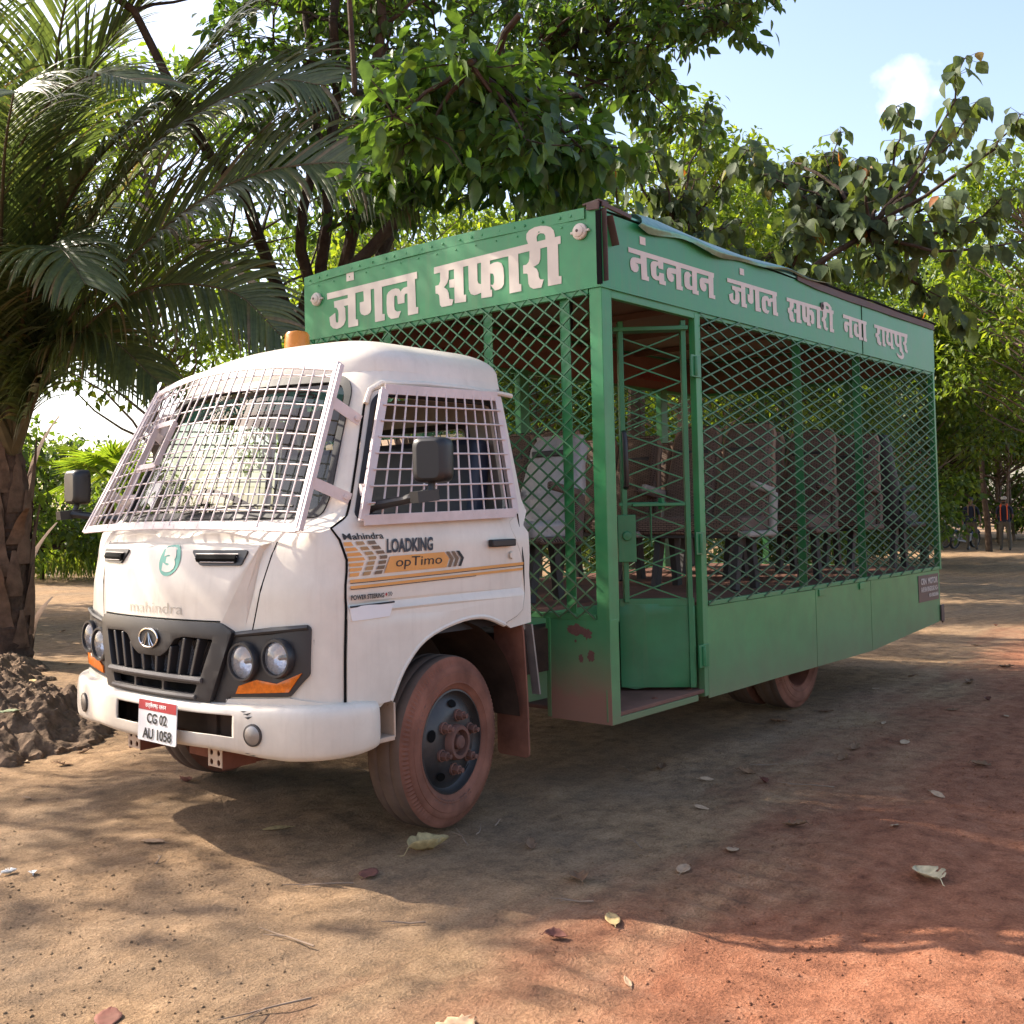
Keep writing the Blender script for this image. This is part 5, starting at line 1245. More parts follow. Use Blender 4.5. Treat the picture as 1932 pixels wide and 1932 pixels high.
# ------------------------------------------------------------------ foliage
def orient(d, n):
    d = d/np.linalg.norm(d, axis=1, keepdims=True)
    s = np.cross(d, n); s /= np.linalg.norm(s, axis=1, keepdims=True)+1e-9
    return d, s, np.cross(s, d)
def leaves(pos, d, nrm, Ln, Wd, tone, shape='near', droop=.18):
    """returns vertices, triangles, tone for many leaves at once"""
    d, s, n = orient(d, nrm); k = len(pos)
    if shape == 'near':
        t = np.array([0, .18, .42, .70, 1.0]); w = np.array([.10, .74, 1.0, .66, .0])
        V = np.zeros((k, 15, 3))
        for i in range(5):
            c = pos+d*(Ln*t[i])[:, None]-n*(Ln*droop*t[i]**2)[:, None]
            V[:, i*3] = c+s*(Wd*.5*w[i])[:, None]+n*(Wd*.13*w[i])[:, None]
            V[:, i*3+1] = c; V[:, i*3+2] = c-s*(Wd*.5*w[i])[:, None]+n*(Wd*.13*w[i])[:, None]
        f = []
        for i in range(4):
            for a in (0, 1): f += [(i*3+a, i*3+a+1, i*3+a+4), (i*3+a, i*3+a+4, i*3+a+3)]
    else:
        V = np.zeros((k, 5, 3)); V[:, 0] = pos
        m = pos+d*(Ln*.45)[:, None]; V[:, 1] = m+s*(Wd*.5)[:, None]+n*(Wd*.12)[:, None]; V[:, 2] = m-n*(Ln*.03)[:, None]; V[:, 3] = m-s*(Wd*.5)[:, None]+n*(Wd*.12)[:, None]
        V[:, 4] = pos+d*Ln[:, None]-n*(Ln*droop)[:, None]
        f = [(0, 1, 2), (0, 2, 3), (1, 4, 2), (2, 4, 3)]
    nv = V.shape[1]; F = (np.array(f)[None]+nv*np.arange(k)[:, None, None]).reshape(-1, 3)
    return V.reshape(-1, 3), F, np.repeat(tone, nv)
def leaf_obj(name, parts, mat, parent):
    V, F, T, b = [], [], [], 0
    for v, f, t in parts: V.append(v); F.append(f+b); T.append(t); b += len(v)
    me = np_mesh(name, np.concatenate(V), np.concatenate(F)); T = np.concatenate(T)
    if len(me.vertices) == len(T):
        at = me.attributes.new("tone", 'FLOAT', 'POINT'); at.data.foreach_set("value", T.astype(np.float32))
    return link_mesh(name, me, mat, parent, True, 0, 80)
def rand_dir(r, n): v = r.normal(size=(n, 3)); return v/np.linalg.norm(v, axis=1, keepdims=True)
def limb(mb, a, b, r0, r1, r, bend=.12, n=6, sides=7):
    a, b = Vector(a), Vector(b); L = (b-a).length; pts = []; o = Vector(r.normal(size=3))*L*bend
    for i in range(n+1):
        t = i/n; pts.append(a.lerp(b, t)+o*math.sin(math.pi*t)+Vector(r.normal(size=3))*L*.012*(0 < i < n))
    mb.tube(pts, [r0+(r1-r0)*(i/n) for i in range(n+1)], sides, True); return pts
M['bark'] = paint('grey brown bark', (0.060, 0.043, 0.032), 0.9, 0.45, scale=10, spec=0.15, bump=0.6)
M['bark_pale'] = paint('pale smooth bark', (0.17, 0.125, 0.095), 0.85, 0.3, scale=8, spec=0.15, bump=0.4)
M['fig'] = leaf_mat('fig leaf', [(0.0, (0.030, 0.068, 0.022)), (0.45, (0.060, 0.115, 0.030)), (0.85, (0.100, 0.165, 0.040)), (1.0, (0.14, 0.20, 0.040))], 0.42)
M['teak'] = leaf_mat('teak leaf', [(0.0, (0.045, 0.072, 0.036)), (0.6, (0.075, 0.110, 0.048)), (0.90, (0.085, 0.115, 0.036)), (0.95, (0.16, 0.155, 0.05)), (1.0, (0.26, 0.10, 0.03))], 0.34, 0.62, 0.3)
M['forest'] = leaf_mat('forest leaf', [(0.0, (0.035, 0.068, 0.020)), (0.5, (0.068, 0.115, 0.026)), (1.0, (0.14, 0.19, 0.038))], 0.48, 0.5)
M['forest_light'] = leaf_mat('light forest leaf', [(0.0, (0.055, 0.10, 0.018)), (0.5, (0.11, 0.17, 0.028)), (1.0, (0.20, 0.25, 0.045))], 0.5, 0.5)
M['palm'] = leaf_mat('palm leaflet', [(0.0, (0.055, 0.080, 0.042)), (0.6, (0.085, 0.115, 0.050)), (0.88, (0.125, 0.150, 0.055)), (0.96, (0.13, 0.12, 0.06)), (1.0, (0.17, 0.13, 0.08))], 0.30, 0.36, 0.5, (1.7, 1.75, 0.75))
M['rachis'] = paint('palm rachis', (0.075, 0.060, 0.030), 0.6, 0.3, scale=8)
M['palm_trunk'] = paint('palm trunk fibre', (0.080, 0.052, 0.040), 0.95, 0.5, scale=9, spec=0.1, bump=0.7, grime=0.4)
M['palm_boot'] = paint('dry leaf base', (0.135, 0.085, 0.060), 0.85, 0.45, scale=7, spec=0.15, bump=0.4, grime=0.4)

# --- big fig tree standing behind the truck, its boughs hanging over the cage
fig = empty("fig_tree", (1.5, 3.3, 0)); tag(fig, "large dark green fig tree behind the truck, its boughs hanging over the green cage roof", "tree")
r = np.random.default_rng(3)
def pts_of(txt): return [Vector([int(v)/100 for v in p.split()]) for p in txt.split(',')]
near, right, left = [c for c in pts_of(FIG_NEAR) if c.z > 3.78], pts_of(FIG_RIGHT), pts_of(FIG_LEFT)
tk = MB()
tk.tube([(1.5, 3.3, -.1), (1.48, 3.25, .8), (1.52, 3.1, 1.8), (1.5, 2.95, 2.7)], [.20, .16, .14, .12], 12)
fk = Vector((1.5, 2.95, 2.7))
stems = [[fk, (1.4, 2.95, 4.0), (1.62, 2.92, 5.45), (1.76, 3.36, 7.0)], [fk, (1.62, 2.8, 4.2), (1.73, 2.65, 6.74), (1.8, 2.5, 8)], [fk, (1.75, 2.4, 4.6), (1.76, 2.19, 6.48), (1.9, 2.0, 7.6)],
         [fk, (1.5, 2.3, 3.75), (1.76, 1.72, 4.29), (1.5, .9, 4.9), (1.2, .2, 5.2)], [(1.5, .9, 4.9), (.9, .35, 4.75), (.3, -.1, 4.45), (-.2, -.5, 4.2)], [(1.5, 1.6, 4.2), (.9, 1.0, 4.3), (.2, .6, 4.35), (-.4, .3, 4.2)], [(1.5, .9, 4.9), (1.5, .2, 4.7), (1.1, -.4, 4.4)], [fk, (2.2, 2.2, 4.6), (3.2, 1.5, 5.9), (4.6, .8, 6.6)], [fk, (2.3, 3.6, 3.4), (2.6, 5.2, 4.2), (2.4, 7.2, 5.5)], [fk, (1.3, 3.7, 4.6), (.6, 4.4, 6.4), (-.9, 5.0, 7.4)]]
nodes = []
for s_ in stems:
    s_ = [Vector(p) for p in s_]; sp_ = []
    for i in range(len(s_)-1):
        for t in (0, .25, .5, .75): sp_.append(s_[i].lerp(s_[i+1], t)+Vector(r.normal(size=3))*.03)
    sp_.append(s_[-1]); k_ = .05 if (s_[0]-fk).length < .1 else .014; tk.tube(sp_, [k_*(1-i/len(sp_))+.020 for i in range(len(sp_))], 9); nodes += sp_[2:]
tk.build("trunk", M['bark'], fig)
br = MB(); parts = []
extra = [Vector((.5+r.uniform(-1, 1)*2.2, 2.6+r.uniform(-1, 1)*1.8, 7.4+r.uniform(-.5, 1.0))) for _ in range(22)] + [Vector((3.4+r.uniform(-1, 1)*1.6, 2.6+r.uniform(-1, 1)*1.6, 6.9+r.uniform(-.8, .8))) for _ in range(14)]
for grp, rad, cnt, Lm, shp in ((near, .44, 96, .155, 'near'), (right, .50, 120, .125, 'near'), (left, .62, 92, .13, 'near'), (extra, .75, 80, .15, 'far')):
    for c in grp:
        nd = sorted(nodes, key=lambda p: (p-c).length)[int(r.integers(0, 5))]
        if (nd-c).length < 3.4: limb(br, nd, c, .020, .007, r, .08, 5, 5)
        C = np.array(c); nt_ = 7
        ends = C+rand_dir(r, nt_)*rad*np.array([1, 1, .75])*r.uniform(.55, 1.1, (nt_, 1))
        for e in ends: br.tube([tuple(C), tuple(C*.5+e*.5+r.normal(size=3)*.03), tuple(e)], [.006, .005, .003], 4, False)
        n = cnt; ti = r.integers(0, nt_, n); t = r.uniform(.15, 1.05, n)[:, None]
        p = C*(1-t)+ends[ti]*t+r.normal(size=(n, 3))*.05
        tw = ends[ti]-C; tw /= np.linalg.norm(tw, axis=1, keepdims=True)
        d = tw*.55+rand_dir(r, n)*.75+np.array([0, 0, -.55]); nm = rand_dir(r, n)*.55+np.array([0, 0, 1.0])
        L_ = Lm*r.uniform(.65, 1.2, n); parts.append(leaves(p, d, nm, L_, L_*r.uniform(.46, .58, n), np.clip(r.beta(1.5, 2.4, n)+(r.uniform(0, 1, n) > .99)*.4, 0, 1), shp))
br.build("branches", M['bark'], fig)
leaf_obj("crown", parts, M['fig'], fig)

# --- teak behind the cage: open limbs with big hanging leaves
teak = empty("teak_tree", (7.6, 3.4, 0)); tag(teak, "open branched tree with large drooping dusty leaves rising behind the right end of the cage", "tree")
r = np.random.default_rng(8); tk = MB()
o0 = Vector((7.2, 3.0, 3.3)); tk.tube([(7.6, 3.4, -.1), (7.5, 3.3, 1.2), (7.3, 3.1, 2.4), o0], [.15, .13, .12, .11], 10)
T_TIPS = [(9.32, -.6, 7.14), (8.7, -1.35, 6.06), (8.92, 2.13, 6.6), (8.31, 2.84, 6.21), (9.7, -.93, 5.46), (10.61, 1.72, 6.79), (7.38, 3.12, 6.28), (9.32, .23, 5.84), (9.72, -.26, 6.45), (8.55, .38, 5.09), (8.4, 1.28, 5.38), (7.72, .6, 4.46), (8.4, 2.03, 5.39), (8.37, 2.8, 5.69), (9.09, -.21, 4.88), (9.49, -.66, 5.07), (9.26, .24, 6.74), (9.72, 2.0, 6.34), (9.44, .82, 6.22), (7.63, 2.87, 5.84), (7.71, 1.34, 4.72), (8.35, .2, 4.49), (7.0, 2.4, 5.2), (6.6, 2.9, 5.0), (7.9, 1.9, 4.9), (8.9, 1.2, 5.6), (8.0, 2.5, 6.0), (9.0, .5, 5.3), (8.7, 1.6, 6.0)]
hubs = [Vector((7.4, 2.2, 4.1)), Vector((7.9, 1.2, 4.3)), Vector((7.6, 2.7, 4.7)), Vector((8.6, .4, 5.0))]
limb(tk, o0, hubs[0], .10, .07, r, .04); limb(tk, hubs[0], hubs[1], .07, .05, r, .05); limb(tk, o0, hubs[2], .08, .05, r, .05); limb(tk, hubs[1], hubs[3], .05, .035, r, .05)
parts = []
T_TIPS += [tuple(np.array(t)+r.normal(size=3)*np.array([.55, .55, .45])+np.array([-.2, .1, -.25])) for t in T_TIPS]
for tip in T_TIPS:
    tip = Vector(tip); h = min(hubs, key=lambda q: (q-tip).length)
    pts = limb(tk, h, tip, .028, .007, r, .07, 8, 6)
    for i in range(3, len(pts)):
        k = 8 if i > 5 else 4; P0 = np.array(pts[i]); n = k
        off = rand_dir(r, n)*np.array([1, 1, .35])*r.uniform(.06, .26, (n, 1)); p = P0+off
        d = off/np.linalg.norm(off, axis=1, keepdims=True)*.55+np.array([0, 0, -.85])+rand_dir(r, n)*.35; nm = off*3+rand_dir(r, n)*.5+np.array([0, 0, .5])
        L_ = .22*r.uniform(.5, 1.3, n); parts.append(leaves(p, d, nm, L_, L_*r.uniform(.62, .8, n), np.clip(r.beta(1.6, 2.0, n)+(r.uniform(0, 1, n) > .988)*.6, 0, 1), 'near', .28))
        for q in p: tk.tube([tuple(P0), tuple(q)], [.004, .003], 4, False)
tk.build("trunk", M['bark'], teak)
leaf_obj("crown", parts, M['teak'], teak)

# --- coconut palm at the left
palm = empty("coconut_palm", (.57, 6.95, 0)); tag(palm, "young coconut palm with ragged dry leaf bases, its fronds arching over the white cab", "palm tree")
r = np.random.default_rng(21)
mb = MB(); path = [Vector((.58, 6.98, -.1)), Vector((.58, 6.98, .5)), Vector((.60, 7.0, 1.2)), Vector((.60, 6.95, 1.6)), Vector((.55, 6.80, 2.45))]
pp = []; rr_ = []
for i in range(4):
    for t in np.linspace(0, 1, 10, endpoint=False):
        pp.append(path[i].lerp(path[i+1], t)); rr_.append((.27-.022*(i+t))*(1 if i < 3 else 1-.62*t*t)+.012*math.sin((i+t)*26))
mb.tube(pp, rr_, 20); mb.build("trunk", M['palm_trunk'], palm)
for k in range(44):                                   # cut leaf stalks and peeling sheaths
    a = k*2.4+r.uniform(-.3, .3); z = .08+1.9*k/44; c = Vector((.59, 6.97, z)); d = Vector((math.cos(a), math.sin(a), 0))
    ln = r.uniform(.45, .95); bt = MB(); up = Vector((0, 0, 1))
    pts = [c+d*.22, c+d*.27+up*ln*.5, c+d*(.24+.10*r.uniform(.0, 1.0)+(.25 if k % 7 == 0 else 0))+up*ln*r.uniform(.75, 1.1)]
    side = d.cross(up)
    n_ = 6; vs = []
    for i in range(n_+1):
        t = i/n_; p = pts[0]*(1-t)**2+pts[1]*2*t*(1-t)+pts[2]*t*t; w = (.085*(1-t)**1.2+.022)*(1+.15*r.uniform(-1, 1)); th = .024*(1-t)+.012
        vs += [p-side*w, p+d*th, p+side*w, p-d*th*.4]
    fs_ = []
    for i in range(n_):
        for j in range(4): fs_.append((i*4+j, i*4+(j+1) % 4, i*4+4+(j+1) % 4, i*4+4+j))
    fs_.append((n_*4, n_*4+1, n_*4+2, n_*4+3)); bt.add(vs, fs_); bt.build("leaf_base", M['palm_boot'], palm, angle=60)
def bezier(P_, n):
    P_ = [Vector(p) for p in P_]; out = []
    for i in range(n+1):
        t = i/n; q = P_[:]
        while len(q) > 1: q = [q[j].lerp(q[j+1], t) for j in range(len(q)-1)]
        out.append(q[0])
    return out
def catmull(P_, n):
    return [Vector(p) for p in _cr([tuple(p) for p in P_], n)]
def frond(ctrl, Lmax=.95, npairs=80, w=.040, lift=.25, droopk=1.0, twist=0.0, dry=0.0, roll=0.35):
    pts = catmull(ctrl, 12); m = len(pts); cum = [0]
    for i in range(1, m): cum.append(cum[-1]+(pts[i]-pts[i-1]).length)
    tot = cum[-1]
    def at(t):
        s = t*tot; i = int(np.clip(np.searchsorted(cum, s)-1, 0, m-2)); f = (s-cum[i])/(cum[i+1]-cum[i]+1e-9)
        return pts[i].lerp(pts[i+1], f), (pts[i+1]-pts[i]).normalized()
    rc_ = MB(); rc_.tube([tuple(at(t)[0]) for t in np.linspace(0, 1, 36)], [.032*(1-t)**1.1+.004+.050*max(0, 1-t*7) for t in np.linspace(0, 1, 36)], 7)
    fo = rc_.build("frond", M['rachis'], palm)
    V, F, T = [], [], []; up = Vector((0, 0, 1)); b = 0
    for k in range(npairs):
        t = .10+.89*(k+.5)/npairs; p, tg = at(t); sd = tg.cross(up)
        if sd.length < .15: sd = tg.cross(Vector((1, 0, 0)))
        sd.normalize(); un = sd.cross(tg).normalized(); sd, un = sd*math.cos(roll)-un*math.sin(roll), un*math.cos(roll)+sd*math.sin(roll)
        for sgn in (-1, 1):
            if r.uniform() < .05: continue
            L = Lmax*(.42+.62*math.sin(math.pi*min(1, t*.92+.10))**.8)*r.uniform(.86, 1.08); n_ = 7
            ln = .78+.50*t; d = (sd*sgn*(1.0-.25*t)+tg*ln+un*(lift+r.uniform(-.10, .10))).normalized()
            dr = droopk*r.uniform(.07, .17)*(1.0+.5*(sgn*twist)); q = p.copy(); ww = w*r.uniform(.8, 1.15)
            nrm0 = (un+sd*sgn*-.35).normalized(); tone = float(np.clip(r.beta(1.6, 2.3)+(r.uniform() < .05+dry)*.5, 0, 1))
            for i in range(n_+1):
                s = i/n_; wd = ww*(1.0 if s < .35 else (1-(s-.35)/.65)**.75)*(.55 if i == 0 else 1)
                wv = d.cross(nrm0); wv = wv.normalized() if wv.length > 1e-4 else sd
                nn = wv.cross(d)
                V += [q+wv*wd*.5-nn*wd*.18, q+nn*wd*.05, q-wv*wd*.5-nn*wd*.18]; T += [min(1, tone+.25*s*s)]*3
                if i < n_:
                    a = b+i*3; F += [(a, a+1, a+4), (a, a+4, a+3), (a+1, a+2, a+5), (a+1, a+5, a+4)]
                q = q+d*(L/n_); d = (d+Vector((0, 0, -1))*dr*(.4+1.6*s)).normalized()
            b += (n_+1)*3
    leaf_obj("leaflets", [(np.array([tuple(v) for v in V]), np.array(F), np.array(T))], M['palm'], fo)
CR = (.55, 6.80, 2.30)
for fi, (ctrl, Lx, n_p, w_, li, dk, dr_) in enumerate([
    ([CR, (.42, 5.44, 4.64), (.58, 3.71, 5.47), (.81, 2.68, 6.06), (.97, 1.9, 6.05)], 1.25, 110, .042, .10, 1.0, .10),
    ([CR, (.52, 5.71, 3.46), (.64, 3.42, 4.37), (.80, 1.9, 4.40), (.86, .95, 3.98)], 1.35, 124, .040, .26, 1.0, .03),
    ([CR, (.48, 5.6, 4.05), (.52, 4.1, 4.95), (.72, 2.7, 5.25), (.85, 1.9, 5.05)], 1.25, 112, .040, .15, 1.0, .04),
    ([CR, (.46, 5.7, 3.15), (.50, 4.3, 3.65), (.60, 3.0, 3.5), (.66, 2.3, 3.0)], 1.15, 96, .040, .15, 1.1, .04),
    ([CR, (.44, 5.81, 3.28), (.38, 4.68, 3.30), (.42, 3.76, 2.76)], .90, 70, .044, .0, 1.2, .06),
    ([CR, (.31, 5.88, 4.43), (.41, 5.09, 5.84), (.9, 4.17, 6.9)], 1.2, 92, .050, .15, .9, .0),
    ([CR, (-.35, 5.87, 4.47), (-.9, 4.93, 5.46), (-1.21, 3.73, 6.0), (-1.35, 2.8, 6.0)], 1.3, 56, .038, .12, 1.1, .0),
    ([CR, (-.6, 6.1, 4.2), (-1.7, 5.4, 5.1), (-2.8, 4.5, 5.0), (-3.5, 3.9, 4.4)], 1.2, 84, .042, .15, 1.0, .0),
    ([CR, (.0, 5.9, 3.7), (-.6, 4.6, 4.6), (-1.1, 3.4, 4.8), (-1.5, 2.5, 4.5)], 1.25, 78, .036, .18, 1.1, .0),
    ([CR, (-.7, 6.6, 3.6), (-1.9, 6.2, 4.1), (-3.1, 5.7, 3.7)], 1.1, 76, .048, .1, 1.1, .0),
    ([CR, (.2, 6.4, 4.8), (-.5, 5.9, 6.3), (-1.4, 5.2, 7.0), (-2.1, 4.6, 6.9)], 1.2, 60, .040, .2, .9, .0),
    ([CR, (1.1, 6.2, 4.6), (1.8, 5.2, 5.8), (2.3, 4.0, 6.0)], 1.1, 76, .046, .2, .9, .0),
    ([CR, (1.2, 7.3, 4.6), (2.2, 7.9, 5.6), (3.4, 8.4, 5.4)], 1.0, 64, .046, .2, .9, .0),
    ([CR, (.4, 7.5, 4.8), (.1, 8.4, 6.0), (-.4, 9.4, 6.0)], 1.0, 60, .046, .2, .9, .0),
    ([CR, (-.4, 7.1, 4.4), (-1.5, 7.5, 5.4), (-2.6, 8.0, 5.2)], 1.0, 64, .046, .2, .9, .0),
    ([CR, (.1, 6.2, 4.1), (-.15, 5.2, 5.1), (-.2, 4.0, 5.4), (-.15, 3.0, 5.1)], 1.25, 90, .040, .15, 1.0, .0),
    ([CR, (.25, 6.0, 3.4), (-.15, 4.9, 3.95), (-.45, 3.9, 3.85), (-.6, 3.2, 3.4)], 1.15, 90, .048, .15, 1.2, .04),
    ([CR, (-.3, 6.0, 3.3), (-1.1, 5.1, 3.9), (-1.9, 4.2, 3.9), (-2.5, 3.6, 3.4)], 1.15, 88, .048, .15, 1.2, .0),
    ([CR, (.5, 6.0, 5.0), (.2, 5.0, 6.5), (.1, 4.0, 7.2), (.2, 3.0, 7.3)], 1.25, 92, .046, .15, 1.0, .0)]):
    frond(ctrl, Lx, n_p, w_, li, dk, dry=dr_, roll=(.75, 1.0, .9, 1.0, .6)[fi] if fi < 5 else .35)

# --- heap of dug soil round the palm's foot
mx, my = np.meshgrid(np.linspace(-1.5, 1.5, 170), np.linspace(-3.1, 3.0, 300), indexing='ij')
dd = np.hypot(mx/1.3, np.where(my < 0, my/2.9, my/2.8)); hx = mx-1.45+.5*np.clip(my+.5, 0, 9); hy = my+5.0; dd = dd+.22*(vnoise(hx*1.7, hy*1.7, 36)-.5)+.16*(vnoise(hx*7, hy*7, 37)-.5)+.05*(vnoise(hx*25, hy*25, 38)-.5)
hgt = .44*np.clip(1-dd, 0, 1)**.9*(.8+.6*vnoise(hx*2, hy*2, 31))
hgt += (dd < 1.0)*(.055*vnoise(hx*5, hy*5, 32)+.050*vnoise(hx*12, hy*12, 33)+.045*vnoise(hx*27, hy*27, 34)**2+.030*vnoise(hx*55, hy*55, 35)**2)*np.clip((1.02-dd)*3.0, 0, 1)-.05*(dd >= .98)
mv = np.stack([hx, hy, hgt-.035], -1).reshape(-1, 3); a_, b_ = mx.shape
ii, jj = np.meshgrid(np.arange(a_-1), np.arange(b_-1), indexing='ij'); q0 = (ii*b_+jj).ravel()
q4 = np.stack([q0, q0+b_, q0+b_+1, q0+1], -1)
keepq = (dd.reshape(-1)[q4].min(1) < 1.0); mo_ = link_mesh("soil_heap", np_mesh("soil_heap", mv, q4[keepq]), M['mound']); tag(mo_, "heap of dark crumbly dug soil round the foot of the palm", "soil heap")

# ------------------------------------------------------------------ trees farther off
def make_tree(name, H, crown_z0, rx, nclump, perclump, Lm, mat, bark, seed, trunk_r=.11, lean=.0, weep=.3, shape='far', narrow=.5):
    r = np.random.default_rng(seed); t = empty(name, (0, 0, 0)); mb = MB()
    topz = H*.82; tp = [Vector((lean*z, .06*math.sin(z*1.3+seed), z)) for z in np.linspace(-.1, topz, 9)]
    mb.tube(tp, [trunk_r*(1-.75*i/8) for i in range(9)], 8); parts = []
    for k in range(nclump):
        z = crown_z0+(H-crown_z0)*r.uniform(0, 1)**.85; f = (z-crown_z0)/(H-crown_z0); rad = rx*(math.sin(math.pi*min(.97, max(.12, f*narrow*1.3+.25))))**.8
        a = r.uniform(0, 6.283); q = math.sqrt(r.uniform(.05, 1))*rad; c = Vector((lean*z+q*math.cos(a), q*math.sin(a), z))
        base = Vector((lean*z*.7, 0, min(topz, max(.6, z-.5-.5*q)))); limb(mb, base, c, .028, .008, r, .08, 4, 5)
        n = perclump; cr = .38+.10*rx; p = np.array(c)+rand_dir(r, n)*cr*np.array([1, 1, .75])*r.uniform(.1, 1, (n, 1))**.6
        d = (p-np.array(c))*1.0+rand_dir(r, n)*.6+np.array([0, 0, -weep]); nm = rand_dir(r, n)*.7+np.array([0, 0, 1.0])
        L_ = Lm*r.uniform(.6, 1.25, n); off = r.uniform(-.16, .16); parts.append(leaves(p, d, nm, L_, L_*r.uniform(.40, .6, n), np.clip(r.beta(1.7, 1.9, n)+off, 0, 1), shape))
    mb.build("trunk", bark, t); leaf_obj("crown", parts, mat, t); return t
def put(root, loc, rz=0, sc=1.0, label=None, group=None):
    root.location = loc; root.rotation_euler = (0, 0, rz); root.scale = (sc,)*3 if not isinstance(sc, tuple) else sc
    tag(root, label, "tree", group)
def dup(root):
    c = root.copy(); col.objects.link(c)
    for ch in root.children:
        d = ch.copy(); col.objects.link(d); d.parent = c
        for g in ch.children:
            e = g.copy(); col.objects.link(e); e.parent = d
    return c
kinds = [make_tree("leafy_tree", 8.5, 2.6, 2.5, 105, 95, .20, M['forest'], M['bark'], 41), make_tree("leafy_tree", 9.5, 3.6, 2.3, 95, 100, .18, M['forest_light'], M['bark_pale'], 42, .10, .03),
         make_tree("leafy_tree", 7.0, .9, 2.0, 100, 90, .20, M['forest'], M['bark_pale'], 43, .07, -.02), make_tree("slender_tree", 7.5, 2.9, 1.2, 55, 80, .18, M['forest_light'], M['bark_pale'], 44, .055, .04)]
bush0 = make_tree("leafy_shrub", 3.0, .25, 1.5, 55, 85, .18, M['forest'], M['bark'], 45, .05, 0, .4)
used = set()
LBL = {0: "bushy mid green tree in the wood behind the truck", 1: "tall light green tree with a pale trunk in the wood behind the truck", 2: "low dense green tree filling the wood edge behind the truck", 3: "slender pale stemmed young tree in the wood behind the truck", 4: "low leafy shrub growing under the trees behind the truck"}
GRP = {0: "bushy trees of the wood", 1: "tall light trees of the wood", 2: "low dense trees of the wood", 3: "slender young trees of the wood", 4: "shrubs under the trees"}
def plant(k, right, fwd, rz, sc, label=None, group=None):
    o = (kinds+[bush0])[k]
    if k in used: o = dup(o)
    used.add(k); put(o, walk(right, fwd), rz, sc, label or LBL[k], group or (GRP[k] if not label else None))
# right-hand side, near to far
plant(1, 3.9, 18.0, .3, .86, "yellow green tree showing between the fig boughs and the cage roof")
plant(0, 6.7, 21.5, 1.9, .98, "grey green drooping tree directly behind the teak's lower limbs")
plant(1, 13.4, 24.0, 2.2, 1.0, "bright yellow green tree at the right edge of the picture")
slim = make_tree('slim_tree', 8.8, 3.9, 1.9, 60, 90, .18, M['forest'], M['bark'], 61, .105, .012)
put(slim, walk(16.95, 34.0), .4, 1.0, 'slim dark trunked tree standing between the two men')
for k, rt, fw, rz, sc in [(1, 5.4, 20.5, 1.1, .80), (1, -4.6, 17.0, 2.9, .92), (1, -8.0, 16.5, .4, .9), (1, -1.2, 19.5, 5.0, .9), (0, 12.3, 28, .9, 1.05), (2, 20.4, 40, 1.2, 1.2), (2, 11.0, 26, 4.4, .9), (2, 13.8, 38, .3, 1.3), (2, 17.2, 49, 3.0, 1.5), (0, 20.0, 31.5, 4.1, 1.05), (2, 9.0, 30, .5, 1.1), (2, 12.2, 31, 2.5, .95), (0, 15.2, 41, 1.1, 1.15), (1, 21.5, 42, 3.3, 1.1), (2, 18.6, 44, 5.1, 1.2), (3, 16.0, 39, 2.9, 1.1), (3, 19.8, 38, .4, 1.05), (3, 21.8, 39.5, 4.4, 1.0), (2, 23.5, 46, 2.2, 1.3), (0, 25, 52, 2.8, 1.4), (0, 20, 54, .8, 1.5), (1, 15, 53, 1.8, 1.4), (2, 12, 46, 3.9, 1.4), (0, 8.4, 44, 4.8, 1.3), (2, 5.0, 34, 1.5, 1.2), (0, 3.0, 28, 3.0, 1.1), (1, .6, 31, 5.5, 1.1), (2, -1.6, 24, .9, 1.1), (0, -3.2, 26, 2.0, 1.0), (3, 22.8, 43.5, 1.3, 1.2), (3, 14.6, 36.5, 2.1, .95), (3, 18.8, 41, 3.6, 1.1), (0, -13, 21, 5.2, 1.15), (2, 1.9, 23, 4.0, .95), (2, 5.6, 25, 2.7, .9), (1, 28, 58, .5, 1.6), (2, 16.5, 58, 2.6, 1.7), (2, 22, 61, 4.2, 1.7), (2, 9, 58, 1.0, 1.7), (2, 2, 52, 3.0, 1.6)]:
    plant(k, rt, fw, rz, sc)
plant(4, -11.0, 29.0, .7, 1.35, "leafy green bush between the palm trunk and the left wing mirror")
for rt, fw, rz, sc in [(-8.2, 15.5, 2.0, 1.25), (3.2, 19.5, 2.2, .9), (6.6, 21, 3.1, .85), (9.6, 27.5, .2, 1.0), (13.0, 42, 5.0, 1.1), (20.6, 47, 1.6, 1.2), (24.4, 44, 4.0, 1.1), (16.2, 47, 2.7, 1.25), (-10.5, 36, 1.2, 1.2), (-13.4, 40, 3.4, 1.4)]:
    plant(4, rt, fw, rz, sc)
shade = make_tree('added_shade_tree', 8.2, 4.4, 2.6, 20, 50, .20, M['forest'], M['bark'], 51, .12)  # unseen tree, added to dapple the dirt and break up the windshield reflection
put(shade, Vector((-4.5, 9.0, 0)), .6, 1.0, 'airy tree added out of view left of the palm to dapple the open dirt', None)
# a far hazy line of trees across the field on the left and behind everything
for i in range(26):
    a = -34+i*4.2; k = (0, 2, 2, 0)[i % 4]
    plant(k, a*1.35, 84+9*math.sin(i*2.1), i*1.7, (.5+.12*math.sin(i*3.3)) if a < -8 else 1.7, 'small far tree in the line beyond the field at the left' if a < -8 else 'distant tall tree closing the view deep behind the wood', 'far trees beyond the field' if a < -8 else 'distant trees deep behind the wood')
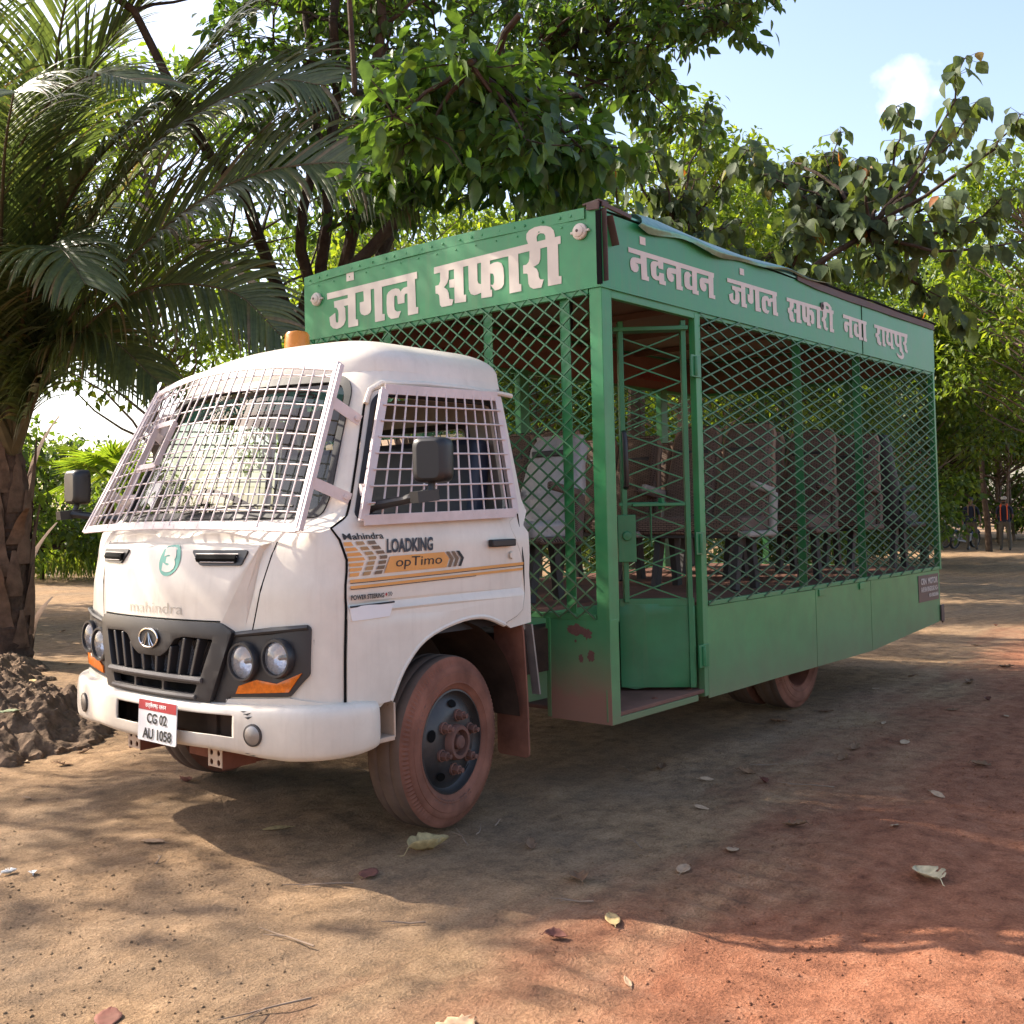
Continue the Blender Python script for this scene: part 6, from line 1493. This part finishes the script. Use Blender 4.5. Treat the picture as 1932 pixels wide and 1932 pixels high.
# grass along the far side of the field
r = np.random.default_rng(77); n = 9000
rt, fw = r.uniform(-26, -3, n), r.uniform(27, 40, n); base = np.array(CAM)*np.array([1, 1, 0])+np.array(FWD)*fw[:, None]+np.array(RGT)*rt[:, None]
d = rand_dir(r, n)*.35+np.array([0, 0, 1.0]); L_ = r.uniform(.35, .85, n)
gp = leaves(base, d, rand_dir(r, n), L_, L_*.055, r.uniform(0, 1, n), 'far', .25)
M['grass'] = leaf_mat('field grass', [(0.0, (0.055, 0.10, 0.020)), (0.6, (0.11, 0.17, 0.032)), (1.0, (0.22, 0.22, 0.06))], 0.4, 0.6)
gs = leaf_obj("grass", [gp], M['grass'], None); gs["kind"] = "stuff"; tag(gs, "strip of tall green grass along the field beyond the palm", "grass")
# small far palm seen above the wing mirror
fp = empty("fan_palm", walk(-8.3, 26.0)); tag(fp, "small far palm showing above the left wing mirror", "palm tree")
mb = MB(); c0 = walk(-8.3, 26.0); mb.tube([c0, c0+Vector((0, 0, 1.2)), c0+Vector((.05, 0, 2.3))], [.14, .11, .10], 8); mb.build("trunk", M['palm_trunk'], fp)
parts = []
for k in range(15):
    a = k*2.4; e = r.uniform(-.2, 1.1); d0 = np.array([math.cos(a)*math.cos(e), math.sin(a)*math.cos(e), math.sin(e)]); st_ = np.array(c0)+np.array([.05, 0, 2.3]); hub_ = st_+d0*r.uniform(.7, 1.0)
    n = 26; sd = np.cross(d0, [0, 0, 1.0]); sd /= np.linalg.norm(sd); an = np.linspace(-1.9, 1.9, n)
    dv = d0[None]*np.cos(an)[:, None]+sd[None]*np.sin(an)[:, None]+np.array([0, 0, -.15]); L_ = np.full(n, .85)*r.uniform(.85, 1.1, n)
    parts.append(leaves(np.repeat(hub_[None], n, 0), dv, np.repeat(np.cross(sd, d0)[None], n, 0)+rand_dir(r, n)*.1, L_, L_*.085, r.uniform(0, .9, n), 'far', .25))
leaf_obj("crown", parts, M['forest_light'], fp)

# ------------------------------------------------------------------ people by the trees
def skin_body(J, E_, rad, name):
    """one continuous figure grown round a skeleton"""
    me = bpy.data.meshes.new(name); me.from_pydata(J, E_, []); o = bpy.data.objects.new(name, me); col.objects.link(o)
    sk_ = o.modifiers.new("skin", 'SKIN'); me.skin_vertices or None
    for i, rr in enumerate(rad):
        me.skin_vertices[0].data[i].radius = rr if isinstance(rr, tuple) else (rr, rr)
    me.skin_vertices[0].data[0].use_root = True
    sb = o.modifiers.new("sub", 'SUBSURF'); sb.levels = 2; sb.render_levels = 2
    bpy.context.view_layer.update()
    m2 = bpy.data.meshes.new_from_object(o.evaluated_get(bpy.context.evaluated_depsgraph_get()))
    bpy.data.objects.remove(o); return m2
M['skin'] = paint('brown skin', (0.16, 0.085, 0.055), 0.55, 0.08)
M['shirt'] = paint('navy shirt', (0.012, 0.018, 0.042), 0.85, 0.2)
M['trousers'] = paint('khaki brown trousers', (0.085, 0.070, 0.052), 0.9, 0.2)
M['shoe'] = paint('dusty dark shoes', (0.03, 0.025, 0.022), 0.7, 0.2)
M['hair'] = paint('black hair', (0.008, 0.007, 0.007), 0.5, 0.2)
M['scarf_o'] = paint('orange scarf', (0.70, 0.11, 0.03), 0.85, 0.1)
M['scarf_t'] = paint('checked tan scarf', (0.22, 0.14, 0.09), 0.9, 0.35, scale=60)
M['cap'] = paint('pale cap', (0.40, 0.36, 0.31), 0.8, 0.1)
def person(loc, rz, label, scarf, cap, hands_back):
    p = empty("person", loc); p.rotation_euler = (0, 0, rz); tag(p, label, "person")
    # local frame: faces -Y; metres
    J = [(0, 0, .93), (0, -.01, 1.10), (0, -.01, 1.28), (0, 0, 1.42), (0, -.005, 1.50), (0, -.015, 1.56), (0, -.02, 1.64), (0, -.01, 1.70)]
    rad = [(.155, .115), (.150, .110), (.170, .115), (.105, .085), .055, (.066, .075), (.076, .092), (.055, .065)]
    E_ = [(i, i+1) for i in range(7)]
    def chain(base, pts, rs):
        k = base
        for q, rr in zip(pts, rs): J.append(q); rad.append(rr); E_.append((k, len(J)-1)); k = len(J)-1
    for s in (-1, 1):
        chain(0, [(s*.10, 0, .84), (s*.115, -.01, .50), (s*.125, .02, .12), (s*.13, .01, .05), (s*.135, -.12, .035)], [.095, .066, .050, .045, .035])
        if hands_back: chain(3, [(s*.19, .0, 1.38), (s*.235, .05, 1.10), (s*.10, .15, .90), (s*.03, .16, .86)], [.058, .044, .034, .036])
        else: chain(3, [(s*.19, .0, 1.38), (s*.25, .01, 1.10), (s*.265, -.05, .86), (s*.265, -.07, .79), (s*.262, -.085, .73)], [.058, .044, .034, .036, .026])
    me = skin_body(J, E_, rad, "body")
    o = link_mesh("body", me, [M['skin'], M['shirt'], M['trousers'], M['shoe']], p, True, 0, 180); o.matrix_parent_inverse = Matrix.Identity(4)
    mi = []
    for f in me.polygons:
        c = f.center
        mi.append(3 if c.z < .085 else 2 if c.z < .93 and abs(c.x) < .22 and c.y < .13 else 1 if (c.z < 1.455 and (abs(c.x) < .215 and c.z > .90 or c.z > 1.17)) else 0)
    me.polygons.foreach_set("material_index", mi)
    def part(nm, mb, mt):
        q = mb.build(nm, mt, None, angle=60); q.parent = p; return q
    hr = MB()
    if cap:
        hr.lathe((0, -.01, 1.665), (0, 0, 1), [(0, .098), (.05, .093), (.085, .065), (.097, .001)], 20); hr.box((0, -.135, 1.668), (.13, .13, .012), Matrix.Rotation(R(12), 3, 'X')); part("cap", hr, M['cap'])
        bd = MB(); bd.lathe((0, -.055, 1.555), (0, -.4, -1), [(0, .062), (.03, .052), (.05, .001)], 14); part("beard", bd, M['hair'])
        gl = MB(); gl.box((0, -.112, 1.625), (.13, .016, .035)); part("sunglasses", gl, M['black'])
    else:
        hr.lathe((0, .008, 1.655), (0, .25, 1), [(-.03, .090), (.03, .096), (.075, .072), (.092, .001)], 20); part("hair", hr, M['hair'])
        fc = MB(); fc.box((-.03, -.108, 1.632), (.028, .012, .012)); fc.box((.03, -.108, 1.632), (.028, .012, .012)); part("brow", fc, M['hair'])
    ns = MB(); ns.lathe((0, -.100, 1.595), (0, -1, 0), [(0, .017), (.02, .010), (.026, .001)], 8); part("nose", ns, M['skin'])
    sc_ = MB()
    for s, low in ((-1, .96 if cap else 1.16), (1, 1.0 if cap else 1.02)):
        x_ = s*.095
        sc_.bar((x_, -.135, low), (x_*1.05, -.142, 1.22), .022, .10, up=(0, -1, 0)); sc_.bar((x_*1.05, -.142, 1.22), (x_*.95, -.105, 1.44), .022, .09, up=(0, -1, 0))
    sc_.tube([(-.092, -.10, 1.44), (-.085, .04, 1.485), (0, .085, 1.495), (.085, .04, 1.485), (.092, -.10, 1.44)], .034, 8)
    part("scarf", sc_, scarf)
    return p
face = math.atan2(-(CAM-walk(17.2, 35.5)).x, (CAM-walk(17.2, 35.5)).y)+math.pi
person(walk(17.25, 35.6), face+.10, "black haired man in navy shirt and khaki trousers with a tan scarf", M['scarf_t'], False, False)
person(walk(18.0, 34.9), face-.12, "man in pale cap and sunglasses with a bright orange scarf over navy shirt", M['scarf_o'], True, True)

# ------------------------------------------------------------------ parked motorcycles behind them
M['bike_black'] = paint('black motorcycle paint', (0.012, 0.012, 0.015), 0.25, 0.1)
M['bike_blue'] = paint('dark blue motorcycle paint', (0.015, 0.022, 0.05), 0.25, 0.1)
M['bike_white'] = paint('silver motorcycle paint', (0.45, 0.46, 0.48), 0.3, 0.1)
def motorcycle(loc, rz, tank, label):
    b = empty("motorcycle", (0, 0, 0)); tag(b, label, "motorcycle", "motorcycles parked under the trees")
    for x in (-.63, .63):
        w = MB(); w.lathe((x, 0, .30), (0, 1, 0), [(-.03, .245), (-.045, .275), (-.03, .30), (.03, .30), (.045, .275), (.03, .245)], 28); wo_ = w.build("wheel", M['rubber'], None); wo_.parent = b
        rm_ = MB(); rm_.lathe((x, 0, .30), (0, 1, 0), [(-.02, .245), (-.02, .232), (.02, .232), (.02, .245)], 28)
        for k in range(6): a = k*math.pi/3; rm_.tube([(x, 0, .30), (x+.235*math.cos(a), 0, .30+.235*math.sin(a))], .010, 5)
        rm_.lathe((x, 0, .30), (0, 1, 0), [(-.05, .001), (-.05, .05), (.05, .05), (.05, .001)], 14); ro_ = rm_.build("rim", M['steel'], None); ro_.parent = wo_
        fd = MB(); fd.tube([(x+.33*math.cos(a), 0, .30+.33*math.sin(a)) for a in np.linspace(.5, 2.4, 9)], .045, 6); f_ = fd.build("mudguard", tank, None); f_.parent = b
    fr_ = MB(); fr_.tube([(-.63, .07, .30), (-.45, .07, .80), (-.40, .05, .95)], .022, 7); fr_.tube([(-.63, -.07, .30), (-.45, -.07, .80), (-.40, -.05, .95)], .022, 7); fr_.tube([(-.42, 0, .85), (-.1, 0, .55), (.2, 0, .35), (.63, .0, .30)], .025, 7); fr_.tube([(-.4, 0, .82), (.3, 0, .72), (.75, 0, .78)], .022, 7); fr_.tube([(.63, .12, .30), (.5, .12, .72)], .022, 7)
    f_ = fr_.build("frame", M['steel'], None); f_.parent = b
    en = MB(); en.box((-.05, 0, .40), (.36, .22, .26)); en.tube([(-.15, .12, .32), (.1, .16, .24), (.75, .17, .32)], .038, 8); e_ = en.build("engine", M['steel'], None, bevel=.02); e_.parent = b
    tk_ = MB(); tk_.lathe((-.32, 0, .84), (1, 0, -.06), [(0, .05), (.06, .12), (.25, .14), (.42, .09), (.46, .03)], 16); t_ = tk_.build("fuel_tank", tank, None); t_.parent = b
    se = MB(); se.box((.36, 0, .80), (.70, .22, .09)); se.box((.70, 0, .84), (.12, .20, .07)); s_ = se.build("saddle", M['black'], None, bevel=.03); s_.parent = b
    hb = MB(); hb.tube([(-.30, .36, 1.04), (-.38, .2, 1.06), (-.42, 0, 1.0), (-.38, -.2, 1.06), (-.30, -.36, 1.04)], .016, 7)
    h_ = hb.build("handlebar", M['black'], None); h_.parent = b
    for s in (-1, 1):
        mr_ = MB(); mr_.tube([(-.36, s*.22, 1.06), (-.38, s*.30, 1.22)], .008, 5); mr_.lathe((-.38, s*.31, 1.25), (1, 0, 0), [(-.01, .001), (-.01, .05), (.01, .05)], 12); m_ = mr_.build("mirror", M['black'], None); m_.parent = b
    lp_ = MB(); lp_.lathe((-.47, 0, .93), (-1, 0, 0), [(-.08, .04), (0, .09), (.02, .085), (.03, .001)], 18); l_ = lp_.build("headlight", M['reflector'], None); l_.parent = b
    stn = MB(); stn.tube([(.1, .10, .35), (.16, .30, .02)], .014, 6); s2 = stn.build("kickstand", M['steel'], None); s2.parent = b
    b.location = loc; b.rotation_euler = (R(-7), 0, rz); return b
bk0 = motorcycle(walk(15.1, 37.6), 2.5, M['bike_black'], "black motorcycle nearest the rear corner of the cage")
def bike(rt, fw, rz, label):
    o = dup(bk0); o.location = walk(rt, fw); o.rotation_euler = (R(-7), 0, rz); o["label"] = label; return o
bike(15.9, 37.9, 2.3, "black motorcycle just left of the man with the tan scarf")
bike(16.7, 37.4, 2.7, "black motorcycle half hidden behind the man with the tan scarf")
m4 = motorcycle(walk(17.75, 37.2), 2.9, M['bike_blue'], "dark blue motorcycle between the two men behind the slim trunk")
m5 = motorcycle(walk(14.3, 38.2), 2.2, M['bike_white'], "silver motorcycle glimpsed through the rear end of the cage")
bike(13.4, 38.6, 2.6, "black motorcycle leftmost in the row, seen through the cage mesh")

# ------------------------------------------------------------------ fallen leaves, twigs and scraps on the dirt
def leaf_paint(name, c): return paint(name, c, 0.75, 0.30, scale=30, spec=0.2, grime=0.35)
LM = {'brown': leaf_paint('dry brown leaf', (0.20, 0.115, 0.065)), 'tan': leaf_paint('dry tan leaf', (0.40, 0.27, 0.17)), 'pale': leaf_paint('pale dry leaf', (0.56, 0.47, 0.29)), 'yellow': leaf_paint('yellowed leaf', (0.44, 0.32, 0.15)), 'red': leaf_paint('dark red leaf', (0.17, 0.065, 0.048)), 'green': leaf_paint('grey green leaf', (0.25, 0.29, 0.17))}
def dead_leaf(seed, L_, W_, curl, fold, mt, torn=.0):
    r = np.random.default_rng(seed); n, m = 12, 7; V = []; F = []
    for i in range(n+1):
        t = i/n; w = W_*.5*(math.sin(math.pi*min(1, t*.96+.04)**.85))**.75*(1+torn*r.uniform(-1, .3)); 
        for j in range(m):
            q = (j/(m-1)*2-1); y = q*w; z = fold*abs(q)**1.4*w+curl*L_*(4*(t-.5)**2*.25)+.012*L_*r.normal()
            V.append((t*L_-L_/2, y, z))
    for i in range(n):
        for j in range(m-1):
            if torn and r.uniform() < torn*.35 and j in (0, m-2): continue
            F.append((i*m+j, (i+1)*m+j, (i+1)*m+j+1, i*m+j+1))
    mb = MB(); mb.add(V, F); mb.tube([(-L_/2, 0, .003+curl*L_*.25), (-L_*.62, .01*L_, .0), (-L_*.74, .05*L_, .004)], [.0022, .0018, .0016], 5)
    o = mb.build("fallen_leaf", mt, None, angle=80); sd = o.modifiers.new("solid", 'SOLIDIFY'); sd.thickness = .0012
    return o
def lay(o, x, y, rz, tilt=(0, 0), z=.004):
    o.location = (x, y, float(ground_h(np.array([x]), np.array([y]))[0])+z); o.rotation_euler = (tilt[0], tilt[1], rz)
def heap_z(x, y):
    k = np.argsort((mv[:, 0]-x)**2+(mv[:, 1]-y)**2)[:40]; return float(mv[k, 2].max())+.03
def gl_(seed, x, y, rz, L_, W_, curl, fold, k, label, torn=0.0, tilt=(0, 0), z=.006):
    o = dead_leaf(seed, L_, W_, curl, fold, LM[k], torn); lay(o, x, y, rz, tilt, z); tag(o, label, "leaf"); return o
gl_(100, -1.341, -1.124, -0.15, 0.235, 0.11, 0.55, 1.15, 'yellow', 'large curled yellow leaf lying by the front wheel', 0.15, z=0.012)
gl_(101, -0.331, -2.996, 0.90, 0.17, 0.12, 0.45, 0.55, 'pale', 'pale yellow cupped leaf on the red soil at the right', 0.2, z=0.006)
gl_(102, -1.738, -1.141, 0.50, 0.13, 0.085, 0.05, 0.1, 'red', 'flat round red brown leaf below the front wheel', 0.05, z=0.006)
gl_(103, -2.075, 0.005, 2.00, 0.125, 0.06, 0.12, 0.25, 'tan', 'pointed tan leaf in the shade below the number plate', 0.05, z=0.006)
gl_(104, -0.851, -2.159, 0.30, 0.125, 0.06, 0.12, 0.25, 'tan', 'pinkish tan leaf with a pointed tip in the middle of the track', 0.05, z=0.006)
gl_(105, -1.544, -2.250, 0.75, 0.13, 0.055, 0.06, 0.2, 'yellow', 'smooth yellowish leaf lying on the edge of the truck shadow', 0, z=0.006)
gl_(106, -1.227, -1.871, 0.90, 0.13, 0.09, 0.35, 0.6, 'brown', 'torn brown leaf left of the pinkish tan leaf', 0.5, z=0.006)
gl_(107, -1.560, -0.286, 2.60, 0.13, 0.055, 0.06, 0.2, 'yellow', 'small yellow green leaf under the front bumper', 0, z=0.006)
gl_(108, -.937, 3.424, 1.20, 0.13, 0.055, 0.06, 0.2, 'yellow', 'yellow leaf lying on the soil heap', 0, z=heap_z(-.937, 3.424))
gl_(109, -1.474, 2.72, 2.90, 0.16, 0.09, 0.15, 0.3, 'green', 'grey green leaf on the soil heap at the left edge', 0.05, z=heap_z(-1.474, 2.72))
gl_(110, -3.168, -1.461, 0.90, 0.13, 0.085, 0.05, 0.1, 'red', 'dark red brown leaf at the bottom left of the picture', 0.05, z=0.006)
gl_(111, -2.502, -2.326, 0.10, 0.17, 0.12, 0.1, 0.2, 'tan', 'large pale tan leaf cut by the bottom edge of the picture', 0.3, z=0.006)
gl_(112, 2.381, -1.090, 1.80, 0.13, 0.09, 0.35, 0.6, 'brown', 'crumpled brown leaf on the dirt under the skirt near the rear wheel', 0.5, z=0.006)
SCATTER = [(-1.49, 1.93), (-1.61, 2.21), (-1.22, 2.16), (-2.06, 1.29), (1.82, -1.86), (2.68, -1.73), (4.12, -2.02), (3.47, -1.96), (0.02, -1.77), (0.91, -1.58), (0.63, -1.47), (1.56, -1.89), (-1.91, -2.55), (0.73, -1.77), (2.94, -1.22), (2.16, -2.05), (4.93, -1.65), (3.58, -2.29), (0.72, -1.12), (0.26, -2.66), (-1.29, 0.88), (-1.0, -1.45), (-0.51, -2.21), (0.01, -2.27), (0.97, -2.63), (1.84, -2.6), (-2.72, -2.17), (-1.79, -2.17), (0.95, 6.33), (3.52, 9.4), (2.62, 9.55), (-0.17, 3.93), (7.58, -0.95), (6.17, -1.11), (9.62, -0.62), (5.11, -1.11), (4.07, -1.16), (6.09, -1.65)]
TWIGS = [(-1.09, -1.10), (-0.96, -1.10), (-0.80, -1.09), (-1.96, -1.06), (-0.67, -1.81), (-0.48, 0.25), (0.76, -2.00), (-2.03, -1.63), (-2.22, -0.28), (-2.84, -1.82), (1.08, -1.60), (0.59, -0.95), (-2.41, -1.40), (-1.45, -2.00)]
SCRAPS = [(-2.74, 0.08), (-2.68, -0.01)]
r = np.random.default_rng(55)
protos = [dead_leaf(300+i, (.10, .085, .12, .075, .11, .09, .10)[i], (.055, .05, .06, .045, .075, .03, .06)[i], (.3, .1, .5, .2, .4, .1, .6)[i], (.4, .15, .7, .3, .5, .2, .9)[i], LM[('brown', 'tan', 'brown', 'tan', 'brown', 'tan', 'red')[i]], (.3, .05, .4, .1, .5, .0, .3)[i]) for i in range(7)]
for i, (x, y) in enumerate(SCATTER):
    o = protos[i] if i < 7 else protos[i % 7].copy()
    if i >= 7: col.objects.link(o)
    s_ = r.uniform(.75, 1.25); o.scale = (s_, s_, s_); lay(o, x, y, r.uniform(0, 6.28), (r.normal()*.12, r.normal()*.12), .006)
    tag(o, "small dry brown or tan leaf lying on the bare dirt", "leaf", "small dry leaves scattered on the dirt")
M['twig'] = paint('dry twig', (0.23, 0.16, 0.11), 0.9, 0.3)
def twig(L_, seed):
    r = np.random.default_rng(seed); mb = MB(); p = [Vector((-L_/2+L_*t, .03*L_*math.sin(t*5+seed), .004+.010*abs(math.sin(t*3+seed)))) for t in np.linspace(0, 1, 7)]
    mb.tube(p, [.004*(1-.6*i/6) for i in range(7)], 6); q = p[3]; mb.tube([q, q+Vector((L_*.14, L_*.10, .006)), q+Vector((L_*.26, L_*.15, .004))], [.0024, .002, .0014], 5)
    return mb.build("twig", M['twig'], None)
tw0 = [twig(.30, 1), twig(.17, 2), twig(.11, 3)]
for i, (x, y) in enumerate(TWIGS):
    o = tw0[i] if i < 3 else tw0[i % 3].copy()
    if i >= 3: col.objects.link(o)
    lay(o, x, y, r.uniform(0, 3.14), (0, 0), .002); tag(o, "thin dry twig lying on the dirt near the truck", "twig", "dry twigs on the dirt")
M['paper'] = paint('white paper scrap', (0.62, 0.60, 0.57), 0.8, 0.1)
for i, (x, y) in enumerate(SCRAPS):
    o = dead_leaf(500+i, .07-.02*i, .06-.025*i, .5, .7, M['paper'], .5); o.name = "paper_scrap"; lay(o, x, y, i*1.2)
    tag(o, ("larger crumpled white paper scrap at the left edge of the dirt", "smaller white paper scrap to the right of the crumpled one")[i], "paper scrap")
